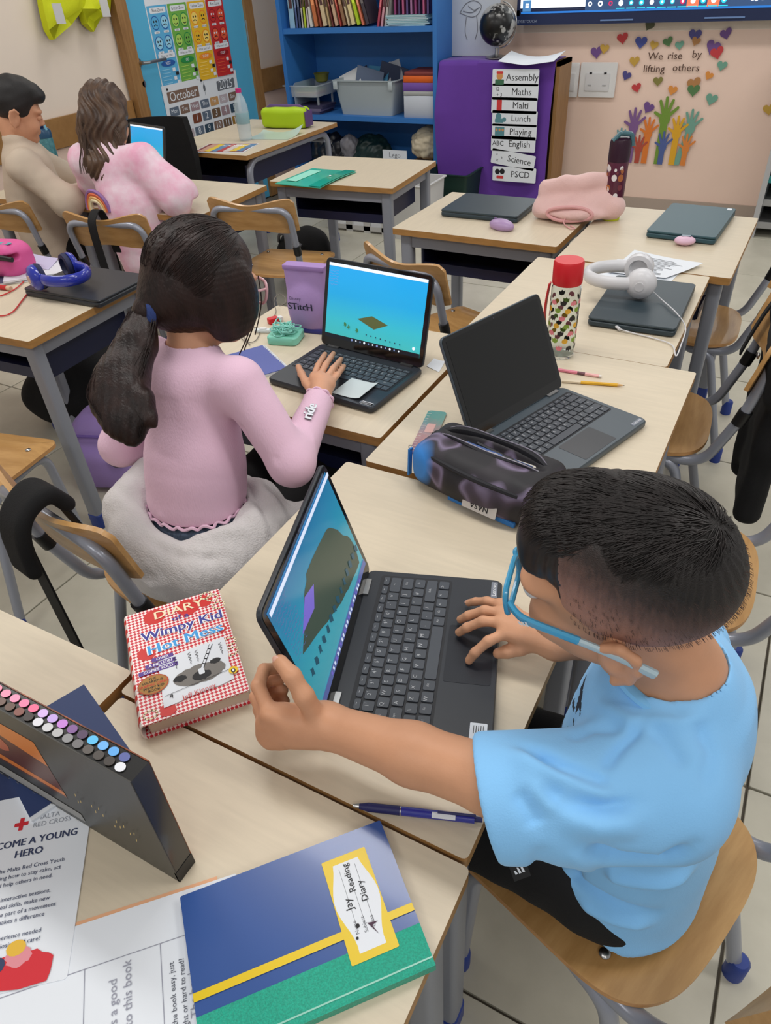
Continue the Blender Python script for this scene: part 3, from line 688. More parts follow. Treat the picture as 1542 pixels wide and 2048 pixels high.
gb = open_box('storage_bin', 'large grey plastic bin full of papers on the middle blue shelf', 'storage bin', gx, YF+.19, mz, .5, .3, .215, mat('grey_bin_plastic', (168, 178, 182), .45), .84)
for s in (-1, 1): MB().box((s*.225, -.165, .19), (.035, .014, .05), bev=.006).build('clip', flat((176, 186, 190)), gb)
rs = random.Random(4)
for k, (c, nm) in enumerate((((228, 228, 228), 'white'), ((52, 60, 84), 'dark blue'), ((110, 124, 150), 'grey blue'), ((80, 150, 190), 'bright blue'), ((220, 220, 224), 'off-white'), ((60, 70, 96), 'navy'), ((180, 186, 196), 'silver grey'))):
    o = MB().box((0, 0, .08), (.2, .006, .17+.012*k)).build('paper_sheet', flat(c), smooth=0); o.location = (gx-.15+.05*k, YF+.13+.022*k, mz+.11); o.rotation_euler = (rs.uniform(-.5, .2), rs.uniform(-.45, .45), rs.uniform(-.5, .5))
    tag(o, '%s folder sheet sticking out of the grey bin' % nm, 'paper', 'papers in the grey bin')
tx = aty(606, 180, YF+.06)[0]
tr = open_box('letter_tray', 'clear plastic tray of cards on the left of the middle shelf', 'tray', tx+.0, YF+.17, mz+.11, .29, .3, .07, m_clear, .95)
for sx in (-.12, .12):
    for sy in (-.1, .1): MB().box((sx, sy, -.053), (.012, .012, .106)).build('tray_support', m_clear, tr, 0)
for k, (c, nm, dz) in enumerate((((196, 84, 84), 'red', 0), ((220, 190, 110), 'yellow', .014), ((120, 150, 80), 'green', .028))):
    o = MB().box((0, 0, .006), (.2, .2, .012), bev=.004).build('card_pack', flat(c)); o.location = (tx-.01, YF+.15, mz+.116+dz); tag(o, '%s card pack in the clear tray on the middle shelf' % nm, 'card pack')
bw_ = aty(626, 128, YF+.1)
o = MB().lathe([(.03, 0), (.045, .01), (.055, .05), (.062, .06), (.058, .06), (.05, .05), (.0001, .012)], 24).build('bowl', mat('olive_plastic', (104, 104, 44), .4)); o.location = (bw_[0], YF+.2, mz+.186); tag(o, 'small olive green bowl on top of the clear tray', 'bowl')
sp = thing('shelf_divider', 'milky upright plastic divider at the left end of the middle shelf', 'divider', (IX0+.028, YF+.02, mz)); MB().prism(rrect(.3, .2, .03, 4), -.002, .002, Matrix(((0, 0, 1, 0), (1, 0, 0, .15), (0, 1, 0, .1), (0, 0, 0, 1)))).build('panel', mat('milky_plastic', (170, 186, 206), .3, alpha=.7), sp)
for k in range(3):
    o = MB().box((0, 0, .009), (.24, .2, .018)).build('magazine', flat([(70, 66, 100), (110, 100, 130), (60, 56, 84)][k]), smooth=0); o.location = (tx+.03+.014*k, YF+.125, mz+.0185*k); tag(o, 'dark magazine lying under the clear tray, %s from the bottom' % ordn[k], 'magazine', 'dark magazines')
sx_ = IX1-.125
for nm, lbl, c, dz, hh, w in (('paper_box', 'white paper box at the right end of the middle shelf', (196, 202, 212), 0, .135, .235), ('paper_pile', 'grey paper bundle on the white box', (170, 172, 170), .136, .026, .24), ('document_wallet', 'purple document wallet in the shelf stack', (116, 80, 166), .163, .05, .246), ('document_wallet', 'orange document wallet on the purple one', (222, 100, 30), .214, .04, .236), ('document_wallet', 'dark red document wallet on top of the shelf stack', (130, 54, 50), .255, .022, .22)):
    o = MB().box((0, 0, hh/2), (w, .26, hh), bev=.006).build(nm, flat(c)); o.location = (sx_, YF+.16, mz+dz); o.rotation_euler = (0, 0, R_(2 if dz else 0)); tag(o, lbl, nm.replace('_', ' '))
# bottom shelf
lz = .1315
m_cream = mat('cream_cloth', (206, 194, 168), .8, bump=.2, bs=60)
rsn = np.random.RandomState(3)
def lump(name, label, cat, c, r, m, amp=.02, s=30, seed=1, vox=.008, mats=None):
    o = thing(name, label, cat, (c[0], c[1], c[2]-r[2]))
    body('crumpled_body', [ell((0, 0, r[2]), r, k=.001)], vox, m, o, lambda P: amp*np.abs(wnoise(P, s, seed, 3))-amp*.25); return o
q = aty(838, 275, YF+.12); lump('cloth_bag', 'crumpled cream cloth bag at the right of the lowest shelf', 'bag', (IX1-.12, YF+.16, lz+.27), (.12, .12, .11), m_cream, .03, 40, 4)
cb = thing('cardboard_box', 'brown cardboard box under the cream bag on the lowest shelf', 'box', (IX1-.13, YF+.17, lz)); MB().box((0, 0, .075), (.24, .26, .15)).build('carton', flat((150, 116, 80)), cb, 0); MB().box((-.0, 0, .151), (.03, .26, .001)).build('tape', flat((178, 150, 110)), cb, 0)
lump('bin_bag', 'shiny black bag at the left of the lowest shelf', 'bag', (IX0+.24, YF+.15, lz+.15), (.2, .12, .15), mat('black_bag_film', (20, 22, 30), .3), .03, 34, 6)
lump('bin_bag', 'dark green crumpled bag in the middle of the lowest shelf', 'bag', (IX0+.56, YF+.2, lz+.15), (.17, .13, .16), mat('dark_green_film', (22, 44, 44), .4), .03, 34, 8)
lump('cloth_bag', 'grey cloth heap between the dark bags', 'bag', (IX0+.42, YF+.12, lz+.215), (.07, .07, .1), flat((120, 118, 124)), .02, 50, 9)
sg = thing('name_card', 'white card with handwriting standing on the lowest shelf', 'card', (IX1-.34, YF+.05, lz+.165)); MB().box((0, 0, .035), (.2, .004, .07)).build('card', m_paper, sg, 0)
mb = MB(); add_text(mb, 'Lego', .05, Matrix(((1, 0, 0, 0), (0, 0, -1, -.0026), (0, 1, 0, .036), (0, 0, 0, 1)))); mb.build('handwriting', m_greyink, sg, 0)
for k, (dx, w) in enumerate(((-.44, .3), (-.27, .22))):
    o = thing('oval_lid_cover', ('large white oval lid lying on boxes on the lowest shelf', 'smaller white lid beside the large oval one')[k], 'lid', (IX1+dx+.02, YF+.1, lz+.105))
    MB().lathe([(.001, .035), (.6, .034), (.9, .02), (1, .004), (1, 0), (.001, 0)], 28, Matrix.Diagonal((w/2, .1, 1, 1))).build('dome', m_white, o)
sb = thing('storage_box', 'white lidded box under the plastic lids on the lowest shelf', 'storage box', (IX1-.36, YF+.18, lz)); MB().box((0, 0, .05), (.4, .3, .1), bev=.01).build('box_body', m_white, sb)

# ------------------------------------------------------------ purple cupboard
CY = 5.05; CD = .25
PX0, PX1 = SX1+.006, aty(1121, 125, CY)[0]
PZ = aty(1010, 124, CY)[2]
pc = thing('cupboard', 'low wooden cupboard draped in purple cloth', 'cupboard', (PX0, CY, 0)); PW = PX1-PX0
MB().box((.012, CD/2, PZ/2), (.024, CD, PZ)).build('side_panel', m_oakv, pc, 0); MB().box((PW-.012, CD/2, PZ/2), (.024, CD, PZ)).build('side_panel', m_oakv, pc, 0)
MB().box((PW/2, CD/2, PZ-.012), (PW, CD, .024)).build('top_board', m_oak, pc, 0); MB().box((PW/2, CD-.01, PZ/2), (PW-.05, .012, PZ-.03)).build('back_panel', m_oakv, pc, 0)
MB().box((PW/2, CD/2, .06), (PW-.05, CD-.03, .02)).build('bottom_board', m_oak, pc, 0)
m_purple = mat('purple_cloth', (98, 52, 156), .75, var=.05, vs=5, bump=.1, bs=12, sheen=.2)
def drape(s, t):
    x = .004+(PW-.03)*s; L = PZ+.20; u = t*L
    if u < .2: return Vector((x, .2-u, PZ+.004+.004*math.sin(9*x)))
    w = min(1, (u-.2)/.3); return Vector((x-.02*(1-s)*w*math.sin(4*u), -.012-w*(.016*math.sin(x*16+2*u)+.018*math.sin(x*7+1)+.012), PZ+.004-(u-.2)))
MB().slab(drape, 60, 60, .003).build('cloth_drape', m_purple, pc, 60)
lab = [('Assembly', 1031, 155, 0), ('Maths', 1030, 184, 0), ('Malti', 1028, 211, 0), ('Lunch', 1029, 237, 0), ('Playing', 1028, 264, 0), ('English', 1026, 288, 0), ('Science', 1026, 319, -7), ('PSCD', 1028, 349, 0)]
ic = [flat((214, 150, 90)), flat((210, 60, 60)), flat((90, 140, 150)), flat((60, 110, 80)), m_ink]
for k, (s, x, y, r) in enumerate(lab):
    p = aty(x, y, CY-.055); o = thing('timetable_card', 'white timetable card reading %s on the purple cloth' % s, 'card', (p[0], CY-.057, p[2]), group='timetable cards', rot=(0, R_(-r), 0))
    fr2 = Matrix(((1, 0, 0, 0), (0, 0, -1, 0), (0, 1, 0, 0), (0, 0, 0, 1)))
    MB().prism(rrect(.31, .092, .008, 3), -.001, .001, fr2).build('card', m_paper, o, 0)
    it = [('t', s, .056, .045, 0, 0, 1)]
    if k == 0: it += [('p', circ(.022, 14, -.105, .008), 2), ('p', rrect(.06, .03, .004, 2, -.105, -.026), 5), ('p', rrect(.044, .014, .004, 2, -.105, .027), 3)]
    elif k == 1: it += [('t', '12', .03, -.12, .015, 0, 1), ('t', '+ 3', .03, -.105, -.018, 0, 1)]
    elif k == 2: it += [('p', rrect(.035, .06, .001, 1, -.1, 0), 3)]
    elif k == 3: it += [('p', rrect(.06, .025, .006, 2, -.105, -.015), 4), ('p', circ(.02, 12, -.11, .01), 4), ('p', circ(.014, 12, -.07, -.008), 4)]
    elif k == 4: it += [('p', rrect(.066, .055, .002, 2, -.1, 0), 4)]+[('p', circ(.008, 8, -.122+.022*j, .01), 2) for j in range(3)]
    elif k == 5: it += [('t', 'ABC', .042, -.105, 0, 0, 1)]
    elif k == 6: it += [('t', 'o', .03, -.12, .016, 0, 1), ('t', 'a', .025, -.08, .0, 0, 1), ('t', 'x', .03, -.11, -.02, 0, 1)]
    else: it += [('p', circ(.018, 12, -.12, .012), 6), ('p', circ(.018, 12, -.085, .015), 6), ('p', rrect(.05, .02, .005, 2, -.1, -.022), 3)]
    print_on('card_print', [m_paper, m_ink]+ic[:1]+[ic[1], ic[2], ic[3], ic[4]], o, fr2 @ Matrix.Translation((0, 0, .001)), it)['kind'] = 'stuff'
# globe
gp = aty(995, 50, CY+.1)
gl = thing('globe', 'black and silver desk globe on the purple cupboard', 'globe', (gp[0], CY+.1, PZ+.012))
gr = .115; gz = gp[2]-PZ-.012
m_globe = mat('globe_map', (160, 160, 158), .3, c2=(16, 16, 18), vs=7); MATS['globe_map'].node_tree.nodes['Color Ramp'].color_ramp.elements[0].position = .50; MATS['globe_map'].node_tree.nodes['Color Ramp'].color_ramp.elements[1].position = .53
MB().ell((0, 0, gz), (gr, gr, gr), n=36).build('ball', m_globe, gl)
MB().lathe([(.07, 0), (.07, .006), (.05, .012), (.012, .02), (.009, .05), (.009, gz-gr-.008)], 24).build('foot', m_chrome, gl)
MB().tube([(math.cos(a)*(gr+.012), 0, gz+math.sin(a)*(gr+.012)) for a in np.linspace(R_(-95), R_(75), 24)], .004, 8).build('meridian_arm', m_chrome, gl)
# papers
pp = aty(1070, 122, CY+.05); pa = thing('paper_sheet', 'curled white paper lying on the purple cupboard', 'paper', (pp[0]-.02, CY+.07, PZ+.009))
MB().slab(lambda s, t: Vector(((s-.5)*.36, (t-.5)*.24-.03, .004+.05*(abs(s-.5)*1.6)**2*t+(-.06*max(0, .35-t)*(1-abs(s-.5)*2)))), 14, 10, .0012).build('sheet', m_paper, pa)
DYD = CY+CD-.03; ds = thing('pencil_drawing', 'white sheet with a faint pencil drawing propped behind the globe', 'drawing', (aty(888, 60, DYD)[0], DYD, PZ+.012))
DW, DH = aty(1000, 60, DYD)[0]-aty(888, 60, DYD)[0], .46
MB().slab(lambda s, t: Vector((s*DW, -.012*math.sin(3*s)-.02*(t*s)**2, t*DH)), 10, 10, .001).build('sheet', mat('drawing_paper', (198, 206, 216), .75), ds)
mb = MB()
for c in ([(.3, .52), (.4, .62), (.55, .66), (.68, .6), (.62, .5), (.5, .47), (.3, .52)], [(.42, .47), (.4, .3), (.44, .2)], [(.6, .48), (.62, .32), (.58, .2)], [(.45, .6), (.55, .55), (.65, .58)], [(.36, .54), (.5, .52), (.6, .55)]):
    mb.tube(smooth_path([Vector((a*DW, -.012*math.sin(3*a)-.02*(a*b)**2-.0026, b*DH)) for a, b in c], 4), .0018, 5)
mb.build('pencil_lines', m_greyink, ds)
# tray rack at the right
rk = thing('tray_rack', 'dark rack of coloured paper trays at the right edge', 'rack', (aty(1500, 430, 5.2)[0]+.03, 5.02, 0))
MB().box((.015, .21, .5), (.03, .42, 1.0)).build('side_panel', flat((176, 176, 178)), rk, 0); MB().box((.32, .42, .5), (.6, .012, 1.0)).build('back_panel', m_black, rk, 0); MB().box((.62, .21, .5), (.03, .42, 1.0)).build('side_panel', m_black, rk, 0)
for k, c in enumerate(((150, 150, 150), (150, 150, 150), (40, 130, 130), (190, 40, 70), (60, 60, 110), (60, 130, 80), (120, 120, 126))):
    MB().box((.32, .2, .06+.13*k), (.58, .38, .012)).box((.32, .012, .075+.13*k), (.58, .012, .035)).build('tray', flat(c), rk, 0)
# white crates and a bin on the floor
m_crate = mat('white_crate_plastic', (206, 206, 204), .5)
for k, (x, y, lbl) in enumerate(((-2.62, 4.5, 'white perforated plastic crate on the floor, left of the pair under the folder desk'), (-2.2, 4.42, 'white plastic tub standing on the floor, right of the crate'))):
    if k == 0:
        o = thing('plastic_crate', lbl, 'crate', (x, y, 0))
        for sy in (-.16, .16):
            for i in range(4): MB().box((-.21+.14*i, sy, .08), (.05, .02, .16)).build('slat', m_crate, o, 0)
            MB().box((0, sy, .17), (.5, .02, .03)).box((0, sy, .03), (.5, .02, .03)).build('rail', m_crate, o, 0)
        for sx in (-.24, .24): MB().box((sx, 0, .1), (.02, .3, .17)).build('end_wall', m_crate, o, 0)
        MB().box((0, 0, .012), (.46, .3, .02)).build('crate_floor', m_crate, o, 0)
    else:
        o = open_box('plastic_tub', lbl, 'tub', x, y, 0, .26, .3, .34, m_crate, .9)
        MB().box((-.01, -.166, .28), (.1, .012, .03), bev=.005).build('hand_slot', m_ink, o)
gbn = open_box('waste_bin', 'dark green waste bin on the floor in front of the purple cupboard', 'bin', -2.1, 4.72, 0, .34, .3, .3, mat('dark_green_plastic', (16, 48, 40), .5), .8)
gbn.location = (aty(905, 372, 4.9)[0], 4.9, 0)
# ------------------------------------------------------------ desks
DW_, DD_ = .627, .5245
def make_desk(w=DW_, d=DD_, tubular=False, tray=True):
    t = thing('school_desk', '', 'desk', group='school desks')
    MB().prism(rrect(w, d, .007, 3), ZD-.022, ZD, mi=1, topmi=0).build('tabletop', [m_top, m_edge], t, 30)
    ix, iy = w/2-.045, d/2-.04; zt = ZD-.022
    if not tubular:
        MB().box((0, -iy, zt-.024), (2*ix-.03, .024, .048)).build('rail', m_steel, t, 0); MB().box((0, iy, zt-.024), (2*ix-.03, .024, .048)).build('rail', m_steel, t, 0)
        MB().box((-ix, 0, zt-.024), (.024, 2*iy-.03, .048)).build('rail', m_steel, t, 0); MB().box((ix, 0, zt-.024), (.024, 2*iy-.03, .048)).build('rail', m_steel, t, 0)
        for sx in (-1, 1):
            for sy in (-1, 1):
                l = MB().prism(rrect(.046, .040, .010, 3), .012, zt).build('leg', m_steel, t); l.location = (sx*ix, sy*iy, 0)
                MB().prism(rrect(.051, .045, .012, 3), 0, .058, bev=.004).build('foot_cap', m_bluecap, l)
    else:
        for sx in (-1, 1):
            MB().tube(fillet([(sx*ix, -iy+.02, .01), (sx*ix, -iy+.02, zt-.02), (sx*ix, iy-.02, zt-.02), (sx*ix, iy-.02, .01)], .09, 8), .018, 12).build('leg_frame', m_chairsteel, t)
            for sy in (-1, 1): MB().lathe([(.022, 0), (.022, .045), (.019, .05)], 14, Matrix.Translation((sx*ix, sy*(iy-.02), 0))).build('foot_cap', m_bluecap, t)
        MB().tube([(-ix, iy-.05, zt-.06), (ix, iy-.05, zt-.06)], .014, 10).build('cross_tube', m_chairsteel, t)
    if tray:
        tw, td, z0, z1 = w*.72, d*.7, zt-.15, zt-.05; tr = MB()
        tr.box((0, .0, z0), (tw, td, .006)).box((0, td/2, (z0+z1)/2), (tw, .008, z1-z0)); 
        for s in (-1, 1): tr.box((s*tw/2, 0, (z0+z1)/2), (.008, td, z1-z0))
        tr.box((0, -td/2, z0+.018), (tw, .008, .036)); tr.build('tray', m_navy, t, 0)
    return t
def children_all(o):
    out = []
    for c in o.children: out += [c]+children_all(c)
    return out
desk0 = make_desk(); first = [True]
def desk(lbl, x, y, rz):
    if first[0]: d = desk0; first[0] = False
    else: d = copy_tree(desk0)
    d.location = (x, y, 0); d.rotation_euler = (0, 0, rz); d['label'] = lbl; return d
Q = R_(90)
AX = -.398; 
desk('beech desk under the blue-shirted boy\'s laptop', AX, .669, Q+R_(.1))
desk('beech desk carrying the laptop with the black screen and the long pencil', -.366, 1.312, Q-R_(.2))
desk('beech desk carrying the red-capped bottle and white headphones', -.431, 1.9405, Q-R_(.1))
desk('beech desk carrying the closed laptop with a white corner label', -.37, 2.576, Q-R_(.7))
desk('beech desk with the purple mouse and pink fluffy pouch', -.975, 2.635, R_(-1.1))
desk('beech desk of the girl in the pink top', -.954, 1.346, R_(.1))
desk('beech desk with the green plastic folder near the bookcase', -1.884, 3.12, R_(3.8))
desk('beech desk carrying the blue headphones on a closed laptop', -2.109, 1.378, R_(3.2))
desk('beech desk in the foreground under the navy and green notebook', -.128-DD_/2, .35-DW_/2, Q)
desk('beech desk at lower left behind the marker box', -.669-DD_/2, .39-DW_/2, Q)
desk('beech desk in front of the girl with loose brown hair', -2.135-DW_/2, 2.50, R_(2))
desk('beech desk in front of the dark-haired boy in beige', -2.135-DW_*1.5-.01, 2.475, R_(2))
desk('beech desk at the left edge next to the blue headphones desk', -2.109-DW_-.01, 1.345, R_(3.2))
k = make_desk(.66, .93, True, True); k.location = (-2.955, 3.72, 0); k['label'] = 'long desk with bent tube legs and the water bottle by the door'
for c in children_all(k):
    if c.name.startswith('tray'): c.location.y = -.05

# ------------------------------------------------------------ chairs
def make_chair():
    t = thing('school_chair', '', 'chair', group='beech plywood school chairs')
    SW, SH = .36, .43
    # seat: straight front, round back, slightly dished
    out = []
    for i in range(41):
        a = math.pi*(i/40); c, s = math.cos(a), math.sin(a); e = .62
        out.append((SW/2*math.copysign(abs(c)**e, c), -.02-.15*abs(s)**e))
    out = out[::-1]; out += rrect(SW*.98, .10, .03, 4, 0, .14)[:10]
    pts = [(p[0], p[1]) for p in out]
    def dish(x, y): return -.012*math.exp(-((x/.11)**2+((y+.02)/.12)**2))+(-.012 if y > .16 else 0)
    n = len(pts); rings = 7; top = []; 
    for k in range(rings):
        s = 1-k/rings; top += [Vector((x*s, y*s, SH+dish(x*s, y*s))) for x, y in pts]
    mb = MB(); top.append(Vector((0, 0, SH+dish(0, 0)))); bot = [v-Vector((0, 0, .011)) for v in top]; fs = []; ms = []
    N = len(top)
    for k in range(rings-1):
        for i in range(n):
            j = (i+1) % n; fs.append((k*n+i, k*n+j, (k+1)*n+j, (k+1)*n+i)); ms.append(0); fs.append((N+k*n+j, N+k*n+i, N+(k+1)*n+i, N+(k+1)*n+j)); ms.append(0)
    for i in range(n):
        j = (i+1) % n; q = (rings-1)*n; fs.append((q+i, q+j, N-1)); ms.append(0); fs.append((N+q+j, N+q+i, 2*N-1)); ms.append(0)
        fs.append((j, i, N+i, N+j)); ms.append(1)
    mb.add(top+bot, fs, ms); seat = mb.build('seat', [m_ply, m_plyedge], t, 50)
    for sx in (-1, 1):
        for y in (-.07, .11): MB().ell((sx*.135, y, SH+.001), (.008, .008, .004)).build('screw', m_chrome, seat)
    # frame
    for sx in (-1, 1):
        leg = MB().tube(fillet([(sx*.165, .155, .015), (sx*.158, .135, SH-.025), (sx*.158, -.165, SH-.028), (sx*.172, -.225, .56)], [.06, .075], 8), .0135, 12).build('leg', m_chairsteel, t)
        MB().lathe([(.019, 0), (.019, .05), (.015, .056)], 14, Matrix.Translation((sx*.165, .155, 0))).build('foot_cap', m_bluecap, leg)
        r = MB().tube(fillet([(sx*.158, -.03, SH-.03), (sx*.165, -.10, SH-.04), (sx*.18, -.20, .015)], .05, 6), .0135, 12).build('leg', m_chairsteel, t)
        MB().lathe([(.019, 0), (.019, .05), (.015, .056)], 14, Matrix.Translation((sx*.18, -.20, 0))).build('foot_cap', m_bluecap, r)
        MB().lathe([(.016, -.02), (.0165, .02)], 14, Matrix.Translation((sx*.172, -.225, .56)) @ Matrix.Rotation(R_(16), 4, 'X')).build('joint_sleeve', m_black, t)
    ub = MB().tube(fillet([(-.172, -.225, .56), (-.172, -.262, .725), (.172, -.262, .725), (.172, -.225, .56)], .055, 8), .0128, 12).build('back_tube', m_chairsteel, t)
    MB().tube([(-.158, .05, SH-.03), (.158, .05, SH-.03)], .011, 10).build('cross_tube', m_chairsteel, t)
    # backrest: curved plywood, wavy top edge
    def bk(s, u):
        x = (s-.5)*.385; e = abs(s-.5)*2
        topz = .770-.030*math.exp(-((x)/.12)**2)+(-.012 if e > .94 else 0)-.07*max(0, e-.82)**1.3; botz = .625+.018*math.exp(-(x/.1)**2)+.075*max(0, e-.75)**1.2
        z = botz+(topz-botz)*u; return Vector((x, -.232-.25*(z-.62)-.035*(1-e*e)+.018, z))
    b = MB().slab(bk, 25, 8, .010).build('backrest', m_ply, t, 50)
    for x in (-.12, .12): MB().ell((x, -.225, .70), (.008, .004, .008)).build('screw', m_chrome, b)
    return t
chair0 = make_chair(); cf = [True]
def chair(lbl, x, y, rz):
    if cf[0]: c = chair0; cf[0] = False
    else: c = copy_tree(chair0)
    c.location = (x, y, 0); c.rotation_euler = (0, 0, rz); c['label'] = lbl; return c
GCX, GCY, GCR = -1.01, .835, R_(-10); G2X, G2Y, G2R = -2.42, 2.25, R_(11); C2X, C2Y, C2R = -.22, 1.87, Q+R_(4)
chair('plywood chair under the boy in the light blue shirt', .008, .597, Q+R_(-19))
chair('plywood chair at the right edge with the black coat over its back', C2X, C2Y, C2R)
chair('plywood chair at the far right by the desk with the earbud case', -.23, 2.57, Q+R_(2))
chair('plywood chair just behind the blue-shirted boy\'s head', -.04, 1.27, Q+R_(2))
chair('plywood chair under the girl in the pink top', GCX, GCY, GCR)
chair('plywood chair at the left edge tucked to the headphones desk', -1.87, .86, R_(12))
chair('plywood chair under the girl with loose brown hair, strap over its back', G2X, G2Y, G2R)
chair('plywood chair under the dark-haired boy in beige at the left', -3.06, 2.25, R_(8))
chair('empty plywood chair facing the green folder desk', -1.97, 2.60, R_(11))
chair('empty plywood chair peeking out behind the girl\'s open laptop', -.95, 2.20, R_(-22))
# black office chair behind the far laptop
OCX, OCY = at(283, 250, .86)[:2]*np.array([.965, .965])
oc = thing('office_chair', 'black office chair with a rounded back beside the blue door', 'chair', (OCX, OCY, 0), R_(205))
def ob(s, u):
    x = (s-.5)*.42*(1-.35*max(0, u-.45)**1.4); z = .5+.38*u; return Vector((x, -.2-.06*u+.05*(abs(s-.5)*2)**2, z))
MB().slab(ob, 14, 12, .04).build('backrest', m_rubber, oc, 60)
MB().prism(rrect(.44, .42, .08, 5), .42, .49, bev=.02).build('seat', m_rubber, oc)
MB().tube([(0, 0, .1), (0, 0, .42)], .025, 12).build('gas_column', m_black, oc)
MB().tube(fillet([(0, -.05, .4), (0, -.24, .42), (0, -.25, .62)], .05), .02, 8).build('back_bracket', m_black, oc)
for a in range(5): MB().tube([(0, 0, .11), (.26*math.cos(a*1.2566), .26*math.sin(a*1.2566), .06)], [.022, .014], 8).ell((.26*math.cos(a*1.2566), .26*math.sin(a*1.2566), .03), (.03, .03, .03)).build('castor_leg', m_black, oc)
# ------------------------------------------------------------ laptops
m_lap = mat('laptop_shell', (42, 46, 53), .38, spec=.5); m_deck = mat('keyboard_deck', (40, 43, 51), .5); m_key = mat('key_cap', (66, 71, 79), .45)
m_bezel = mat('glossy_bezel', (8, 8, 9), .12, coat=.6); m_glassblk = mat('dark_screen_glass', (7, 8, 9), .12, coat=.4); m_pad = mat('touchpad', (36, 39, 46), .3)
m_legend = mat('key_legend', (190, 192, 196), .6); m_lid = mat('laptop_lid_teal_grey', (46, 60, 68), .4)
KR = [['fn']*14, ['`', '1', '2', '3', '4', '5', '6', '7', '8', '9', '0', '-', '=', '<-*1.8'], ['Tab*1.45', 'Q', 'W', 'E', 'R', 'T', 'Y', 'U', 'I', 'O', 'P', '[', ']', 'Ent*1.35'],
      ['Caps*1.7', 'A', 'S', 'D', 'F', 'G', 'H', 'J', 'K', 'L', ';', "'", '#', 'En*1.1'], ['Sh*1.2', '\\', 'Z', 'X', 'C', 'V', 'B', 'N', 'M', ',', '.', '/', 'Shift*2.6'], ['Ctrl*1.25', 'Fn', 'W', 'Alt', ' *5.2', 'Alt', 'Ct*1.0', '<', '^', '>']]
_KM = {}
def laptop(label, x, y, rz, angle=None, w=.305, d=.215, screen=None, shell=None, legends=True, z=ZD+.0005):
    t = thing('laptop', label, 'laptop', (x, y, z), rz); hb = .0165
    sh = shell or m_lap
    base = MB().prism(rrect(w, d, .012, 5), .002, hb, bev=.003).build('base', [sh, m_deck], t, 35)
    for sx in (-1, 1): MB().box((sx*w*.38, 0, .001), (.02, d*.7, .002)).build('rubber_foot', m_black, base, 0)
    if angle is None:
        MB().prism(rrect(w, d, .012, 5), hb+.0012, hb+.0085, bev=.002).build('lid', [sh, m_deck], t, 35)
        MB().box((0, d/2-.006, hb+.002), (w*.6, .009, .008)).build('hinge', m_black, t, 0)
        return t
    kz = hb; un = (w*.9)/14.9; kh = un*1.02; y0 = d/2-.030; leg = MB()
    MB().prism(rrect(w*.925, kh*6.0, .006, 3, 0, y0-kh*2.75), hb-.0005, hb+.0003).build('keyboard_well', flat((28, 30, 36)), base, 0)
    yy = y0
    for r, row in enumerate(KR):
        hh = kh*.62 if r == 0 else kh; tot = sum(float(k.split('*')[1]) if '*' in k else 1 for k in row); sc = 14.85/tot; xx = -w*.45+un*.05
        for k in row:
            nm, ww = (k.split('*')[0], float(k.split('*')[1])) if '*' in k else (k, 1.0)
            kw = un*ww*sc; key = (round(kw, 4), round(hh, 4))
            if key not in _KM: _KM[key] = MB().prism(rrect(kw-.0026, hh-.0026, .0022, 2), 0, .0016, bev=.0005).mesh('key', m_key, 40)
            o = link('key', _KM[key], base); o.location = (xx+kw/2, yy-hh/2, kz+.0003)
            if legends and nm.strip():
                s = {'fn': '~'}.get(nm, nm); add_text(leg, s if len(s) < 3 else s[:5], un*(.42 if len(s) == 1 else .26), Matrix.Translation((xx+kw/2-(kw*.18 if len(s) == 1 and r > 1 else 0), yy-hh/2+hh*.1, kz+.0022)))
                if r == 1 and len(s) == 1: add_text(leg, '!', un*.3, Matrix.Translation((xx+kw*.7, yy-hh*.28, kz+.0022)))
            xx += kw
        yy -= hh
    if legends:
        o = leg.build('key_legends', m_legend, base, 0); o['kind'] = 'stuff'
    MB().prism(rrect(w*.34, d*.30, .004, 3, -w*.01, -d/2+d*.185), hb-.0002, hb+.0004).build('touchpad', m_pad, base, 0)
    mb = MB(); mb.prism(rrect(.034, .0095, .001, 2), 0, .0004, Matrix.Translation((w/2-.024, -d/2+.012, hb)), mi=0); add_text(mb, 'Lenovo', .009, Matrix.Translation((w/2-.024, -d/2+.0122, hb+.0007)), 1); mb.build('maker_badge', [flat((120, 126, 138)), flat((230, 232, 236))], base, 0)
    for sx in (-1, 1): MB().box((sx*w*.36, d/2-.008, hb+.0015), (w*.11, .008, .005)).build('hinge', m_chrome, base, 0)
    lid = bpy.data.objects.new('lid', None)
    lm = Matrix.Translation((0, d/2-.004, hb+.001)) @ Matrix.Rotation(R_(angle-90), 4, 'X').inverted()
    lb = MB().prism(rrect(w, d-.004, .012, 5, 0, (d-.004)/2), -.0035, .0035, Matrix(((1, 0, 0, 0), (0, 0, -1, .0035), (0, 1, 0, 0), (0, 0, 0, 1))), bev=.001).build('lid', sh, t, 35); lb.matrix_local = lm
    fs = Matrix(((1, 0, 0, 0), (0, 0, -1, -.0002), (0, 1, 0, 0), (0, 0, 0, 1)))
    MB().prism(rrect(w-.004, d-.008, .010, 5, 0, (d-.004)/2), 0, .0006, fs).build('bezel', m_bezel, lb, 0)
    swid, shgt = w-.024, d-.036; fo = fs @ Matrix.Translation((-swid/2, .022, .0007))
    MB().prism([(0, 0), (swid, 0), (swid, shgt), (0, shgt)], 0, .0003, fo).build('display', (screen[0] if screen else m_glassblk), lb, 0)
    MB().prism(circ(.0018, 10, 0, d-.0115), .0006, .001, fs).build('webcam', flat((60, 60, 70)), lb, 0)
    if screen:
        mats_, items = screen[1](swid, shgt); print_on('screen_picture', mats_, lb, fo @ Matrix.Translation((0, 0, .0003)), items)
    return t
def sm(c, e=.75): return mat('pixel_%d_%d_%d' % c, c, .25, emit=e)
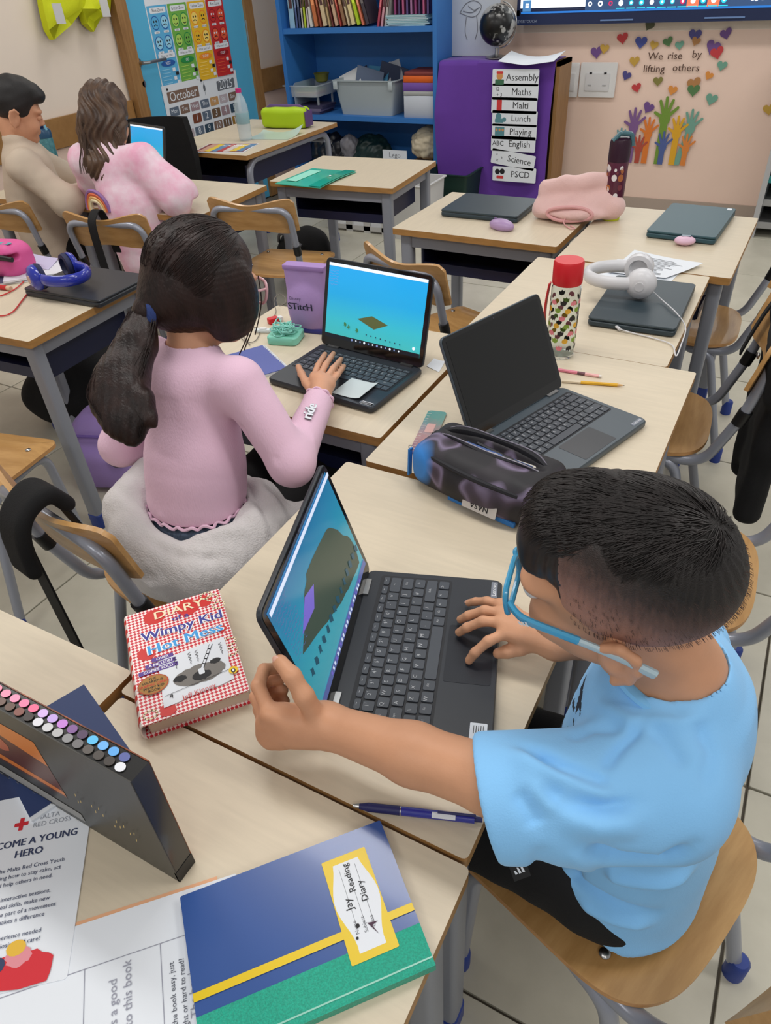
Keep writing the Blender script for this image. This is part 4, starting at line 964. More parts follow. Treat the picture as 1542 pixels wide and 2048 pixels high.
def jag(pts, n=5, a=.02, seed=1):
    rs = random.Random(seed); out = []
    for p, q in zip(pts, pts[1:]+pts[:1]):
        for k in range(n):
            t = k/n; s = rs.uniform(-a, a) if k else 0; out.append((p[0]+(q[0]-p[0])*t+s, p[1]+(q[1]-p[1])*t+(rs.uniform(-a, a) if k else 0)))
    return out
def boy_pic(W, H):
    mt = [sm((62, 76, 66), .45), sm((106, 92, 180), .7), sm((38, 78, 96), .5), sm((84, 96, 150), .6), sm((196, 206, 226), .7), sm((150, 170, 196), .5), sm((70, 84, 74), .4)]
    S = lambda L: [(u*W, v*H) for u, v in L]
    it = [('p', S(jag([(.08, .47), (.30, .35), (.52, .22), (.71, .14), (.94, .10), (.97, .24), (.94, .40), (.81, .66), (.73, .72), (.40, .76), (.30, .69)], 3, .012, 3)), 0)]
    it += [('p', S([(.30, .68), (.15, .55), (.33, .52), (.42, .63)]), 1)]
    for k in range(14):
        u = .06+.068*k; v = .27-.004*k; it.append(('p', S(jag([(u, v), (u+.03, v-.03), (u+.04, v+.03), (u+.012, v+.055)], 2, .008, k)), 2))
    it.append(('p', S([(.0, .0), (1, 0), (1, .06), (0, .06)]), 3))
    for k in range(22): it.append(('p', [(W*(.2+.03*k), H*.015), (W*(.215+.03*k), H*.015), (W*(.215+.03*k), H*.045), (W*(.2+.03*k), H*.045)], 4 if k % 3 else 1))
    rs = random.Random(2)
    for k in range(13):
        v = .93-.034*k; u = .02; pts = []
        while u < .16+.1*rs.random(): pts.append((u*W, (v+rs.uniform(-.01, .01))*H)); u += .008
        it.append(('l', pts, .0006, 3))
    it.append(('p', S([(0, .965), (1, .965), (1, 1), (0, 1)]), 4))
    return mt, it
def girl_pic(W, H):
    mt = [sm((84, 92, 54), .5), sm((60, 120, 80), .5), sm((20, 26, 34), .6), sm((40, 60, 80), .5), sm((210, 218, 226), .8), sm((120, 140, 190), .5)]
    S = lambda L: [(u*W, v*H) for u, v in L]
    it = [('p', S([(.34, .33), (.49, .405), (.66, .33), (.52, .235)]), 0), ('p', S([(.36, .33), (.49, .39), (.63, .33), (.52, .255)]), 0)]
    it += [('p', S([(0, 0), (1, 0), (1, .055), (0, .055)]), 2), ('p', S([(0, .96), (1, .96), (1, 1), (0, 1)]), 4)]
    for k in range(12): it.append(('p', circ(.0022 if k % 3 else .003, 8, W*(.3+.045*k), H*.028), 4 if k % 2 else 5))
    for k, u in enumerate((.2, .24, .33)): it.append(('p', S(jag([(u, .2-.02*k), (u+.022, .185-.02*k), (u+.03, .23-.02*k), (u+.008, .25-.02*k)], 3, .01, k)), 1))
    for k in range(8): it.append(('p', circ(.002, 7, W*(.45+.05*k), H*(.145-.004*k)), 3))
    rs = random.Random(4)
    for k in range(6): it.append(('l', [(W*(.015+.012*j), H*(.9-.035*k+rs.uniform(-.01, .01))) for j in range(9)], .0006, 5))
    it.append(('p', circ(.004, 10, W*.94, H*.11), 4))
    return mt, it
sky = ramp_mat('builder_sky_screen', [(0, (64, 170, 160)), (.35, (50, 168, 184)), (.65, (28, 150, 204)), (1, (30, 150, 214))], 2, 0, .2, .2, emit=.7)
sky2 = ramp_mat('builder_sky_screen_dim', [(0, (90, 168, 180)), (.4, (58, 156, 176)), (.7, (46, 138, 172)), (1, (40, 112, 160))], 2, 0, .2, .14, emit=.42)
lb_ = laptop('open black laptop of the blue-shirted boy with a building program on screen', -.307, .597, R_(108.4), 105, screen=(sky2, boy_pic))
base_ = [c for c in lb_.children if c.name.startswith('base')][0]
st = MB().prism(rrect(.035, .022, .001, 2, -.1325, -.0885), .0166, .0169).build('asset_sticker', m_paper, base_, 0)
print_on('sticker_print', [m_ink], base_, Matrix.Translation((-.1325, -.0885, .017)), [('l', [(.002, .006-.003*k), (.013, .006-.003*k)], .0008, 0) for k in range(5)])
lg_ = laptop('open black laptop of the girl in pink, blue scene on its screen', -.842, 1.283, R_(-5.5), 106, screen=(sky, girl_pic), legends=True)
bg_ = [c for c in lg_.children if c.name.startswith('base')][0]
MB().prism(rrect(.03, .012, .001, 2, .13, -.095), .0166, .0169).build('asset_sticker', m_paper, bg_, 0)
laptop('open dark grey laptop with a black screen beside the glitter ruler', -.305, 1.235, R_(71.1), 114, shell=mat('laptop_shell_painted_reflection', (70, 80, 88), .35))  # shell colour lightened to carry the light this laptop reflects
laptop('closed black laptop under the blue headphones', -1.928, 1.497, R_(2), w=.325, d=.23)
laptop('closed teal-grey laptop under the white headphones', -.296, 1.95, R_(91), w=.325, d=.22, shell=m_lid)
laptop('closed dark laptop behind the purple mouse', -1.03, 2.69, R_(0), w=.305, d=.25, shell=m_lid)
l4 = laptop('closed teal laptop with a small white corner label at the far right', -.3, 2.72, R_(87), w=.35, d=.22, shell=mat('laptop_lid_teal', (44, 78, 88), .4))
MB().prism(rrect(.02, .016, .002, 2, .155, -.09), .0252, .0256).build('corner_label', m_paper, l4, 0)
gp2 = at(285, 300, ZD); laptop('open laptop seen edge-on in front of the girl with loose hair', -2.86, 2.64, R_(-14), 104, w=.3, d=.215, screen=(sky, girl_pic), legends=False)

# ------------------------------------------------------------ headphones
def headphones(label, x, y, z, rz, m, m2, m3, fold=0, R0=.068, lay=True, rx=0):
    t = thing('headphones', label, 'headphones', (x, y, z), group=None, rot=(rx, 0, rz))
    # lies on its side: band in the horizontal plane, standing on its edge
    pts = [(R0*math.cos(a)*.95, R0*1.25*math.sin(a)+.02, .042) for a in np.linspace(R_(-18), R_(198), 30)]
    MB().tube(pts, .012, 10, flat=1.5, up=(0, 0, 1)).build('headband', m, t)
    for s in (-1, 1):
        mx = Matrix.Translation((s*R0*.92, -.03, .042)) @ Matrix.Rotation(R_(90)*s, 4, 'Y') @ Matrix.Rotation(R_(12*s), 4, 'X')
        MB().lathe([(.001, .022), (.018, .022), (.022, .020), (.034, .014), (.039, .004), (.039, -.004), (.001, -.004)], 28, mx).build('ear_cup', m, t)
        MB().lathe([(.036, -.004), (.040, -.010), (.037, -.020), (.026, -.022), (.020, -.012), (.001, -.012)], 28, mx).build('ear_pad', m2, t)
        MB().lathe([(.001, .0235), (.012, .0235), (.013, .021)], 20, mx).build('cup_badge', m3, t)
        MB().tube([(s*R0*.93, .0, .042), (s*R0*.99, -.02, .042)], .009, 8).build('yoke', m, t)
    return t
m_cob = mat('cobalt_plastic', (34, 48, 160), .22, coat=.6)
headphones('cobalt blue headphones lying on the closed black laptop', -1.97, 1.44, ZD+.0265, R_(-96), m_cob, mat('dark_blue_pad', (24, 30, 70), .6), mat('bronze_badge', (196, 160, 150), .3))
m_whp = mat('white_gloss_plastic', (214, 214, 218), .3)
headphones('white headphones lying on the closed teal-grey laptop', -.355, 2.0, ZD+.0265, R_(104), m_whp, m_whp, flat((206, 206, 210)), R0=.072)
def cable(name, label, pts, r, m, n=8):
    o = thing(name, label, 'cable', tuple(pts[0])); b = Vector(pts[0])
    MB().tube([p-b for p in smooth_path(pts, n)], r, 6).build('wire', m, o); return o
T_ = lambda x, y, z=ZD: Vector(tuple(at(x, y, z)))
rc = cable('headphone_cable', 'red headphone cable curling over the left desk', [T_(86, 553, ZD+.03), T_(72, 566, ZD+.006), T_(45, 600, ZD+.004), T_(25, 624, ZD+.004), T_(0, 632, ZD+.004), T_(-40, 625, ZD+.004)], .0022, mat('red_cable', (190, 44, 46), .4))
cable('headphone_cable', 'second loop of red cable beside the red marker', [T_(50, 560, ZD+.004), T_(30, 578, ZD+.004), T_(0, 592, ZD+.004), T_(-40, 600, ZD+.004)], .0022, mat('red_cable', (190, 44, 46), .4))
wc = cable('headphone_cable', 'thin white cable from the white headphones hanging over the desk edge', [T_(1298, 575, ZD+.05), T_(1322, 598, ZD+.032), T_(1352, 625, ZD+.03), T_(1371, 655, ZD+.012), T_(1362, 690, ZD+.004), T_(1352, 712, ZD+.004), T_(1344, 690, ZD+.004), T_(1310, 677, ZD+.004), T_(1270, 667, ZD+.004), T_(1238, 658, ZD+.008)], .0016, m_whp)
MB().tube([Vector(tuple(at(1240, 659, ZD+.008)))-Vector(wc.location), Vector(tuple(at(1232, 652, ZD+.01)))-Vector(wc.location)], .004, 8).build('plug', m_whp, wc)

# ------------------------------------------------------------ bottles
# clear bottle with red cap
m_glass = mat('clear_bottle_glass', (235, 240, 240), .04, trans=1.0, ior=1.12); m_redcap = mat('red_cap_plastic', (204, 30, 40), .35)
bx, by = -.418, 1.60
bt = thing('water_bottle', 'clear bottle with tulip pattern and red screw cap', 'bottle', (bx, by, ZD+.0005))
MB().lathe([(.001, 0), (.030, 0), (.034, .004), (.034, .168), (.031, .178), (.027, .182), (.026, .182), (.030, .174), (.0325, .166), (.0325, .008), (.001, .006)], 36).build('glass_body', m_glass, bt)
MB().lathe([(.0285, .176), (.033, .178), (.0345, .182), (.0345, .226), (.032, .231), (.001, .231)], 36).build('screw_cap', m_redcap, bt)
MB().slab(lambda s, t: Vector((-.036-.006*math.sin(3*t), -.018+.014*(s-.5), .18-.13*t)), 3, 8, .003).build('strap', m_redcap, bt)
pc_ = [flat((40, 36, 34)), flat((222, 170, 50)), flat((226, 130, 140)), flat((130, 160, 60))]
def tulip(s, kind, up):
    P = [(-.5, 0), (-.5, .45), (-.25, .28), (0, .55), (.25, .28), (.5, .45), (.5, 0), (.36, -.28), (0, -.4), (-.36, -.28)] if kind else [(.5*math.cos(a)*(1 if abs(math.sin(a)) < .9 else .9), .45*math.sin(a)) for a in np.linspace(0, 2*math.pi, 13)[:-1]]
    return [(x*s, (y if up else -y)*s) for x, y in P]
for r in range(7):
    mb = MB()
    for k in range(9):
        c = (k*2+r*3) % 4; a0 = 2*math.pi*(k+.5*(r % 2))/9; zz = .03+.0185*r
        pl = tulip(.0145, c != 1, (r+k) % 2)
        vs = [Vector((.0344*math.cos(a0+p[0]/.0344), .0344*math.sin(a0+p[0]/.0344), zz+p[1])) for p in pl]; mb.add(vs+[sum(vs, Vector())/len(vs)*1.005], [(i, (i+1) % len(vs), len(vs)) for i in range(len(vs))], c)
    o = mb.build('tulip_print', pc_, bt, 0); o['kind'] = 'stuff'
# maroon bottle
mx_, my_ = at(1221, 438, ZD)[:2]
mb_ = thing('water_bottle', 'tall maroon bottle with dark lid and lime base on the far desk', 'bottle', (mx_, my_, ZD+.0005), rz=.5)
m_mar = mat('maroon_bottle', (84, 24, 52), .3, coat=.3); k_ = 1.12
MB().lathe([(.001, 0), (.030, 0), (.031, .012), (.001, .012)], 28).build('base_ring', flat((196, 206, 30)), mb_)
MB().lathe([(.031, .012), (.034, .016), (.035, .19), (.033, .196), (.001, .196)], 32).build('bottle_body', m_mar, mb_)
MB().lathe([(.036, .194), (.0365, .25), (.033, .262), (.02, .268), (.001, .268)], 32, Matrix.Identity(4)).build('lid', flat((48, 20, 40), .3), mb_)
MB().tube(fillet([(-.03, -.012, .258), (-.01, -.015, .282), (.03, -.012, .276), (.036, -.01, .24)], .01), .008, 8).build('carry_latch', flat((70, 110, 120), .25), mb_)
rs = random.Random(5); mb = MB()
for k in range(26):
    a0 = -2.3+rs.uniform(-1.0, 1.0); z0 = .03+.155*rs.random(); s = rs.uniform(.004, .011); n = 8
    vs = [Vector((.0356*math.cos(a0+s*math.cos(q)/.0356), .0356*math.sin(a0+s*math.cos(q)/.0356), z0+s*1.2*math.sin(q))) for q in np.linspace(0, 2*math.pi, n+1)[:-1]]
    mb.add(vs, [tuple(range(n))], k % 3)
o = mb.build('blossom_print', [flat((226, 220, 222)), flat((176, 104, 60)), flat((120, 54, 66))], mb_, 0); o['kind'] = 'stuff'
# water bottle on the door desk
kb = at(492, 280, ZD); wb = thing('water_bottle', 'clear plastic water bottle with pink cap on the door desk', 'bottle', (kb[0], kb[1], ZD+.0005))
MB().lathe([(.001, 0), (.033, 0), (.038, .01), (.036, .04), (.038, .07), (.036, .1), (.038, .13), (.037, .17), (.028, .205), (.014, .232), (.013, .245), (.001, .245)], 28).build('bottle_body', mat('pet_plastic', (206, 222, 232), .1, alpha=.45), wb)
MB().lathe([(.0372, .085), (.0385, .087), (.0385, .14), (.0372, .142)], 28).build('label_band', mat('bottle_label', (150, 186, 196), .4, alpha=.8), wb)
MB().lathe([(.016, .238), (.016, .258), (.001, .259)], 20).build('screw_cap', flat((196, 40, 120)), wb)
# teal bottle by the beige boy
tb = at(112, 350, ZD); tl = thing('water_bottle', 'teal bottle with dark blue flip spout between the two far children', 'bottle', (tb[0], tb[1], ZD+.0005))
MB().lathe([(.001, 0), (.036, 0), (.038, .006), (.038, .17), (.035, .178), (.001, .178)], 28).build('bottle_body', mat('teal_bottle', (86, 142, 150), .25, c2=(60, 112, 122), vs=60), tl)
MB().lathe([(.039, .172), (.04, .2), (.032, .212), (.001, .214)], 28).build('lid', flat((40, 78, 110), .3), tl)
MB().tube(fillet([(-.032, 0, .205), (-.008, 0, .262), (.02, 0, .262), (.034, 0, .205)], .012), .006, 8).build('carry_loop', flat((120, 176, 200), .3), tl)
MB().tube([(.0, 0, .21), (.008, 0, .25)], .011, 10).build('spout', flat((30, 50, 96), .3), tl)

# ------------------------------------------------------------ small things on the far desks
mp_ = at(1003, 458, ZD); ms = thing('computer_mouse', 'lilac wireless mouse in front of the closed dark laptop', 'mouse', (mp_[0], mp_[1], ZD+.0005), R_(70))
body('mouse_shell', [ell((0, 0, .012), (.03, .052, .022), k=.001), rbox((0, 0, -.015), (.06, .08, .015), .001, k=.003, op='s')], .0025, mat('lilac_plastic', (170, 142, 184), .35), ms)
MB().box((0, .03, .031), (.004, .012, .006), bev=.0018).build('scroll_wheel', flat((120, 100, 140)), ms)
ep = at(1368, 490, ZD); es = thing('earbud_case', 'pale pink earbud case with a grey display beside the teal laptop', 'earbud case', (ep[0], ep[1], ZD+.0005), R_(12))
body('case_shell', [ell((0, 0, .014), (.033, .025, .014), k=.001)], .002, mat('pale_pink_plastic', (222, 184, 206), .3), es); MB().box((.002, .004, .0275), (.028, .016, .002), bev=.002).build('display', flat((70, 90, 110), .2), es)
# fluffy pink pouch
fp = at(1150, 432, ZD); pf = thing('pencil_pouch', 'pale pink plush pouch with ruffled pocket beside the maroon bottle', 'pouch', (-.69, 2.68, ZD+.0005), R_(8))
def eul_(a, b, c): return np.array(Euler((a, b, c)).to_matrix())
m_plush = mat('pink_plush', (226, 188, 184), .95, bump=.35, bs=260, sheen=.5)
pouch_pr = [cone((-.12, 0, .04), (.115, .02, .05), .04, .046, .02), ell((-.02, -.012, .03), (.13, .062, .03), k=.02), rbox((-.01, .012, .075), (.125, .018, .065), .016, eul_(0, R_(-5), R_(6)), k=.03), cone((-.13, .0, .10), (-.05, .006, .125), .010, .016, .03), cone((-.05, .006, .125), (.11, .03, .135), .016, .012, .03), rbox((0, 0, -.05), (.3, .3, .05), .001, k=.006, op='s')]
body('plush_body', pouch_pr, .005, m_plush, pf, lambda P: .005*wnoise(P, 45, 3)+.002*wnoise(P, 110, 4))
MB().tube([(.08*math.cos(a)-.02, -.062-.004*math.cos(3*a), .035+.024*math.sin(a)) for a in np.linspace(0, 2*math.pi, 30)[:-1]], .006, 8, closed=True).build('pocket_ruffle', mat('pink_trim', (214, 160, 160), .9), pf)
MB().tube(smooth_path([(-.03, -.066, .03), (-.035, -.08, .012), (-.02, -.1, .004), (.0, -.125, .004), (.01, -.115, .004), (-.01, -.09, .005)], 5), .0022, 6).build('drawstring', mat('pink_trim', (214, 160, 160), .9), pf)
# papers on the headphone desk
def sheet(name, label, pts, z, m, th=.0008, curl=.004, cat='paper', lines=0, seed=0, n=9):
    A, B, Cc, D = [Vector((p[0], p[1], 0)) for p in pts]; o = thing(name, label, cat, (A.x, A.y, z)); O = Vector((A.x, A.y, 0))
    f = lambda s, t: (A*(1-s)*(1-t)+B*s*(1-t)+Cc*s*t+D*(1-s)*t)-O+Vector((0, 0, th+curl*(max(0, s*t-.4)**2*4+max(0, (1-s)*t-.6)**2*3)))
    MB().slab(f, n, n, th).build('sheet', m, o)
    if lines:
        mb = MB(); rs = random.Random(seed)
        for k in range(lines):
            t = .12+.76*k/lines; s0, s1 = .12, rs.uniform(.6, .88); P = [f(s0+(s1-s0)*q/8, t)+Vector((0, 0, .0008)) for q in range(9)]
            w = (D-A)*.006
            mb.add([p-w for p in P]+[p+w for p in P], [(i, i+1, 10+i, 9+i) for i in range(8)])
        o2 = mb.build('printed_lines', m_greyink, o, 0); o2['kind'] = 'stuff'
    return o
sheet('worksheet', 'lower white worksheet fanned under another behind the white headphones', [at(1168, 552, ZD)[:2], at(1340, 566, ZD)[:2], at(1375, 530, ZD)[:2], at(1235, 520, ZD)[:2]], ZD+.0006, m_paper)
sheet('worksheet', 'upper white worksheet with printed lines behind the white headphones', [at(1215, 548, ZD)[:2], at(1330, 560, ZD)[:2], at(1405, 534, ZD)[:2], at(1268, 505, ZD)[:2]], ZD+.006, m_paper, lines=13)
# pencils, ruler
def rod(name, label, cat, a, b, r, mats, n=6, z=ZD):
    """pencil or pen lying from pixel a to pixel b: mats = [(t0,t1,r0,r1,material,part)]"""
    A = T_(*a, z+r); B = T_(*b, z+r); o = thing(name, label, cat, (A.x, A.y, z)); d = B-A
    for t0, t1, r0, r1, m, nm in mats: MB().tube([Vector((0, 0, r))+d*t0, Vector((0, 0, r))+d*t1], [r*r0, r*r1], n).build(nm, m, o, 30)
    return o
m_wood = mat('bare_pencil_wood', (214, 174, 120), .7)
rod('pencil', 'yellow pencil with a sharp point on the black-screen laptop desk', 'pencil', (1124, 762), (1250, 771), .004, [(0, .30, 1, 1, flat((222, 206, 180)), 'label_end'), (.30, .88, 1, 1, flat((220, 168, 40)), 'barrel'), (.88, .97, 1, .3, m_wood, 'sharpened_cone'), (.97, 1, .3, .05, m_ink, 'lead')])
rod('pencil', 'pink patterned pencil next to the yellow one', 'pencil', (1108, 738), (1203, 753), .004, [(0, .5, 1, 1, flat((222, 130, 150)), 'barrel'), (.5, .66, 1, 1, flat((110, 70, 80)), 'dark_band'), (.66, .95, 1, 1, flat((232, 176, 176)), 'upper_barrel'), (.95, 1, .9, .8, flat((230, 226, 222)), 'eraser')])
ru = thing('ruler', 'short glitter ruler shading from teal to purple', 'ruler', (-.556, 1.144, ZD+.0005), R_(12)); m_gl = ramp_mat('glitter_resin', [(0, (112, 84, 112)), (.35, (170, 128, 128)), (.6, (150, 140, 140)), (.8, (96, 152, 144)), (1, (84, 150, 146))], 1, -.09, .09, .25, wob=.06, wobs=90, coat=.5)
MB().prism(rrect(.042, .17, .008, 4), 0, .004, bev=.0008).build('resin_slab', m_gl, ru)
MB().prism(rrect(.018, .035, .003, 2, 0, .012), .004, .0044).build('pink_window', flat((214, 170, 164), .3), ru, 0)
mb = MB()
for k in range(17): mb.box((-.016, -.08+.01*k, .0042), (.007 if k % 5 else .012, .0007, .0003))
mb.build('scale_marks', flat((230, 226, 220)), ru, 0)['kind'] = 'stuff'
# black and blue pencil case, unzipped
pcs = thing('pencil_case', 'unzipped black pencil case with blue and lilac splashes by the boy', 'pencil case', (-.37, 1.005, ZD+.0005), R_(-12))
def pcm():
    if 'splash_fabric' in MATS: return MATS['splash_fabric']
    m = bpy.data.materials.new('splash_fabric'); m.use_nodes = True; MATS['splash_fabric'] = m; nt = m.node_tree; L = nt.links; b = nt.nodes['Principled BSDF']; b.inputs['Roughness'].default_value = .6
    tc = nt.nodes.new('ShaderNodeTexCoord'); n = nt.nodes.new('ShaderNodeTexNoise'); n.inputs['Scale'].default_value = 13; n.inputs['Detail'].default_value = 1; L.new(tc.outputs['Object'], n.inputs['Vector'])
    r = nt.nodes.new('ShaderNodeValToRGB'); e = r.color_ramp.elements; e[0].position = .42; e[0].color = rgb(24, 22, 28); e[1].position = .5; e[1].color = rgb(40, 34, 42)
    for p, c in ((.56, (118, 106, 132)), (.62, (70, 58, 74)), (.7, (30, 26, 34))): q = e.new(p); q.color = rgb(*c)
    L.new(n.outputs['Fac'], r.inputs[0])
    vd = nt.nodes.new('ShaderNodeVectorMath'); vd.operation = 'DISTANCE'; vd.inputs[1].default_value = (-.112, -.055, .05); L.new(tc.outputs['Object'], vd.inputs[0])
    mr = nt.nodes.new('ShaderNodeMapRange'); mr.inputs[1].default_value = .028; mr.inputs[2].default_value = .046; mr.inputs[3].default_value = 1; mr.inputs[4].default_value = 0; L.new(vd.outputs['Value'], mr.inputs[0])
    mx = nt.nodes.new('ShaderNodeMix'); mx.data_type = 'RGBA'; L.new(mr.outputs[0], mx.inputs[0]); L.new(r.outputs[0], mx.inputs[6]); mx.inputs[7].default_value = rgb(48, 128, 206); L.new(mx.outputs[2], b.inputs['Base Color'])
    return m
case_pr = [rbox((0, 0, .042), (.135, .065, .043), .028, k=.01), ell((0, -.02, .04), (.13, .06, .042), k=.03), ell((0.0, .012, .095), (.115, .017, .032), k=.006, op='s'), rbox((0, 0, -.05), (.3, .3, .05), .001, k=.004, op='s')]
body('case_body', case_pr, .0035, pcm(), pcs, lambda P: .0025*wnoise(P, 45, 8))
m_zip = mat('zip_tape', (28, 28, 34), .7, bump=.2, bs=500)
for s, yy, zz in ((-1, -.006, .080), (1, .033, .082)):
    MB().tube(smooth_path([(-.13, .012+s*.004, .066), (-.08, yy-.004*s, zz+.004), (0, yy+.006*s, zz+.004), (.08, yy-.003*s, zz+.002), (.128, .012+s*.004, .062)], 6), .006, 8, flat=1.4).build('zip_tape', m_zip, pcs)
    MB().tube(smooth_path([(-.125, .012+s*.001, .074), (-.08, yy-.001*s, zz+.0125), (0, yy+.004*s, zz+.0125), (.08, yy, zz+.0105), (.124, .012, .07)], 6), .0014, 6).build('zip_teeth', flat((120, 116, 130), .3), pcs)
MB().tube(smooth_path([(-.125, -.045, .066), (-.06, -.064, .074), (.02, -.07, .072), (.1, -.062, .066)], 5), .005, 8).build('front_zip', m_zip, pcs)
MB().slab(lambda s, t: Vector((-.142-.004*t, -.050+.010*(s-.5), .066-.060*t)), 3, 6, .003).build('zip_pull', flat((54, 128, 200)), pcs)
MB().tube([(-.139+.005*math.cos(a), -.050, .068+.005*math.sin(a)) for a in np.linspace(0, 6.28, 12)[:-1]], .001, 5, closed=True).build('zip_ring', m_chrome, pcs)
MB().prism(rrect(.07, .022, .002, 2), 0, .001, Matrix.Translation((.035, -.0788, .026)) @ Matrix.Rotation(R_(74), 4, 'X')).build('name_label', flat((206, 200, 196)), pcs, 0)
mb = MB(); add_text(mb, 'NASA', .015, Matrix.Translation((.035, -.0800, .0265)) @ Matrix.Rotation(R_(74), 4, 'X') @ Matrix.Rotation(R_(180), 4, 'Z'), bold=.02); mb.build('label_word', m_ink, pcs, 0)
MB().box((0.03, -.066, .008), (.14, .006, .010)).build('blue_trim', flat((50, 122, 196)), pcs, 0)
for k, c in enumerate(((206, 200, 190), (60, 90, 150), (40, 40, 44))):
    MB().tube([(-.08+.02*k, .008+.008*k, .072+.002*k), (.09-.01*k, .02-.004*k, .074)], .0035, 6).build('pen_inside', flat(c), pcs)
# story book
bkc = Vector((-.598, .434, 0)); bko = thing('story_book', 'red gingham hardback comic diary lying beside the boy\'s laptop', 'book', (-.605, .437, ZD+.0005), R_(50))
BWd, BHt, BTh = .142, .212, .028
MB().prism(rrect(BWd-.006, BHt-.010, .002, 2, .003, 0), .0025, BTh-.0025).build('page_block', mat('book_pages', (212, 196, 178), .8, var=.06, vs=300, stretch=(1, 1, 60)), bko, 0)
m_ging = gingham('red_gingham', (206, 40, 58), (246, 232, 230), 250)
m_red = flat((206, 44, 40), .35)
MB().prism(rrect(BWd, BHt, .002, 2), 0, .0025).build('back_cover', m_ging, bko, 0); MB().prism(rrect(BWd, BHt, .002, 2), BTh-.0025, BTh).build('front_cover', m_ging, bko, 0)
def spn(s, t): a = R_(90+180*t); return Vector((-BWd/2+.001+.006*math.cos(a), (s-.5)*BHt, BTh/2+BTh/2*math.sin(a)))
MB().slab(spn, 2, 9, .0018).build('spine', flat((232, 222, 216), .4), bko)
mb = MB()
for k in range(11): mb.slab(lambda s, t: spn(.04+.088*k+.04*s, t)+Vector((-.0006, 0, 0)), 2, 9, .0006)
mb.build('spine_stripes', m_red, bko)
bm_ = [m_paper, m_red, flat((62, 62, 150)), flat((66, 160, 226)), flat((245, 245, 248)), m_ink, flat((120, 116, 112)), flat((96, 70, 150)), flat((168, 122, 60)), flat((240, 200, 30)), flat((226, 120, 40)), flat((200, 60, 50)), flat((244, 226, 190))]
it = []
for x, y, r in ((-.03, .086, .016), (.02, .085, .018), (.045, .088, .013), (-.05, .016, .013), (.058, .02, .008), (-.036, -.094, .011)): it.append(('p', jag(circ(r, 9, x, y), 2, .002, int(x*999)), 1))
for x, y in ((.058, .09), (.064, .07), (.05, .098), (.064, -.01), (.063, -.03), (-.058, -.093)): it.append(('l', [(x+.009*math.cos(a), y+.007*math.sin(a)) for a in np.linspace(0, 6.3, 11)], .0022, 12)); 
it += [('t', 'DIARY', .023, .006, .086, 0, 12, 1.15, .015), ('t', 'of a', .014, .006, .069, 0, 2, 1.2, .02), ('t', 'Wimpy Kid', .0245, .006, .049, 0, 4, 1.05, .09), ('t', 'Wimpy Kid', .0245, .006, .049, 0, 2, 1.05, .025), ('t', 'Hot Mess', .026, .006, .021, .04, 4, 1.08, .10), ('t', 'Hot Mess', .026, .006, .021, .04, 3, 1.08, .03)]
it.append(('p', jag([(-.04, -.09), (.056, -.08), (.058, .002), (-.036, -.006)], 5, .0015, 9), 0))
for k, s in enumerate(('OVER', 'A MILLION', 'COPIES SOLD')):
    it.append(('p', rrect(.03+.012*k, .0075, .001, 1, -.03-.004*k, -.001-.0095*k), 7)); it.append(('t', s, .0068, -.03-.004*k, -.001-.0095*k, 0, 4, 1, .02))
# plate of noodles and a fork, line drawing
it.append(('p', jag(circ(.036, 18, .014, -.052, .017), 2, .0018, 5), 6)); it.append(('p', jag(circ(.013, 10, .016, -.056, .009), 2, .0015, 6), 5)); it.append(('p', jag(circ(.009, 10, -.012, -.050, .006), 2, .0015, 7), 5)); it.append(('p', jag(circ(.008, 10, .038, -.038, .005), 2, .001, 8), 5))
it.append(('l', [(.018+.02*t+.0*t, -.045+.04*t) for t in np.linspace(0, 1, 6)], .0032, 0)); it.append(('l', [(.016+.02*t, -.045+.04*t) for t in np.linspace(0, 1, 6)], .0007, 5)); it.append(('l', [(.020+.02*t, -.046+.04*t) for t in np.linspace(0, 1, 6)], .0007, 5)); it.append(('p', rrect(.008, .011, .002, 2, .017, -.049), 0))
for x in (-.014, .006, .016, .05): it.append(('l', [(x+.002*math.sin(9*t*3), -.03+.022*t) for t in np.linspace(0, 1, 9)], .0007, 5))
it.append(('l', [(-.028+.002*math.sin(k), -.078+.002*math.cos(2*k)+k*.0006) for k in range(10)], .0008, 5)); it.append(('l', [(-.036, -.072), (.054, -.062)], .0006, 5))
it.append(('p', circ(.021, 20, -.048, -.045, .017), 8)); it.append(('l', circ(.020, 20, -.048, -.045, .016)+[(-.028, -.045)], .001, 11))
for k, (s, c) in enumerate((('THE', 5), ('HILARIOUS', 5), ('GRAPHIC DIARY', 11), ('WIMPY KID', 5), ('BOOK', 5))): it.append(('t', s, .0056, -.048, -.035-.0052*k, 0, c, 1, .02))
it += [('t', 'Jeff Kinney', .0105, .008, -.083, .08, 11), ('p', circ(.0065, 16, .058, -.066), 9), ('p', circ(.0032, 10, .0577, -.067, .0042), 5), ('p', circ(.0016, 8, .0577, -.0665, .0028), 4)]
print_on('cover_print', bm_, bko, Matrix.Translation((0, 0, BTh)), it)
# navy booklet under the box, behind
nv = thing('booklet', 'navy booklet with white page edge poking out behind the marker box', 'booklet', (-.66, .252, ZD+.0005), R_(-20)); 
MB().box((0, 0, .003), (.15, .13, .005)).build('pages', m_paper, nv, 0); MB().box((-.004, 0, .0062), (.146, .13, .001)).build('cover', flat((44, 62, 108)), nv, 0)
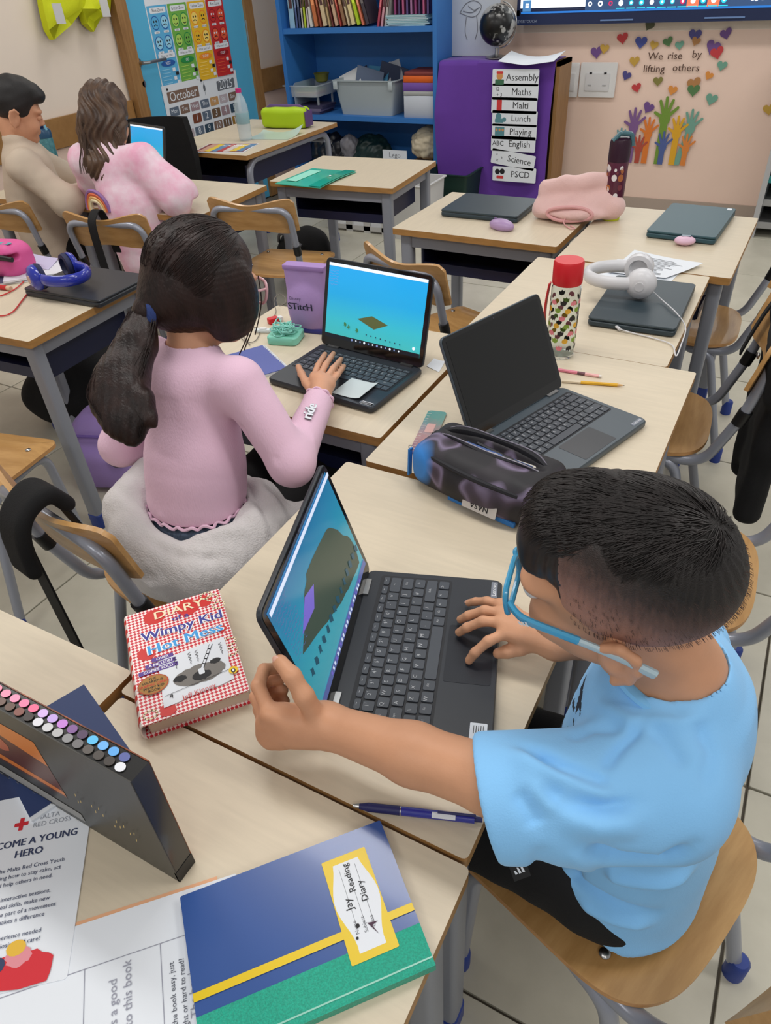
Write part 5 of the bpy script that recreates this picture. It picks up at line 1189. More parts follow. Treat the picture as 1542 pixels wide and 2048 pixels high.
# marker box standing on edge
mk = thing('marker_box', 'black box of art markers standing on edge with rows of coloured dots', 'marker box', (-.407, .1925, ZD+.0005))
ML, MH, MT = .44, .200, .0255
m_mbox = mat('black_card_gloss', (26, 25, 24), .22, coat=.3)
MB().box((-ML/2, MT/2, MH/2), (ML, MT-.002, MH-.002)).build('carton', m_mbox, mk, 0)
MB().box((-ML/2, .0006, MH/2), (ML, .0012, MH)).build('front_panel', mat('dark_grey_print', (58, 57, 52), .34, var=.08, vs=3), mk, 0)
MB().box((-ML/2, MT-.0006, MH/2), (ML, .0012, MH)).build('back_panel', mat('flame_print', (170, 84, 34), .3, c2=(38, 28, 24), vs=45), mk, 0)
MB().box((-.001, MT*.5, .01), (.003, MT, .02)).build('end_flap', m_black, mk, 0)
d1 = [(238, 206, 60), (240, 190, 60), (238, 176, 120), (236, 150, 100), (228, 120, 84), (224, 112, 92), (206, 100, 86), (170, 84, 70), (96, 66, 60), (80, 56, 56), (244, 178, 190), (246, 170, 190), (244, 160, 184), (244, 150, 176), (246, 150, 180), (248, 150, 186), (244, 130, 170), (240, 110, 150), (214, 180, 236), (196, 166, 232), (196, 130, 216), (130, 90, 150), (80, 60, 90), (92, 190, 240), (110, 180, 244), (96, 170, 236), (90, 100, 160)]
d2 = [(70, 180, 90), (60, 170, 80), (96, 160, 96), (90, 190, 130), (40, 176, 170), (50, 80, 70), (196, 210, 196), (206, 206, 170), (196, 196, 150), (226, 210, 170), (180, 140, 120), (140, 100, 84), (120, 92, 80), (112, 88, 80), (100, 76, 66), (130, 80, 72), (60, 50, 48), (220, 220, 228), (206, 206, 210), (180, 180, 182), (140, 140, 142), (112, 110, 112), (90, 84, 80), (74, 68, 64), (62, 56, 52), (228, 230, 236)]
dot_me = {}
for row, ds_, yy in ((0, d1, MT*.68), (1, d2, MT*.30)):
    for k, c in enumerate(ds_[::-1]):
        x = -.024-.0142*k-(0 if row == 0 else -.004)
        if c not in dot_me: dot_me[c] = MB().prism(circ(.0058, 14, 0, 0, .0048), 0, .0006).mesh('colour_dot', flat(c, .35), 0)
        o = link('colour_dot', dot_me[c], mk); o.location = (x, yy, MH)
FM = Matrix(((1, 0, 0, 0), (0, 0, -1, 0), (0, 1, 0, 0), (0, 0, 0, 1)))
it = [('p', [(-.31, .055), (-.15, .055), (-.15, .165), (-.31, .165)], 1), ('p', [(-.31, .145), (-.15, .12), (-.15, .165), (-.31, .165)], 2), ('p', [(-.31, .06), (-.15, .06), (-.15, .07), (-.31, .073)], 2), ('p', circ(.03, 12, -.25, .11, .02), 3), ('p', [(-.36, .012), (-.14, .012), (-.14, .03), (-.24, .034), (-.36, .034)], 4)]
rs = random.Random(3)
for k in range(26): it.append(('l', [(-.4+.015*k, .004+.002*(k % 2)), (-.394+.015*k, .005+.002*(k % 2))], .0012, 5))
for x, y in ((-.122, .085), (-.118, .075), (-.124, .07), (-.098, .082), (-.086, .086), (-.096, .072), (-.084, .074), (-.062, .08), (-.052, .078), (-.06, .07), (-.046, .068), (-.038, .075), (-.04, .06), (-.07, .064)): it.append(('l', [(x, y), (x+.002, y+.006)], .0011, 6))
print_on('front_print', [m_ink, flat((92, 46, 28), .3), flat((214, 122, 40), .3), flat((180, 90, 60), .3), flat((150, 150, 148)), flat((190, 186, 170)), flat((206, 178, 110))], mk, FM, it)
# red cross leaflet
br = [at(-20, 1538, ZD)[:2], at(122, 1618, ZD)[:2], at(70, 1905, ZD)[:2], at(-60, 1950, ZD)[:2]]
le = thing('leaflet', 'white youth volunteering leaflet with red cross half under the marker box', 'leaflet', (-.565, .112, ZD+.0005), R_(39))
LWd, LHt = .13, .22
MB().prism(rrect(LWd, LHt, .004, 3), 0, .0012).build('sheet', m_paper, le, 0)
it = [('p', rrect(.016, .005, .0005, 1, -.016, .072), 1), ('p', rrect(.005, .016, .0005, 1, -.016, .072), 1), ('t', 'MALTA', .0085, .014, .076, 0, 2), ('t', 'RED CROSS', .0085, .02, .067, 0, 2), ('t', 'BECOME A YOUNG', .012, 0, .048, 0, 3, 1, .03), ('t', 'HERO', .012, 0, .034, 0, 3, 1, .03)]
for k, s in enumerate(('Join the Malta Red Cross Youth', 'learning how to stay calm, act', 'and help others in need.', '', 'Fun, interactive sessions,', 'gain real skills, make new', 'friends, be part of a movement', 'that makes a difference', '', 'No experience needed', 'only curiosity and care!', '', 'redcross.org.mt')):
    if s: it.append(('t', s, .0066, .0, .017-.0082*k, 0, 3))
it += [('p', jag([(-.03, -.11), (.045, -.108), (.048, -.085), (.03, -.075), (-.02, -.08)], 3, .002, 2), 1), ('p', jag(circ(.014, 10, .012, -.079, .010), 2, .002, 3), 4), ('p', circ(.01, 12, .008, -.07, .008), 5), ('p', circ(.008, 10, -.008, -.084), 3)]
print_on('leaflet_print', [m_paper, flat((206, 40, 52)), flat((150, 156, 166)), flat((50, 62, 96)), flat((220, 140, 150)), flat((224, 180, 60))], le, Matrix.Translation((0, 0, .0012)), it)
nv2 = thing('booklet', 'navy booklet with red and blue pattern beneath the leaflet', 'booklet', (-.70, .2, ZD+.0003), R_(-37)); MB().box((0, 0, .0001), (.1, .10, .0002)).build('cover', flat((44, 58, 100)), nv2, 0)
# navy and green notebook with label
nb_c = Vector((-.254, .212)); nb = thing('notebook', 'navy notebook with yellow stripe, green spine and name label', 'notebook', (-.256, .211, ZD+.0005), R_(48.5))
NW, NH = .228, .158
MB().prism(rrect(NW-.004, NH-.003, .001, 1), .0015, .0105).build('pages', m_paper, nb, 0)
MB().prism(rrect(NW, NH, .002, 2), 0, .0015).build('back_cover', flat((42, 74, 136), .3), nb, 0)
m_nvy = mat('navy_gloss_card', (48, 82, 148), .25, coat=.2); MB().prism(rrect(NW, NH, .002, 2), .0105, .012).build('front_cover', m_nvy, nb, 0)
m_grn = mat('green_glitter_cloth', (16, 160, 134), .35, var=.2, vs=500, bump=.3, bs=700)
MB().box((0, -NH/2+.020, .01225), (NW, .040, .0006)).box((0, -NH/2-.0006, .006), (NW, .0016, .0128)).build('spine_tape', m_grn, nb, 0)
MB().box((0, -NH/2+.0065, .0128), (NW, .0015, .0008)).build('spine_crease', flat((150, 206, 190), .25), nb, 0)
lx = .062
lab_pl = []
for t in np.linspace(0, 1, 13): lab_pl.append((-.0165+.0045*math.sin(t*math.pi*2+1.2), -.044+.088*t))
lab_pl = lab_pl+[(-p[0], p[1]) for p in lab_pl[::-1]]
it = [('p', [(-NW/2, -.026), (NW/2, -.026), (NW/2, -.018), (-NW/2, -.018)], 1), ('p', rrect(.05, .108, .001, 1, lx, .002), 1), ('p', [(lx+p[0]*1.15, .002+p[1]*1.05) for p in lab_pl[::-1]], 0)]
for k in range(3): it.append(('l', [(lx-.009+.009*k, -.02), (lx-.009+.009*k, .042)], .0004, 4))
for s, o_ in (('Name', -.010), ('Subject', -.001), ('Class', .008)): it.append(('t', s, .0055, lx+o_, -.020, R_(90), 4))
it += [('t', 'Jay', .011, lx-.010, .004, R_(90), 3), ('t', 'Reading', .010, lx-.0015, .030, R_(90), 3), ('t', 'Diary', .010, lx+.008, .012, R_(90), 3), ('p', [(lx+.002, -.02), (lx+.010, -.034), (lx+.006, -.024), (lx+.013, -.022)], 2), ('p', circ(.0022, 8, lx-.008, -.019), 3), ('p', circ(.0015, 8, lx-.012, -.03), 3)]
print_on('cover_print', [m_paper, flat((224, 192, 16), .35), flat((70, 40, 62)), m_ink, m_greyink], nb, Matrix.Translation((0, 0, .0128)), it)
# worksheet under the notebook
wk = thing('worksheet', 'white book review worksheet with pencil stars at the lower left', 'paper', (-.375, .078, ZD+.0005), R_(48.5-3))
MB().prism(rrect(.26, .185, .001, 1, -.01, 0), 0, .0004).build('sheet', m_paper, wk, 0)
def star(cx, cy, r, rot=0): return [(cx+r*(1 if k % 2 == 0 else .42)*math.cos(rot+R_(90+36*k)), cy+r*(1 if k % 2 == 0 else .42)*math.sin(rot+R_(90+36*k))) for k in range(11)]
it = [('l', star(.092, .068, .010), .0007, 1), ('l', star(.102, .05, .0115, .3), .0007, 1), ('l', star(.08, .052, .0075, .1), .0006, 1)]
it += [('l', [(-.13, .046), (.088, .046), (.088, -.09)], .0008, 1), ('l', [(.035, .046), (.035, -.09)], .0008, 1), ('l', [(-.04, .046), (-.04, -.09)], .0008, 1), ('l', [(.07, .045), (.083, .02), (.09, -.002), (.085, -.006)], .0006, 1), ('l', [(.106, .03), (.106, -.08)], .0004, 1)]
for s, x, y, sz, mi in (('Was the book easy, just', .045, -.012, .0075, 2), ('right or hard to read?', .055, -.008, .0075, 2), ('The book was', .064, .0, .011, 1), ('just right', .076, -.002, .012, 1), ('It was a good', -.012, -.005, .012, 1), ('end to this book', .002, .0, .012, 1), ('read again', -.03, -.05, .0085, 2)): it.append(('t', s, sz, x, y, R_(90), mi))
print_on('worksheet_print', [m_paper, mat('pencil_grey', (150, 152, 166), .8), flat((80, 84, 96))], wk, Matrix.Translation((0, 0, .0004)), it)
ws2 = thing('card_sheet', 'thin orange card edge showing above the worksheet', 'card', (-.372, .081, ZD+.0002), R_(48.5-3)); MB().box((.02, .014, .0001), (.15, .165, .0002)).build('card', flat((226, 170, 130)), ws2, 0)
# blue pen
m_pen = mat('blue_pen_barrel', (44, 50, 150), .25, coat=.5); m_pend = mat('dark_blue_grip', (34, 36, 92), .5)
pn = rod('pen', 'blue clicker pen lying across the desk joint near the boy\'s elbow', 'pen', (706, 1611), (965, 1640), .0052, [(0, .05, .35, .6, m_chrome, 'tip'), (.05, .12, .6, 1, m_pend, 'nose_cone'), (.12, .37, 1.02, 1.05, m_pend, 'grip'), (.37, .38, 1.06, 1.06, m_chrome, 'ring'), (.38, .94, 1.05, .98, m_pen, 'barrel'), (.94, 1.0, .62, .58, m_pend, 'clicker')], 14)
A = T_(706, 1611, ZD+.005); B = T_(965, 1640, ZD+.005); dv = (B-A)
MB().tube([Vector((0, 0, .0112))+dv*.66, Vector((0, 0, .0125))+dv*.95], .0016, 6).build('clip', m_pend, pn)
MB().tube([Vector((0, 0, .0052))+dv*.62+Vector((.0, -.0016, .0022)), Vector((0, 0, .0052))+dv*.80+Vector((0, -.0016, .0022))], .0038, 8).build('paper_label', m_paper, pn)
# ------------------------------------------------------------ on the girl's desk
sbk = thing('textbook', 'blue spiral student book under the girl\'s forearm', 'book', (-1.12, 1.225, ZD+.0005), R_(58)); m_sb = flat((70, 84, 160), .35)
MB().prism(rrect(.21, .16, .003, 2), 0, .006).build('pages', m_paper, sbk, 0); MB().prism(rrect(.204, .16, .003, 2, -.003, 0), .006, .0075).build('cover', m_sb, sbk, 0)
print_on('title', [m_paper], sbk, Matrix.Translation((0, 0, .0075)) @ Matrix.Rotation(R_(-90), 4, 'Z'), [('t', 'Student', .034, -.0, -.052, 0, 0, 1, .03), ('t', "'s Book", .016, .045, -.085, 0, 0, 1, .02)])
for k in range(14): MB().tube([(.1+.004*math.cos(a), -.07+.0108*k, .004+.005*math.sin(a)) for a in np.linspace(0, 6.28, 9)[:-1]], .0008, 5, closed=True).build('spiral_ring', m_white, sbk)
stk = MB().slab(lambda s, t: Vector(((s-.5)*.075, (t-.5)*.08, .0005+.006*max(0, s-.6)**2*6)), 8, 6, .0005).build('sticky_note', mat('pale_grey_note', (200, 210, 212), .7)); stk.location = (-.778, 1.222, ZD+.0185); stk.rotation_euler = (0, 0, R_(-4)); tag(stk, 'blank white note lying on the girl\'s laptop palm rest', 'note')
sheet('paper_scrap', 'small white paper scrap between the girl\'s laptop and the black-screen one', [at(853, 733, ZD)[:2], at(878, 745, ZD)[:2], at(890, 725, ZD)[:2], at(868, 718, ZD)[:2]], ZD+.0005, m_paper, curl=.002, n=5)
lp = thing('drawstring_pouch', 'lilac pouch printed with the word Stitch standing behind the girl\'s laptop', 'pouch', (-1.075, 1.50, ZD+.0005), R_(8))
m_lil = mat('lilac_nylon', (176, 146, 202), .6, bump=.1, bs=150)
body('pouch_body', [rbox((0, 0, .085), (.06, .018, .09), .015, k=.01), ell((0, -.008, .06), (.055, .024, .06), k=.02), rbox((0, 0, -.05), (.2, .2, .05), .001, k=.004, op='s')], .003, m_lil, lp, lambda P: .002*wnoise(P, 60, 2))
MB().box((0, -.002, .172), (.118, .034, .012), bev=.004).build('zip_top', flat((160, 128, 188)), lp); MB().box((0, -.002, .006), (.11, .05, .012), bev=.005).build('blue_base', flat((60, 60, 140)), lp)
mb = MB(); f_ = Matrix.Translation((-.012, -.0335, .075)) @ Matrix.Rotation(R_(92), 4, 'X'); add_text(mb, 'STitcH', .026, f_, bold=.03); add_text(mb, 'Disney', .012, f_ @ Matrix.Translation((-.012, .022, 0))); mb.build('pouch_print', flat((40, 34, 62)), lp, 0)
ah = at(573, 680, ZD); aq = thing('string_box', 'small aqua box heaped with tangled aqua string on the girl\'s desk', 'box', (ah[0], ah[1], ZD+.0005), R_(15)); m_aq = mat('aqua_plastic', (130, 206, 184), .4)
MB().prism(rrect(.085, .075, .014, 4), 0, .022, bev=.003).build('tray', m_aq, aq)
rs = random.Random(9)
MB().tube(smooth_path([(rs.uniform(-.035, .035), rs.uniform(-.03, .03), .024+rs.uniform(0, .026)) for k in range(70)], 4), .0016, 5).build('tangled_string', mat('aqua_string', (140, 214, 200), .6), aq)['kind'] = 'stuff'
rd = at(547, 646, ZD); o = thing('memory_stick', 'small red and white memory stick near the lilac pouch', 'memory stick', (rd[0], rd[1], ZD+.0005), R_(60)); MB().box((0, 0, .008), (.03, .02, .015), bev=.004).build('red_body', m_redcap, o); MB().box((.021, 0, .008), (.014, .016, .01), bev=.002).build('white_plug', m_white, o)
for k, L in enumerate(([(500, 690), (488, 672), (505, 655), (520, 660), (512, 680), (495, 685), (482, 676)], [(538, 640), (552, 625), (548, 600), (560, 588), (572, 600), (560, 612), (553, 600)])):
    cable('bead_string', ('fine grey wire coil on the desk edge beside the girl\'s chin', 'fine wire loop hanging from the lilac pouch')[k], [T_(x, y, ZD+(.003 if k == 0 else .004+.02*(i > 1))) for i, (x, y) in enumerate(L)], .0011, flat((120, 112, 104)))
wt = at(527, 664, ZD); o = thing('charger_plug', 'white translucent clip lying beside the aqua box', 'clip', (wt[0], wt[1], ZD+.0005), R_(20)); MB().prism(rrect(.05, .018, .008, 4), 0, .008, bev=.002).build('clip_body', flat((214, 220, 222), .3), o); MB().prism(rrect(.02, .01, .004, 3), .008, .011).build('clip_window', m_white, o)
# ------------------------------------------------------------ left desk
pb = thing('pencil_pouch', 'hot pink padded pouch with black open zip at the left edge', 'pouch', (-2.33, 1.50, ZD+.0005), R_(10)); m_hp = mat('hot_pink_nylon', (214, 86, 150), .5, bump=.1, bs=120)
body('pouch_body', [rbox((0, 0, .055), (.11, .06, .056), .04, k=.01), rbox((.02, -.05, .075), (.10, .03, .008), .006, k=.004, op='s'), rbox((0, 0, -.05), (.2, .2, .05), .001, k=.004, op='s')], .004, m_hp, pb, lambda P: .003*wnoise(P, 50, 6))
MB().tube([(-.1+.21*t, -.059-.0*t, .072+.008*math.sin(3*t)) for t in np.linspace(0, 1, 12)], .008, 8).build('zip', m_black, pb); MB().prism(rrect(.05, .02, .006, 3), 0, .001, Matrix.Translation((.06, -.02, .111))).build('print_patch', flat((90, 160, 170)), pb, 0)
sheet('notebook_sheet', 'lilac tinted sheet behind the blue headphones', [at(48, 540, ZD)[:2], at(100, 548, ZD)[:2], at(120, 528, ZD)[:2], at(52, 512, ZD)[:2]], ZD+.0145, mat('lilac_paper', (190, 184, 214), .7), n=5)
for k, (c, z_) in enumerate((((70, 74, 100), 0), ((214, 214, 222), .007))):
    o = thing('notebook', ('dark striped notebook under the lilac sheet', 'white notebook between the pink pouch and headphones')[k], 'notebook', (-2.245+.02*k, 1.52+.02*k, ZD+.0005+z_), R_(40+8*k)); MB().prism(rrect(.2, .15, .004, 2), 0, .0045).build('pages', m_paper, o, 0); MB().prism(rrect(.2, .15, .004, 2), .0045, .0062).build('cover', flat(c), o, 0)
rod('marker', 'red marker pen lying at the left edge of the headphones desk', 'marker', (-30, 570), (22, 577), .008, [(0, .85, 1, 1, flat((190, 40, 40)), 'barrel'), (.85, 1, .9, .9, flat((214, 180, 150)), 'end_plug')], 12)
# ------------------------------------------------------------ door desk and folder desk
lm_ = thing('pencil_case', 'lime green zipped pencil case with purple trim on the door desk', 'pencil case', (-2.86, 3.98, ZD+.0005), R_(8))
body('case_body', [rbox((0, 0, .055), (.15, .055, .056), .03, k=.01), rbox((0, 0, -.05), (.3, .2, .05), .001, k=.004, op='s')], .005, mat('lime_nylon', (170, 204, 20), .5), lm_, lambda P: .003*wnoise(P, 40, 6))
MB().tube([(-.15, 0, .085), (-.1, 0, .112), (.1, 0, .112), (.15, 0, .085)], .012, 8).build('zip_trim', flat((92, 66, 120)), lm_); MB().box((.152, 0, .05), (.012, .09, .08), bev=.004).build('end_panel', flat((92, 66, 120)), lm_)
sheet('plastic_sleeve', 'milky plastic bag lying in front of the lime pencil case', [(-2.9, 3.62), (-2.64, 3.66), (-2.66, 3.86), (-2.92, 3.82)], ZD+.001, mat('milky_sleeve', (196, 214, 206), .25, alpha=.9), curl=.03, cat='plastic bag', n=7)
mg = thing('magazine', 'colourful comic magazine at the near end of the door desk', 'magazine', (-2.86, 3.38, ZD+.0005), R_(14)); MB().prism(rrect(.3, .22, .003, 2), 0, .004).build('pages', m_paper, mg, 0)
it = [('p', [(-.145, -.105), (.145, -.105), (.145, .105), (-.145, .105)], 0)]
for k, c in enumerate((1, 2, 3, 4, 5, 2, 3)): it.append(('p', jag([(-.13+.038*k, -.09), (-.09+.038*k, -.09), (-.075+.038*k, .09), (-.12+.038*k, .09)], 3, .008, k), c))
it.append(('t', 'COMIC', .05, .04, .05, 0, 6, 1, .03)); print_on('cover_print', [flat((130, 60, 60)), flat((196, 150, 130)), flat((220, 190, 60)), flat((90, 130, 170)), flat((180, 60, 60)), flat((206, 196, 190)), flat((236, 230, 226))], mg, Matrix.Translation((0, 0, .004)), it)
gf = thing('plastic_folder', 'translucent sea-green plastic folder on the desk by the bookcase', 'folder', (-1.985, 2.94, ZD+.0005), R_(-2)); m_gf = mat('sea_green_plastic', (64, 196, 170), .2, coat=.4)
MB().slab(lambda s, t: Vector(((s-.5)*.25, (t-.5)*.30, .004+.006*math.sin(math.pi*t)*s)), 8, 8, .003).build('back_sheet', m_gf, gf)
MB().slab(lambda s, t: Vector((.065+.06*s, (t-.5)*.30, .0085+.006*math.sin(math.pi*t)*.9)), 4, 8, .001).build('flap', mat('sea_green_flap', (36, 178, 152), .15, coat=.5), gf); MB().ell((.08, 0, .017), (.006, .006, .003)).build('press_stud', m_white, gf); MB().box((-.07, .0, .0078), (.06, .2, .0006)).build('paper_insert', flat((150, 226, 206)), gf, 0)
# ------------------------------------------------------------ bags on the floor
m_lav = mat('lavender_nylon', (158, 132, 196), .6, bump=.15, bs=60)
lbg = thing('backpack', 'lavender backpack on the floor behind the girl\'s chair', 'backpack', (-1.98, 1.46, 0), R_(20))
body('bag_body', [rbox((0, 0, .13), (.15, .10, .13), .07, k=.01), rbox((0, -.1, .09), (.12, .05, .08), .04, k=.03), rbox((0, 0, -.05), (.4, .3, .052), .001, k=.004, op='s')], .008, m_lav, lbg, lambda P: .006*wnoise(P, 30, 5))
MB().tube([(-.14, -.09, .18), (-.1, -.11, .22), (.1, -.11, .22), (.14, -.09, .18)], .006, 8).build('zip', flat((110, 84, 160)), lbg)
MB().slab(lambda s, t: Vector((.04+.03*s, -.155+.05*t, .04+.2*t)), 2, 6, .005).build('strap', flat((120, 92, 170)), lbg); MB().tube(fillet([(-.05, .02, .25), (-.05, .02, .31), (.05, .02, .31), (.05, .02, .25)], .03), .008, 8).build('grab_handle', flat((120, 92, 170)), lbg)
MB().ell((.06, -.15, .15), (.03, .012, .03)).build('key_charm', flat((60, 44, 70), .3), lbg)
bbp = at(90, 850, 0); bb = thing('backpack', 'black bag slumped on the floor under the headphones desk', 'backpack', (-2.46, 1.72, 0), R_(40))
body('bag_body', [ell((0, 0, .12), (.24, .17, .15), k=.01), ell((.1, 0, .16), (.12, .14, .14), k=.05), rbox((0, 0, -.05), (.4, .3, .052), .001, k=.004, op='s')], .01, m_rubber, bb, lambda P: .012*wnoise(P, 22, 5)); MB().tube(smooth_path([(-.15, .0, .24), (-.05, -.05, .31), (.1, -.04, .3)], 6), .012, 8).build('strap', m_black, bb)
b2 = at(620, 500, 0); bb2 = thing('backpack', 'black rucksack on the floor by the empty chair and the folder desk', 'backpack', (b2[0]+.35, b2[1]-.55, 0), R_(-20))
body('bag_body', [ell((0, 0, .15), (.2, .14, .17), k=.01), ell((.05, 0, .22), (.13, .1, .12), k=.05), rbox((0, 0, -.05), (.4, .3, .052), .001, k=.004, op='s')], .01, m_rubber, bb2, lambda P: .014*wnoise(P, 24, 9)); MB().tube(smooth_path([(-.1, -.1, .26), (0, -.14, .33), (.12, -.1, .28)], 6), .008, 8).build('zip_line', flat((90, 90, 96), .3), bb2)
# things hung on chairs
m_strap = mat('black_webbing', (18, 18, 20), .8, bump=.3, bs=500)
def strap_path(zf, zb, lift=.012):
    """over a chair's backrest: front side height zf, over the top, down behind to zb (chair-local y,z)"""
    return smooth_path([(-.205, zf), (-.225, .70), (-.25+lift*.2, .752+lift), (-.275, .758+lift), (-.300-lift, .735), (-.305-lift, .69), (-.295-lift, (.69+zb)/2), (-.285-lift*.5, zb)], 5) if False else [Vector((0, y, z)) for y, z in ((-.215, zf), (-.228, .70), (-.240, .745), (-.255, .765+lift*.6), (-.278, .768+lift*.6), (-.298-lift, .750), (-.306-lift, .71), (-.306-lift, .66), (-.302-lift, (.66+zb)/2), (-.298-lift, zb))]
def hang(name, label, cat, cx, cy, rz, xl, wd, zf, zb, pad=0):
    t = thing(name, label, cat, (cx, cy, zb), rz); P = smooth_path(strap_path(zf, zb), 5); n = len(P)
    MB().slab(lambda s, u: Vector((xl+(s-.5)*wd, P[int(round(u*(n-1)))].y, P[int(round(u*(n-1)))].z-zb)), 3, n, .004).build('strap', m_strap, t, 60)
    if pad:
        Q_ = smooth_path([Vector((0, y, z)) for y, z in ((-.235, .755), (-.258, .79), (-.285, .79), (-.318, .765), (-.332, .72), (-.335, .665))], 5); k = len(Q_)
        body('shoulder_pad', [cone((xl-wd*.42*pad, a.y, a.z-zb), (xl+wd*.42*pad, a.y, a.z-zb), .012, .012, .010) for a in Q_], .004, m_rubber, t)
    return t
hang('shoulder_bag', 'black padded bag strap looped over the pink-topped girl\'s chair back', 'bag strap', GCX, GCY, GCR, .025, .05, .66, .16, 1.15)
hang('bag_strap', 'narrow black strap over the chair of the girl with loose hair', 'bag strap', G2X, G2Y, G2R, -.005, .035, .6, .36)
# black coat on the right-hand chair
ct = thing('coat', 'black coat hanging over the right-hand chair behind the boy', 'coat', (C2X, C2Y, .1), C2R)
body('coat_cloth', [rbox((0.0, -.305, .40), (.19, .035, .25), .03, k=.01), cone((-.17, -.27, .62), (.17, -.27, .62), .03, .03, .03), rbox((.17, -.30, .34), (.05, .045, .26), .04, k=.03), rbox((.0, -.29, .56), (.21, .035, .06), .03, k=.03)], .007, m_rubber, ct, lambda P: .009*wnoise(P, 26, 4))
MB().slab(lambda s, u: Vector((.09+.03*s, -.20-.07*u+.0*s, .50+.17*math.sin(u*1.7))), 3, 8, .005).build('hood_strap', m_rubber, ct)
# ------------------------------------------------------------ people
def eul(a, b, c):
    ca, sa, cb, sb, cc, sc = math.cos(a), math.sin(a), math.cos(b), math.sin(b), math.cos(c), math.sin(c)
    return np.array([[ca, -sa, 0], [sa, ca, 0], [0, 0, 1]]) @ np.array([[cb, 0, sb], [0, 1, 0], [-sb, 0, cb]]) @ np.array([[1, 0, 0], [0, cc, -sc], [0, sc, cc]])
def dep(x, y, d): return np.array([0, 0, ZC])+ray(x, y)*d
def to4(E, c): return Matrix([[E[0][0], E[0][1], E[0][2], c[0]], [E[1][0], E[1][1], E[1][2], c[1]], [E[2][0], E[2][1], E[2][2], c[2]], [0, 0, 0, 1]])
def head_prims(ear=True, fine=True):
    p = [ell((-.012, 0, .030), (.094, .074, .080), k=.001), ell((.034, 0, -.032), (.056, .056, .068), k=.03), ell((.02, 0, -.07), (.055, .048, .04), k=.03)]
    for s in (-1, 1):
        p += [cone((.0, s*.048, -.058), (.062, s*.014, -.092), .019, .017, .02), ell((.058, s*.036, -.042), (.028, .022, .026), k=.02), ell((.070, s*.030, .022), (.024, .026, .012), k=.015)]
    p += [ell((.072, 0, -.094), (.018, .019, .016), k=.015), cone((.084, 0, .006), (.102, 0, -.026), .007, .0095, .012), ell((.095, .011, -.030), (.008, .006, .006), k=.006), ell((.095, -.011, -.030), (.008, .006, .006), k=.006),
          ell((.086, 0, -.057), (.010, .022, .005), k=.006), ell((.085, 0, -.066), (.010, .019, .0055), k=.006)]
    if fine:
        for s in (-1, 1): p += [ell((.091, s*.031, -.002), (.012, .017, .010), k=.008, op='s')]
    if ear:
        for s in (-1, 1):
            Rt = eul(R_(-18*s), R_(-12), 0)
            p += [ell((-.012, s*.080, -.020), (.020, .0075, .033), Rt, k=.006), ell((-.008, s*.073, -.018), (.012, .008, .02), k=.006)]
            arc = [(-.000, .004), (-.016, .013), (-.031, .004), (-.033, -.016), (-.026, -.038), (-.012, -.053)]
            for a, b in zip(arc, arc[1:]): p.append(cone((a[0], s*(.084+.12*max(0, -.0-a[0])), a[1]), (b[0], s*(.084+.12*max(0, -b[0])), b[1]), .005, .005, .004))
            p.append(ell((-.010, s*.0930, -.016), (.0125, .0115, .021), Rt, k=.004, op='s'))
    return p
def finger(pts, r0, r1, k=.004):
    n = len(pts)-1; return [cone(pts[i], pts[i+1], r0+(r1-r0)*i/n, r0+(r1-r0)*(i+1)/n, k) for i in range(n)]
def hand_prims(wrist, fingers, thumb, wr=.022, fr=.0082, palm=.0125):
    p = []
    W_ = np.array(wrist)
    for f in fingers: p.append(cone(W_*.75+np.array(f[0])*.25, f[0], palm*1.15, palm*.9, .012))
    p.append(cone(wrist, np.mean([f[0] for f in fingers], 0)*.5+W_*.5, wr, palm*1.5, .015))
    for i in range(len(fingers)-1): p.append(cone(np.array(fingers[i][0])*.8+W_*.2, np.array(fingers[i+1][0])*.8+W_*.2, palm*.95, palm*.95, .008))
    for i, f in enumerate(fingers): p += finger(f, fr*(1 if i < 3 else .88), fr*(.8 if i < 3 else .72), .0035)
    p += finger(thumb, fr*1.35, fr*.98, .006)
    return p
def nails(parent, tips, m, org):
    for t, d, up in tips:
        t, d, up = Vector(t), Vector(d).normalized(), Vector(up).normalized(); s = d.cross(up).normalized(); up = s.cross(d)
        Mx = Matrix((( d.x, s.x, up.x, t.x-org[0]), (d.y, s.y, up.y, t.y-org[1]), (d.z, s.z, up.z, t.z-org[2]), (0, 0, 0, 1)))
        MB().ell((0, 0, 0), (.0055, .0044, .0016), n=12).build('nail', m, parent, m=Mx)
def skin(name, c, dark=.1): return mat(name, c, .48, var=.05, vs=14, bump=.05, bs=350, spec=.4)
def strands(name, mat_, parent, M4, gen, n, r=.0006, seed=1, seg=5):
    rs = random.Random(seed); mb = MB()
    for _ in range(n):
        P = gen(rs)
        if P: mb.tube(P, [r*(1-.75*i/(len(P)-1)) for i in range(len(P))], 3, cap=False)
    o = mb.build(name, mat_, parent, 180, m=M4); o['kind'] = 'stuff'; return o
def person(label, loc, cat='person'): return thing('person', label, cat, loc)

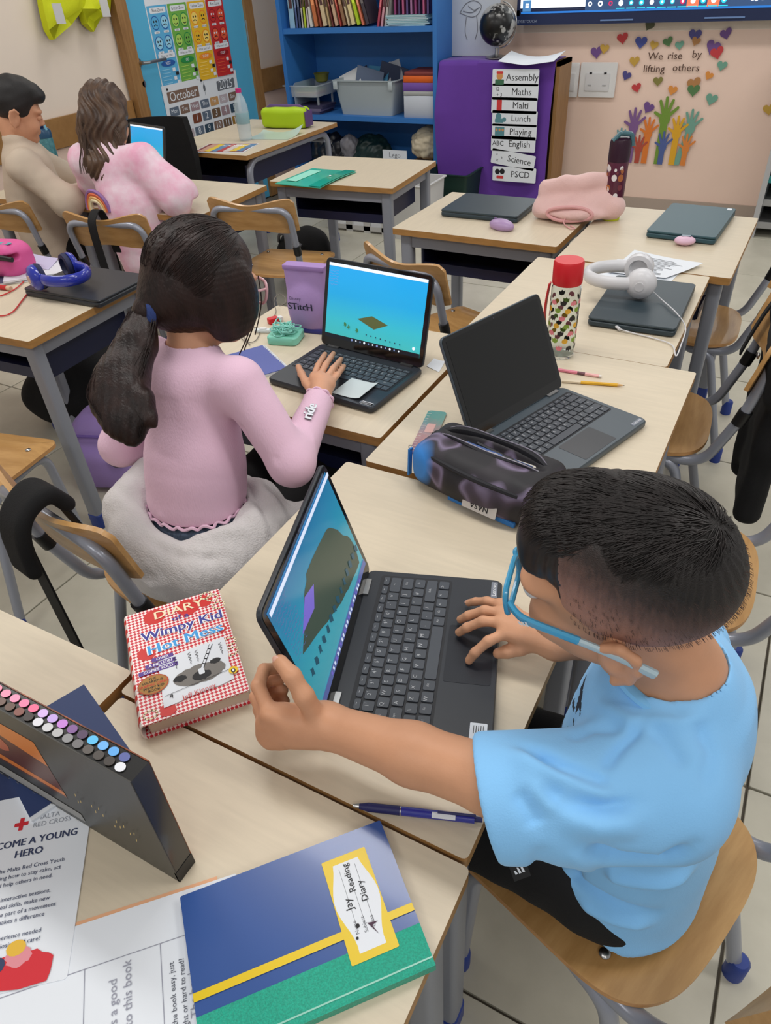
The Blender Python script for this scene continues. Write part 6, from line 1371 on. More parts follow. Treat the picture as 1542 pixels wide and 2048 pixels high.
# ================= boy in light blue
bo = (.03, .58, .435)
boy = person('boy in light blue t-shirt and blue glasses bending over his open laptop', bo)
OB = np.array(bo)
BE = eul(R_(181.97), R_(3.95), R_(-14.2)); BH = np.array([-.057, .555, .988])
m_skin = skin('tan_skin', (206, 152, 118)); m_nail = mat('nail', (220, 170, 150), .3)
hw = lambda l: BE @ np.array(l)+BH
LW = dep(650, 1450, .835); LE = np.array([-.125, .398, .806]); RWr = np.array([-.135, .655, .752])
lf = [[dep(541, 1428, .832), dep(516, 1372, .846), dep(528, 1340, .874), dep(556, 1336, .890)], [dep(533, 1446, .846), dep(513, 1394, .868), dep(530, 1362, .893), dep(560, 1358, .898)],
      [dep(533, 1464, .858), dep(520, 1418, .882), dep(538, 1386, .902), dep(566, 1380, .902)], [dep(545, 1478, .864), dep(532, 1440, .885), dep(548, 1410, .900), dep(570, 1402, .900)]]
lt = [dep(632, 1432, .822), dep(608, 1392, .808), dep(584, 1352, .806), dep(560, 1324, .816)]
rf = [[at(1012, 1266, .758), at(977, 1282, .754), at(950, 1305, .738), at(938, 1321, .7235)], [at(1003, 1245, .762), at(966, 1242, .759), at(934, 1255, .743), at(918, 1265, .726)],
      [at(1003, 1226, .759), at(969, 1221, .757), at(937, 1231, .741), at(921, 1239, .726)], [at(1001, 1210, .753), at(974, 1202, .751), at(951, 1203, .738), at(937, 1206, .727)]]
rt = [at(1068, 1288, .744), at(1040, 1297, .739), at(1015, 1303, .734), at(996, 1307, .729)]
neck0 = np.array([.012, .582, .850])
bp = xf(head_prims(), BE, BH)
bp += [cone(hw((-.03, 0, -.055)), neck0, .048, .052, .02), cone(neck0, neck0+np.array([.005, 0, -.04]), .052, .056, .02), cone((.01, .50, .79), (0, .66, .79), .036, .036, .03),
       cone((.02, .58, .52), (.01, .582, .76), .06, .06, .04),
       cone((.015, .49, .785), LE, .036, .034, .02), cone(LE, LE*.55+LW*.45, .035, .0325, .015), cone(LE*.55+LW*.45, LW, .0325, .0245, .015),
       cone((-.005, .66, .785), (.02, .735, .745), .034, .032, .02), cone((.02, .735, .745), RWr, .032, .021, .015)]
bp += hand_prims(LW, lf, lt, .025, .0092, .0150) + hand_prims(RWr, rf, rt, .021, .0078, .0115)
body('body', [dict(p) for p in bp], .0026, m_skin, boy, it=1, origin=bo)
nails(boy, [(lt[3]+.006*(lt[3]-lt[2])/np.linalg.norm(lt[3]-lt[2])+RW[2]*-.0075, lt[3]-lt[2], -RW[2]), (rt[3]+np.array([0, 0, .0062]), rt[3]-rt[2], (0, -.15, 1))]+[(f[3]+np.array([.0, 0, .0045])+.2*(f[3]-f[2]), f[3]-f[2], (-.3, 0, 1)) for f in rf], m_nail, OB)
# eyes
for s in (-1, 1):
    e = MB().ell((0, 0, 0), (.0115, .0115, .0115), n=16).build('eye', flat((226, 222, 220), .2), boy, m=to4(BE, hw((.081, s*.031, -.003))-OB))
    MB().ell((.0085, 0, -.002), (.0038, .0055, .0055), n=12).build('iris', flat((50, 32, 24), .15), e)
    MB().slab(lambda a, b: Vector((.0835+.009*math.cos((a-.5)*1.6), s*.031+.02*(a-.5), .016+.003*math.sin(a*3.1)+.004*b)), 8, 3, .003).build('eyebrow', flat((40, 28, 24), .8), boy, m=to4(BE, BH-OB))
# hair: dark top fading to cropped sides
m_fade = ramp_mat('faded_crop', [(0, (196, 144, 120)), (.26, (180, 132, 114)), (.46, (156, 114, 100)), (.64, (108, 80, 72)), (.80, (58, 44, 41)), (.94, (28, 23, 22))], (-.55, 0, 1), -.03, .115, .55, wob=.03, wobs=260, streak=(1, 1, .12), bump=.5, bs=900)
hp_ = [ell((-.013, 0, .031), (.0960, .0758, .0820), k=.001), ell((-.008, 0, .070), (.088, .063, .054), k=.015), ell((.048, .004, .080), (.046, .052, .034), k=.03), ell((.074, .02, .062), (.016, .034, .026), k=.02),
       rbox((.112, 0, -.03), (.060, .12, .078), .022, k=.012, op='s'), rbox((.03, 0, -.115), (.11, .12, .075), .02, eul(0, R_(-16), 0), k=.01, op='s'), ell((.060, .085, -.005), (.045, .03, .030), k=.01, op='s'), ell((.060, -.085, -.005), (.045, .03, .030), k=.01, op='s')]
for s in (-1, 1): hp_.append(ell((-.008, s*.083, -.026), (.024, .024, .028), k=.008, op='s'))
Pm = to4(BE, BH-OB)
P_, F_ = sdf_mesh(hp_, .0026); P_ = relax(P_, F_, 1); N_ = vnormals(P_, F_)
top = np.clip((P_[:, 2]-.02)/.05, 0, 1); ang = np.arctan2(P_[:, 1], P_[:, 0]+.06)
P_ = P_+N_*(top*(.0008*np.sin(ang*34+9*np.sin(P_[:, 0]*60))+.0025*wnoise(P_, 70, 3)))[:, None]
m_hairb = mat('black_brown_hair', (30, 24, 23), .42, spec=.5, var=.3, vs=60)
fc = P_[F_].mean(1); link('hair', np_mesh('hair', P_, F_, [m_fade, m_hairb], ((fc[:, 0]+.25*np.abs(fc[:, 1]) > .060) & (fc[:, 2] > .036+.004*np.sin(fc[:, 1]*300))).astype(np.int32)), boy, Pm)
def top_z(x, y):
    q = 1-((x+.008)/.0905)**2-(y/.0655)**2; z = .070+.054*math.sqrt(q) if q > .06 else -1
    q2 = 1-((x-.048)/.050)**2-((y-.004)/.056)**2
    if q2 > .06:
        z2 = .080+.036*math.sqrt(q2)+.003; bl = .0065*math.exp(-((z-z2)/.008)**2) if z > 0 else 0; z = max(z, z2)+bl
    return z
def gen_top(rs):
    a = rs.uniform(0, 2*math.pi); rr = math.sqrt(rs.random()); x, y = .005+.095*rr*math.cos(a), .062*rr*math.sin(a)
    if top_z(x, y) < 0: return None
    wx, wy = -.072, -.004; d = np.array([x-wx, y-wy]); l = np.linalg.norm(d)+1e-6; d = d/l+np.array([.6, 0]); d /= np.linalg.norm(d); d += np.array([rs.uniform(-.25, .25), rs.uniform(-.25, .25)])
    out = []; L = rs.uniform(.022, .042)
    for i in range(5):
        t = i/4; px_, py_ = x+d[0]*L*t, y+d[1]*L*t; z = top_z(px_, py_)
        if z < 0: break
        out.append(Vector((px_, py_, z+.0012+.006*t*(1-t))))
    return out if len(out) > 2 else None
strands('hair_strands', m_hairb, boy, Pm, gen_top, 2000, .0008, 2)
def gen_side(rs):
    a = rs.uniform(R_(60), R_(300)); z = rs.uniform(-.02, .07)
    q = math.sqrt(max(0, 1-((z-.031)/.0835)**2)); x, y = -.013+.0965*q*math.cos(a), .0763*q*math.sin(a)
    if x > .045: return None
    if z < -.028 and x > -.035: return None
    if z < -.02-.6*max(0, x+.02) and abs(y) > .05 and x > -.05: return None
    n = Vector((x+.013, y, (z-.031))).normalized(); return [Vector((x, y, z))+n*.0004, Vector((x-.001, y*1.0, z-.002))+n*.0022, Vector((x-.002, y, z-.0045))+n*.0016]
strands('cropped_hair', mat('cropped_hair', (86, 64, 57), .5), boy, Pm, gen_side, 900, .00028, 5)
# glasses
gl_ = bpy.data.objects.new('glasses', None); COL.objects.link(gl_); gl_.parent = boy; gl_.matrix_local = Pm
m_gb = mat('light_blue_frame', (64, 160, 206), .25, coat=.5); m_gg = mat('pale_grey_temple', (176, 198, 208), .35)
for s in (-1, 1):
    lp_ = [(.106-.20*abs(y)**1.0*abs(y)*6, s*y, z) for y, z in rrect(.056, .040, .013, 5, .034, -.002)]
    MB().tube(lp_, .0032, 8, closed=True).build('rim', m_gb, gl_)
    MB().add([Vector(p) for p in lp_], [tuple(range(len(lp_)))]).build('lens', mat('clear_lens', (226, 234, 238), .05, alpha=.14), gl_, 0)
    MB().tube(smooth_path([(.097, s*.062, .006), (.080, s*.0745, .006), (.045, s*.080, .005), (.022, s*.082, .003)], 5), .0036, 8, flat=1.7, up=(0, 0, 1)).build('temple', m_gb, gl_)
    MB().tube(smooth_path([(.024, s*.082, .003), (-.005, s*.086, .002), (-.030, s*.088, -.004), (-.048, s*.087, -.014)], 5), [.0034]*10+[.0042]*6, 8, flat=1.5, up=(0, 0, 1)).build('temple_tip', m_gg, gl_)
    mb = MB()
    for k in range(3): mb.add([Vector((.083-.0035*k-.001, s*.0795, .001+.0)), Vector((.080-.0035*k-.001, s*.0797, .001)), Vector((.082-.0035*k-.001, s*.0797, .007+.001*k)), Vector((.0845-.0035*k-.001, s*.0795, .007+.001*k))], [(0, 1, 2, 3)])
    mb.build('temple_mark', flat((230, 236, 240)), gl_, 0)
MB().tube(smooth_path([(.106, -.008, .006), (.110, 0, .010), (.106, .008, .006)], 5), .003, 8).build('bridge', m_gb, gl_)
# t-shirt
m_tee = mat('light_blue_cotton', (136, 198, 248), .85, bump=.12, bs=500, var=.02, vs=5, sheen=.15)
SHM = dep(980, 1592, .745); SHN = (SHM-np.array([.035, .475, .785])); SHN /= np.linalg.norm(SHN); SHN = SHN+np.array([0, 0, -.30]); SHN /= np.linalg.norm(SHN)
tee = [cone((.012, .570, .46), (.016, .578, .56), .140, .120, .04, sq=((1, 0, 0), .84)), cone((.016, .578, .56), (.010, .580, .76), .112, .106, .05, sq=((1, 0, 0), .82)), cone((.012, .490, .786), (.0, .660, .788), .056, .054, .05), ell((.028, .582, .76), (.080, .115, .10), k=.05), ell((-.005, .58, .66), (.085, .10, .12), k=.05),
       cone((.035, .475, .785), SHM, .070, .066, .03, flat=False, sq=((0, .35, .94), 1.0)), cone((-.0, .67, .78), (.02, .735, .74), .054, .056, .03),
       cone(neck0+np.array([.004, 0, -.03]), neck0+np.array([.002, 0, -.012]), .078, .064, .02),
       cone(neck0+np.array([.0, 0, -.035]), neck0+np.array([-.012, 0, .06]), .056, .060, .004, op='s'),
       cone(SHM+SHN*.003, SHM+SHN*.15, .12, .12, .003, flat=True, op='s'),
       cone(SHM-SHN*.02, SHM+SHN*.03, .0555, .0555, .002, flat=True, op='s'),
       rbox((.0, .6, .38), (.5, .5, .076), .001, k=.004, op='s'), rbox((.05-.0559, .6, .458-.0829), (.4, .5, .1), .001, eul(0, R_(34), 0), k=.004, op='s')]
fd = pix_folds([([(1010, 1500), (1080, 1530), (1160, 1560), (1230, 1585)], .011, .008), ([(1050, 1490), (1120, 1530), (1180, 1555), (1225, 1565)], .008, -.009), ([(1040, 1545), (1100, 1600), (1190, 1632), (1290, 1625)], .010, .006), ([(1075, 1560), (1130, 1600), (1210, 1612), (1270, 1600)], .008, -.006), ([(1030, 1570), (1060, 1620), (1075, 1660)], .009, -.004), ([(1110, 1640), (1190, 1665), (1280, 1660)], .010, .004),
                ([(1170, 1700), (1230, 1725), (1320, 1735), (1390, 1700)], .010, -.010), ([(1150, 1720), (1230, 1755), (1330, 1765), (1390, 1740)], .009, .008), ([(1080, 1715), (1140, 1760), (1200, 1805), (1310, 1835)], .010, -.010), ([(1080, 1750), (1150, 1805), (1220, 1840), (1300, 1855)], .008, .006), ([(1060, 1725), (1100, 1780), (1150, 1825)], .007, -.006),
                ([(1180, 1400), (1260, 1440), (1360, 1445), (1420, 1420)], .010, .005), ([(1290, 1440), (1330, 1480), (1370, 1530)], .009, -.004), ([(1290, 1435), (1240, 1490), (1200, 1540)], .006, -.005), ([(1400, 1440), (1430, 1500), (1410, 1580)], .010, -.004), ([(1130, 1470), (1180, 1450), (1250, 1450)], .009, -.004)])
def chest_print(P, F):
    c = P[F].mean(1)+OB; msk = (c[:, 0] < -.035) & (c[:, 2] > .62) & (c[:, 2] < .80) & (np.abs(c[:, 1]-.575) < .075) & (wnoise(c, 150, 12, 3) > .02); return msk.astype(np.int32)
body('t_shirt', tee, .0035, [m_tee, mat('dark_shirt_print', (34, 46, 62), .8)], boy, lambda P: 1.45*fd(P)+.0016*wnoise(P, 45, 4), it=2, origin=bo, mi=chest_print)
# rib collar and seams
ring = [neck0+np.array([-.002, 0, .012])+.062*math.cos(a)*np.array([1, 0, -.10])+.066*math.sin(a)*np.array([0, 1, .02]) for a in np.linspace(0, 2*math.pi, 40)[:-1]]
MB().tube([Vector(p-OB) for p in ring], .0085, 8, closed=True, flat=.55, up=(0, 0, 1)).build('collar', mat('light_blue_rib', (126, 192, 242), .85), boy)
# hem label and chest print
tg = dep(1038, 1737, .800)-OB
lbm = Matrix.Translation(Vector(tg)) @ to4(np.stack([RW[0], RW[1], -RW[2]], 1), (0, 0, 0)) @ Matrix.Rotation(R_(20), 4, 'Z')
MB().box((0, 0, 0), (.020, .024, .0015)).build('hem_label', m_black, boy, 0, m=lbm)
mb = MB()
for k in range(3): mb.add([Vector((-.006+.0042*k, -.005, .001)), Vector((-.003+.0042*k, -.005, .001)), Vector((-.0045+.0042*k, -.001+.0025*k, .001)), Vector((-.0065+.0042*k, .000+.0025*k, .001))], [(0, 1, 2, 3)])
mb.build('label_stripes', m_paper, boy, 0, m=lbm)
# trousers and shoes
m_blk = mat('black_jersey', (17, 17, 19), .85, bump=.15, bs=300)
tr_ = [ell((.014, .568, .482), (.105, .128, .050), k=.02)]
for s, y in ((-1, .508), (1, .655)):
    tr_ += [cone((.0, y+.004*s, .498), (-.33, y, .495), .068, .056, .03), cone((-.33, y, .495), (-.34, y, .10), .056, .045, .02)]
tr_.append(rbox((.1, .6, .38), (.3, .5, .058), .001, k=.004, op='s'))
tr_[-1] = rbox((.06, .6, .376), (.22, .5, .058), .001, k=.004, op='s')
body('trousers', tr_, .006, m_blk, boy, lambda P: .004*wnoise(P, 40, 5), origin=bo)
for y in (.508, .655):
    body('shoe', [ell((-.385, y, .04), (.095, .038, .04), k=.01), cone((-.34, y, .06), (-.34, y, .11), .035, .032, .02), rbox((-.36, y, -.05), (.3, .2, .052), .001, k=.004, op='s')], .006, flat((40, 42, 50)), boy, origin=bo)

# ================= girl in pink
go = (-.95, .80, .44); OG = np.array(go)
girl = person('girl with dark ponytail and pink long-sleeved top typing on her laptop', go)
GE = eul(1.218, .279, .004); GH = np.array([-.966, 1.008, 1.012]); gw = lambda l: GE @ np.array(l)+GH
m_skin2 = skin('light_tan_skin', (206, 152, 120))
gn = np.array([-.968, .940, .890]); shR = np.array([-.840, .918, .868]); shL = np.array([-1.088, .930, .868]); elR = np.array([-.738, .905, .722]); wrR = at(640, 795, .752); elL = np.array([-1.165, .86, .68]); wrL = np.array([-1.12, 1.02, .62])
gf_ = [[at(628, 752, .757), at(636, 731, .758), at(646, 715, .745), at(650, 708, .730)], [at(640, 752, .762), at(651, 730, .762), at(662, 714, .748), at(667, 707, .731)], [at(653, 757, .760), at(666, 737, .760), at(677, 725, .745), at(682, 718, .730)], [at(663, 765, .754), at(675, 750, .752), at(684, 738, .740), at(688, 732, .729)]]
gt_ = [at(625, 785, .748), at(612, 765, .745), at(603, 748, .740), at(597, 734, .732)]
gp_ = xf(head_prims(ear=False), GE, GH)+[cone(gw((-.03, 0, -.05)), gn, .043, .048, .02), cone(shL, shR, .04, .04, .03), cone((-.945, .81, .53), (-.96, .91, .80), .075, .075, .04), cone(shR, elR, .032, .03, .02), cone(elR, wrR, .03, .021, .015), cone(shL, elL, .032, .03, .02), cone(elL, wrL, .03, .022, .015)]
gp_ += hand_prims(wrR, gf_, gt_, .021, .0078, .0118)
body('body', gp_, .0032, m_skin2, girl, origin=go)
for s in (-1, 1): MB().ell((0, 0, 0), (.0115, .0115, .0115), n=14).build('eye', flat((226, 222, 220), .2), girl, m=to4(GE, gw((.081, s*.031, -.003))-OG))
gg = bpy.data.objects.new('glasses', None); COL.objects.link(gg); gg.parent = girl; gg.matrix_local = to4(GE, GH-OG); m_pg = mat('clear_pink_frame', (206, 160, 168), .2, coat=.4)
for s in (-1, 1):
    lp_ = [(.108-1.2*y*y, s*y, z) for y, z in rrect(.056, .046, .02, 5, .034, -.004)]
    MB().tube(lp_, .003, 8, closed=True).build('rim', m_pg, gg); MB().add([Vector(p) for p in lp_], [tuple(range(len(lp_)))]).build('lens', mat('clear_lens', (226, 234, 238), .05, alpha=.14), gg, 0)
    MB().tube([(.10, s*.062, .006), (.078, s*.076, .006), (-.03, s*.082, -.004)], .0025, 8).build('temple', m_pg, gg)
MB().tube([(.108, -.008, .002), (.112, 0, .005), (.108, .008, .002)], .0026, 8).build('bridge', m_pg, gg)
# hair
m_dk = mat('dark_brown_hair', (46, 30, 27), .42, spec=.35, c2=(26, 18, 17), vs=40, stretch=(1, 1, .25), bump=.35, bs=240)
tie = gw((-.118, 0, -.052))
cap = xf([ell((-.012, 0, .033), (.106, .086, .091), k=.001), ell((-.03, 0, -.02), (.088, .080, .07), k=.03), ell((.018, .076, -.022), (.058, .026, .074), k=.025), ell((.018, -.076, -.022), (.058, .026, .074), k=.025), cone((-.07, 0, -.03), (-.118, 0, -.052), .055, .022, .04),
          rbox((.125, 0, -.04), (.05, .058, .075), .02, k=.02, op='s'), rbox((.06, 0, -.15), (.12, .12, .062), .02, eul(0, R_(-12), 0), k=.02, op='s')], GE, GH)
def hstr(P):
    Q = (P-GH) @ GE; a = np.arctan2(Q[:, 2]-.03, Q[:, 1]); return .0003*np.sin(a*60+5*np.sin(Q[:, 0]*30))
body('hair', cap, .0035, m_dk, girl, hstr, origin=go)
pt = [tie, dep(272, 690, 1.30), dep(245, 755, 1.285), dep(238, 800, 1.275), dep(255, 845, 1.262), dep(268, 878, 1.258)]
pr = [.024, .034, .044, .046, .036, .010]
pony = [cone(pt[i], pt[i+1], pr[i], pr[i+1], .02, sq=(tuple(RW[2]), .72)) for i in range(5)]
pt2 = [pt[2], dep(285, 800, 1.26), dep(300, 840, 1.255), dep(312, 852, 1.255)]
pony += [cone(pt2[i], pt2[i+1], [.02, .02, .012, .003][i], [.02, .02, .012, .003][i+1], .012) for i in range(3)]
body('ponytail', pony, .0035, m_dk, girl, lambda P: .0006*np.sin(((P-tie) @ RW[0])*420+4*np.sin(P[:, 2]*26))+.001*wnoise(P, 120, 3), origin=go)
def gen_pony(rs):
    o = np.array([rs.gauss(0, 1), rs.gauss(0, 1), 0])*.5; out = []
    w = rs.uniform(-.5, .5)
    for i, (p, r) in enumerate(zip(pt, pr)):
        k = r*(.92 if i < 5 else 1.6); c = p+RW[0]*max(-1, min(1, o[0]))*k-RW[2]*(.55+.2*o[1])*k*.9; c = c+RW[0]*.006*math.sin(i*1.6+w*6); out.append(Vector(c-OG))
    return smooth_path(out[:rs.randint(4, 6)], 3)
strands('loose_strands', m_dk, girl, None, gen_pony, 800, .0009, 4)
def gen_cap(rs):
    th = rs.uniform(-2.1, 2.1); st = np.array([.065-.05*rs.random()-.02*abs(th), .086*math.sin(th), .033+.09*math.cos(th)]); tl = np.array([-.118, 0, -.052]); c = np.array([-.012, 0, .033]); out = []
    L0, L1 = sorted((rs.random(), rs.random())); L1 = min(1, L0+.35+.3*rs.random())
    for i in range(9):
        t = L0+(L1-L0)*i/8; q = st*(1-t)+tl*t; d = (q-c)/np.array([.107, .087, .092]); n = np.linalg.norm(d); ry = .087 if q[2] > .04 else .087+.017*min(1, (.04-q[2])/.05)
        s = c+np.array([.107, ry, .092])*d/n*1.006; w = max(0, (t-.62)/.38); w = w*w*(3-2*w); out.append(Vector(GE @ (s*(1-w)+(tl+np.array([0, .02*math.sin(th), .018*math.cos(th)]))*w)+GH-OG))
    return out
strands('combed_strands', m_dk, girl, None, gen_cap, 1100, .0008, 8)
mbh = MB()
for (a, b, c) in (((.07, -.07, .02), (.075, -.075, -.04), (.062, -.06, -.115)), ((.055, -.078, .0), (.06, -.08, -.06), (.045, -.07, -.12)), ((.085, -.055, .03), (.09, -.066, -.02), (.085, -.06, -.085))):
    mbh.tube([Vector(gw(q)-OG) for q in smooth_path([a, b, c], 5)], .0013, 5)
mbh.build('face_strands', m_dk, girl)
MB().tube([Vector(tie-OG)+.027*math.cos(a)*Vector(GE[:, 1])+.027*math.sin(a)*Vector(GE[:, 2]) for a in np.linspace(0, 6.28, 24)[:-1]], .010, 8, closed=True).build('hair_tie', mat('navy_scrunchie', (40, 60, 116), .8, bump=.3, bs=200), girl)
# top
m_pink = mat('pink_rib_knit', (230, 192, 214), .85, bump=.25, bs=380, stretch=(1, 1, .1), sheen=.15, var=.03, vs=5)
top_ = [cone((-.952, .836, .615), (-.953, .862, .69), .106, .102, .03, sq=((0, 1, 0), .86), flat=False), cone((-.95, .855, .67), (-.965, .912, .82), .098, .098, .03, sq=((0, 1, 0), .82)), cone(shL+np.array([.02, 0, -.005]), shR+np.array([-.02, 0, -.005]), .05, .05, .03), cone(gn+np.array([0, -.005, -.03]), gn+np.array([0, .0, .012]), .07, .052, .02),
        cone(shR, elR, .047, .043, .025), cone(elR, wrR*.93+elR*.07, .043, .031, .02), cone(shL, elL, .047, .043, .025), cone(elL, wrL, .043, .032, .02),
        cone(wrR*.9+elR*.1, wrR*1.2-elR*.2, .0262, .0262, .002, flat=True, op='s'), cone(gn+np.array([0, 0, .0]), gn+np.array([0, .01, .06]), .048, .05, .004, op='s'), rbox((-.95, .82, .513), (.3, .4, .1), .001, eul(0, 0, R_(0)), k=.004, op='s')]
fg = folds([([shR+np.array([.02, -.05, -.06]), shR+np.array([.05, -.03, -.10])], .008, -.006), ([elR+np.array([.0, -.04, .03]), elR+np.array([-.02, .0, .045])], .007, -.005), ([elR+np.array([.03, .02, .0]), elR+np.array([.01, .06, .03])], .007, .005), ([np.array([-.89, .79, .62]), np.array([-.96, .75, .63]), np.array([-1.02, .79, .63])], .009, .004), ([np.array([-.88, .80, .66]), np.array([-.95, .77, .665])], .008, -.003)])
body('pink_top', top_, .0035, m_pink, girl, lambda P: fg(P)+.0012*wnoise(P, 50, 2), it=2, origin=go)
fr_pts = [(-.952+.107*math.cos(a)+.003*math.sin(17*a), .835+.093*math.sin(a), .613+.004*math.sin(23*a)) for a in np.linspace(0, 6.2832, 140)[:-1]]
MB().tube([Vector(p)-Vector(go) for p in fr_pts], .0035, 6, closed=True).build('lettuce_hem', m_pink, girl)
dcf = (wrR-elR)/np.linalg.norm(wrR-elR); u1 = np.cross(dcf, [0, 0, 1]); u1 /= np.linalg.norm(u1); u2 = np.cross(u1, dcf)
MB().tube([Vector(wrR-dcf*.008+(.030+.002*math.sin(9*a))*(math.cos(a)*u1+math.sin(a)*u2)-OG) for a in np.linspace(0, 6.2832, 60)[:-1]], .003, 6, closed=True).build('lettuce_cuff', m_pink, girl)
sw = elR*.45+wrR*.55; mb = MB(); nrm = (RW[2]*-1); ydir = np.cross(nrm, dcf); ydir /= np.linalg.norm(ydir); n2 = np.cross(dcf, ydir); Mx = to4(np.stack([dcf, ydir, n2], 1), sw+n2*.0405-OG); add_text(mb, 'ride', .03, Mx, bold=.05); mb.build('sleeve_lettering', m_paper, girl, 0)
mb = MB(); add_text(mb, 'ride', .03, Mx @ Matrix.Translation((0, 0, -.0006)), bold=.09); mb.build('lettering_outline', m_ink, girl, 0)
# waistband, fleece, trousers
MB().tube([Vector((-.945+.092*math.cos(a)-go[0], .828+.078*math.sin(a)-go[1], .588-go[2])) for a in np.linspace(0, 6.2832, 60)[:-1]], .02, 8, closed=True, flat=.35 if False else 1).build('jeans_waistband', mat('blue_denim', (70, 84, 104), .8, c2=(40, 50, 66), vs=120, stretch=(1, 1, .05)), girl)
m_fl = mat('white_fleece', (212, 208, 208), .95, bump=.6, bs=300, sheen=.5)
flp = [cone((-.945+.155*math.cos(a), .822+.120*math.sin(a), .545+.015*math.sin(2*a)), (-.945+.155*math.cos(b), .822+.120*math.sin(b), .545+.015*math.sin(2*b)), .05, .05, .03, sq=((0, 0, 1), 1.2)) for a, b in zip(np.linspace(0, 6.283, 13)[:-1], np.linspace(0, 6.283, 13)[1:])]
flp += [cone((-1.07, .78, .60), (-.99, .70, .565), .034, .04, .03), cone((-.80, .84, .595), (-.86, .72, .55), .045, .045, .03), ell((-.955, .715, .51), (.14, .06, .055), k=.03), cone((-.80, .86, .56), (-.72, .95, .55), .05, .045, .03), cone((-.72, .95, .55), (-.70, 1.0, .46), .045, .05, .03), cone((-1.10, .86, .63), (-1.10, .77, .60), .035, .04, .03), rbox((-.95, .8, .36), (.3, .3, .085), .001, k=.006, op='s'),
        cone((-.945, .82, .53), (-.95, .85, .74), .104, .108, .012, sq=((0, 1, 0), .9), op='s')]
ffp = pix_folds([([(246, 925), (300, 985), (380, 1030), (450, 1035), (530, 1000)], .012, -.012), ([(250, 960), (310, 1030), (400, 1070), (500, 1050)], .014, .010), ([(480, 960), (530, 1010), (556, 1080)], .010, -.012), ([(500, 950), (555, 1000), (580, 1060)], .012, .008), ([(265, 1060), (350, 1110), (470, 1110)], .014, -.006)])
ff = folds([([(-1.03, .68, .58), (-.93, .655, .54), (-.82, .70, .56)], .012, .008), ([(-.83, .71, .60), (-.79, .75, .55), (-.78, .77, .48)], .008, -.010), ([(-.87, .72, .59), (-.93, .685, .575)], .008, -.006)])
body('fleece_jacket', flp, .005, m_fl, girl, lambda P: ff(P)+ffp(P)+.003*wnoise(P, 40, 7)+.0012*wnoise(P, 260, 9), origin=go)
tp = [ell((-.945, .80, .49), (.13, .115, .06), k=.02)]
for s, x in ((-1, -1.02), (1, -.87)): tp += [cone((x, .82, .495), (x, 1.17, .485), .07, .05, .03), cone((x, 1.17, .485), (x, 1.18, .09), .05, .042, .02)]
tp.append(rbox((-.95, .78, .376), (.3, .25, .058), .001, k=.004, op='s')); body('trousers', tp, .006, m_blk, girl, origin=go)
for x in (-1.02, -.87): body('shoe', [ell((x, 1.21, .04), (.038, .095, .04), k=.01), cone((x, 1.18, .06), (x, 1.18, .11), .035, .032, .02), rbox((x, 1.2, -.05), (.2, .3, .052), .001, k=.004, op='s')], .006, flat((60, 60, 66)), girl, origin=go)

# ================= far girl
m_skin3 = skin('pale_skin', (210, 158, 130))
fo_ = (-2.44, 2.26, .44); OF = np.array(fo_); fg_ = person('girl with loose brown hair and pink tie-dye shirt seen from behind', fo_)
HE = eul(R_(118), R_(22), R_(-4)); HH = np.array([-2.565, 2.33, 1.04]); hf = lambda l: HE @ np.array(l)+HH
n3 = np.array([-2.52, 2.26, .93]); s3R = np.array([-2.375, 2.28, .885]); s3L = np.array([-2.645, 2.24, .885]); e3R = np.array([-2.235, 2.30, .755]); w3R = np.array([-2.40, 2.40, .73]); e3L = np.array([-2.72, 2.32, .76]); w3L = np.array([-2.62, 2.47, .735])
fh = [[w3R+np.array([-.05, .03-.012*i, .01]), w3R+np.array([-.075, .035-.012*i, .008]), w3R+np.array([-.10, .038-.012*i, -.004])] for i in range(4)]
body('body', xf(head_prims(ear=False, fine=False), HE, HH)+[cone(hf((-.03, 0, -.05)), n3, .045, .05, .02), cone(s3L, s3R, .04, .04, .03), cone((-2.45, 2.25, .55), (-2.51, 2.25, .85), .08, .08, .03), cone(s3R, e3R, .035, .033, .02), cone(e3R, w3R, .033, .024, .02), cone(s3L, e3L, .035, .033, .02), cone(e3L, w3L, .033, .024, .02)]
     + hand_prims(w3R, fh, [w3R+np.array([-.02, -.02, .01]), w3R+np.array([-.05, -.035, .005]), w3R+np.array([-.065, -.035, 0])], .022, .009, .012), .005, m_skin3, fg_, origin=fo_)
m_br = mat('light_brown_hair', (98, 74, 56), .42, c2=(62, 45, 36), vs=34, stretch=(1, 1, .22), bump=.4, bs=160)
dn = lambda *q: np.array(q)
hb = xf([ell((-.012, 0, .033), (.108, .090, .094), k=.001), ell((-.05, 0, -.04), (.075, .088, .09), k=.04), rbox((.13, 0, -.05), (.05, .055, .08), .02, k=.02, op='s')], HE, HH)
hb += [cone(HH+dn(.02, -.07, -.04), HH+dn(.055, -.115, -.155), .075, .075, .03, sq=(tuple(RW[2]), .55)), cone(HH+dn(-.06, -.06, -.05), HH+dn(-.01, -.11, -.15), .05, .05, .03, sq=(tuple(RW[2]), .55)), cone(HH+dn(.055, -.115, -.155), HH+dn(.075, -.125, -.205), .06, .03, .02), cone(HH+dn(.10, -.09, -.12), HH+dn(.14, -.10, -.20), .035, .02, .02), cone(HH+dn(.0, -.115, -.15), HH+dn(-.005, -.13, -.23), .035, .014, .02)]
body('hair', hb, .006, m_br, fg_, lambda P: .0045*np.sin(((P-HH) @ RW[0])*210+5*np.sin(P[:, 2]*40))+.003*wnoise(P, 60, 3), origin=fo_)
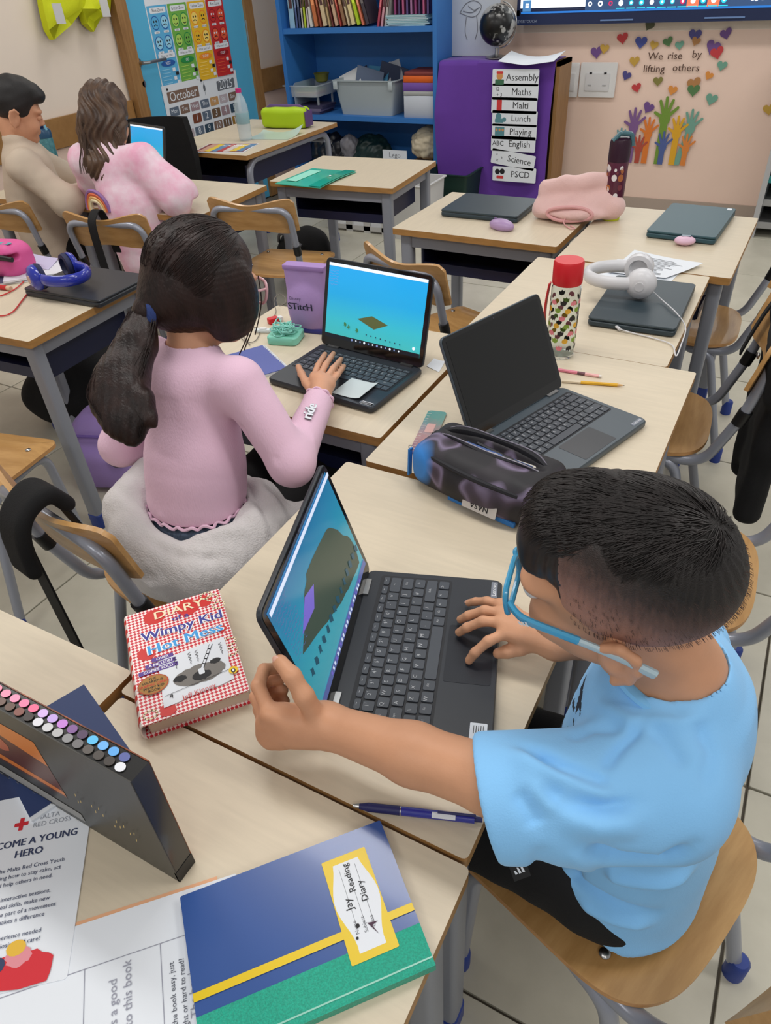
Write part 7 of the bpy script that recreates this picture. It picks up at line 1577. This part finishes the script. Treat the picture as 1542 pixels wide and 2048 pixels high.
def gen_fg(rs):
    w = rs.uniform(-.085, .085); a = HH+RW[0]*w*.7+dn(.02, -.075, .02)-RW[2]*.02; out = [a]
    for i in range(1, 6): out.append(a+dn(.018*i*.6, -.012*i*.6, -.045*i)+RW[0]*(w*.15*i+.006*math.sin(i*2+w*50))-RW[2]*.012)
    return smooth_path([Vector(p-OF) for p in out], 3)
strands('loose_strands', m_br, fg_, None, gen_fg, 160, .0018, 6)
def tiedye():
    m = mat('pink_tie_dye_cotton', (240, 222, 232), .85, c2=(232, 170, 196), vs=9, bump=.1, bs=200); return m
body('t_shirt', [cone((-2.44, 2.25, .50), (-2.47, 2.25, .70), .135, .135, .03, sq=((0, 1, 0), .85)), cone((-2.47, 2.25, .70), (-2.51, 2.25, .85), .130, .11, .04, sq=((0, 1, 0), .82)), cone(s3L, s3R, .058, .058, .04), cone(s3R, e3R*.95+s3R*.05, .07, .082, .04), cone(s3L, e3L*.9+s3L*.1, .07, .08, .04), cone(n3+dn(0, 0, -.03), n3+dn(0, 0, .012), .075, .056, .02),
                 rbox((-2.44, 2.3, .40), (.5, .5, .045), .001, k=.004, op='s'), rbox(tuple(e3R+dn(.06, .08, -.05)), (.06, .09, .05), .01, k=.01, op='s')], .006, tiedye(), fg_, lambda P: .005*wnoise(P, 28, 3)+.002*wnoise(P, 70, 5), origin=fo_)
# rainbow on the back of the shirt
RBX = aty(190, 408, 2.118)
mb = MB()
for k, (r_, c) in enumerate(((.062, 0), (.052, 1), (.043, 2), (.034, 3))):
    L = [(RBX[0]+r_*math.cos(a), RBX[1]-.0012*k+.012*abs(math.cos(a)), RBX[2]-.03+r_*1.3*math.sin(a)) for a in np.linspace(0, math.pi, 15)]
    mb.tube([Vector(p)-Vector(fo_) for p in L], .0075, 6, mi=c)
mb.build('rainbow_print', [flat((150, 110, 170)), flat((222, 110, 70)), flat((236, 190, 120)), flat((236, 226, 190))], fg_)
for s, x in ((-1, -2.53), (1, -2.36)): pass
body('trousers', [ell((-2.44, 2.26, .495), (.135, .12, .065), k=.02)]+[q for x in (-2.52, -2.36) for q in (cone((x, 2.28, .50), (x, 2.60, .49), .07, .05, .03), cone((x, 2.60, .49), (x, 2.61, .05), .05, .04, .02))]+[rbox((-2.44, 2.2, .372), (.3, .3, .06), .001, k=.004, op='s')], .008, mat('pale_pink_trousers', (214, 178, 190), .85), fg_, origin=fo_)

# ================= far boy
ko = (-3.05, 2.24, .44); OK_ = np.array(ko); kb_ = person('boy with short dark hair in a beige sweatshirt, face in profile', ko)
KE = eul(R_(56), R_(20), R_(4)); KH = np.array([-3.00, 2.25, 1.06]); kf = lambda l: KE @ np.array(l)+KH
n4 = np.array([-3.02, 2.22, .93]); s4R = np.array([-2.91, 2.13, .87]); s4L = np.array([-3.12, 2.33, .87]); e4R = np.array([-2.76, 2.17, .735]); w4R = np.array([-2.82, 2.36, .735]); e4L = np.array([-3.05, 2.46, .74]); w4L = np.array([-2.92, 2.50, .735])
kh = [[w4R+np.array([-.03+.014*i, .05, .01]), w4R+np.array([-.03+.014*i, .08, .008]), w4R+np.array([-.03+.014*i, .10, -.004])] for i in range(4)]
m_skin4 = skin('warm_skin', (206, 152, 120))
body('body', xf(head_prims(fine=True), KE, KH)+[cone(kf((-.03, 0, -.05)), n4, .046, .05, .02), cone(s4L, s4R, .04, .04, .03), cone((-3.05, 2.23, .55), (-3.02, 2.23, .85), .08, .08, .03), cone(s4R, e4R, .035, .033, .02), cone(e4R, w4R, .033, .024, .02), cone(s4L, e4L, .035, .033, .02), cone(e4L, w4L, .033, .024, .02)]+hand_prims(w4R, kh, [w4R+np.array([-.03, .0, .01]), w4R+np.array([-.05, .03, .005]), w4R+np.array([-.05, .05, 0])], .022, .009, .012), .0045, m_skin4, kb_, origin=ko)
for s in (-1, 1): MB().ell((0, 0, 0), (.0115, .0115, .0115), n=12).ell((.0095, 0, -.004), (.003, .009, .0016), n=10, mi=1).build('eye', [m_skin4, m_ink], kb_, m=to4(KE, kf((.081, s*.031, -.003))-OK_))
KM = to4(KE, KH-OK_)
Pk, Fk = sdf_mesh([ell((-.013, 0, .031), (.0985, .0785, .0845), k=.001), ell((.0, 0, .075), (.098, .072, .058), k=.02), ell((.07, 0, .078), (.034, .058, .03), k=.02), rbox((.112, 0, -.03), (.062, .12, .078), .022, k=.012, op='s'), rbox((.03, 0, -.115), (.11, .12, .075), .02, eul(0, R_(-16), 0), k=.01, op='s'), ell((-.008, .083, -.026), (.024, .024, .03), k=.008, op='s'), ell((-.008, -.083, -.026), (.024, .024, .03), k=.008, op='s')], .005)
Pk = Pk+vnormals(Pk, Fk)*(.003*wnoise(Pk, 90, 3))[:, None]
link('hair', np_mesh('hair', Pk, Fk, ramp_mat('dark_short_crop', [(0, (120, 86, 70)), (.3, (60, 44, 38)), (.5, (24, 20, 20)), (1, (20, 17, 18))], 2, -.085, .085, .55, wob=.02, wobs=200, bump=.4, bs=500)), kb_, KM)
m_bei = mat('beige_sweatshirt', (196, 180, 162), .9, bump=.15, bs=250, var=.04, vs=6)
body('sweatshirt', [cone((-3.05, 2.235, .50), (-3.04, 2.235, .70), .135, .13, .03, sq=((.7, .7, 0), .9)), cone((-3.04, 2.235, .70), (-3.02, 2.23, .84), .128, .105, .04), cone(s4L, s4R, .06, .06, .04), cone(s4R, e4R, .062, .06, .04), cone(e4R, w4R*.88+e4R*.12, .06, .042, .03), cone(s4L, e4L, .06, .055, .04), cone(e4L, w4L*.85+e4L*.15, .055, .042, .03), cone(n4+np.array([0, 0, -.03]), n4+np.array([0, 0, .018]), .08, .058, .02), rbox((-3.05, 2.3, .40), (.5, .5, .045), .001, k=.004, op='s')], .006, m_bei, kb_, lambda P: .005*wnoise(P, 26, 8)+.0025*wnoise(P, 60, 5), origin=ko)
body('trousers', [ell((-3.05, 2.25, .495), (.135, .12, .065), k=.02)]+[q for x in (-3.12, -2.97) for q in (cone((x, 2.28, .50), (x, 2.60, .49), .07, .05, .03), cone((x, 2.60, .49), (x, 2.61, .05), .05, .04, .02))]+[rbox((-3.05, 2.2, .372), (.3, .3, .06), .001, k=.004, op='s')], .008, m_blk, kb_, origin=ko)
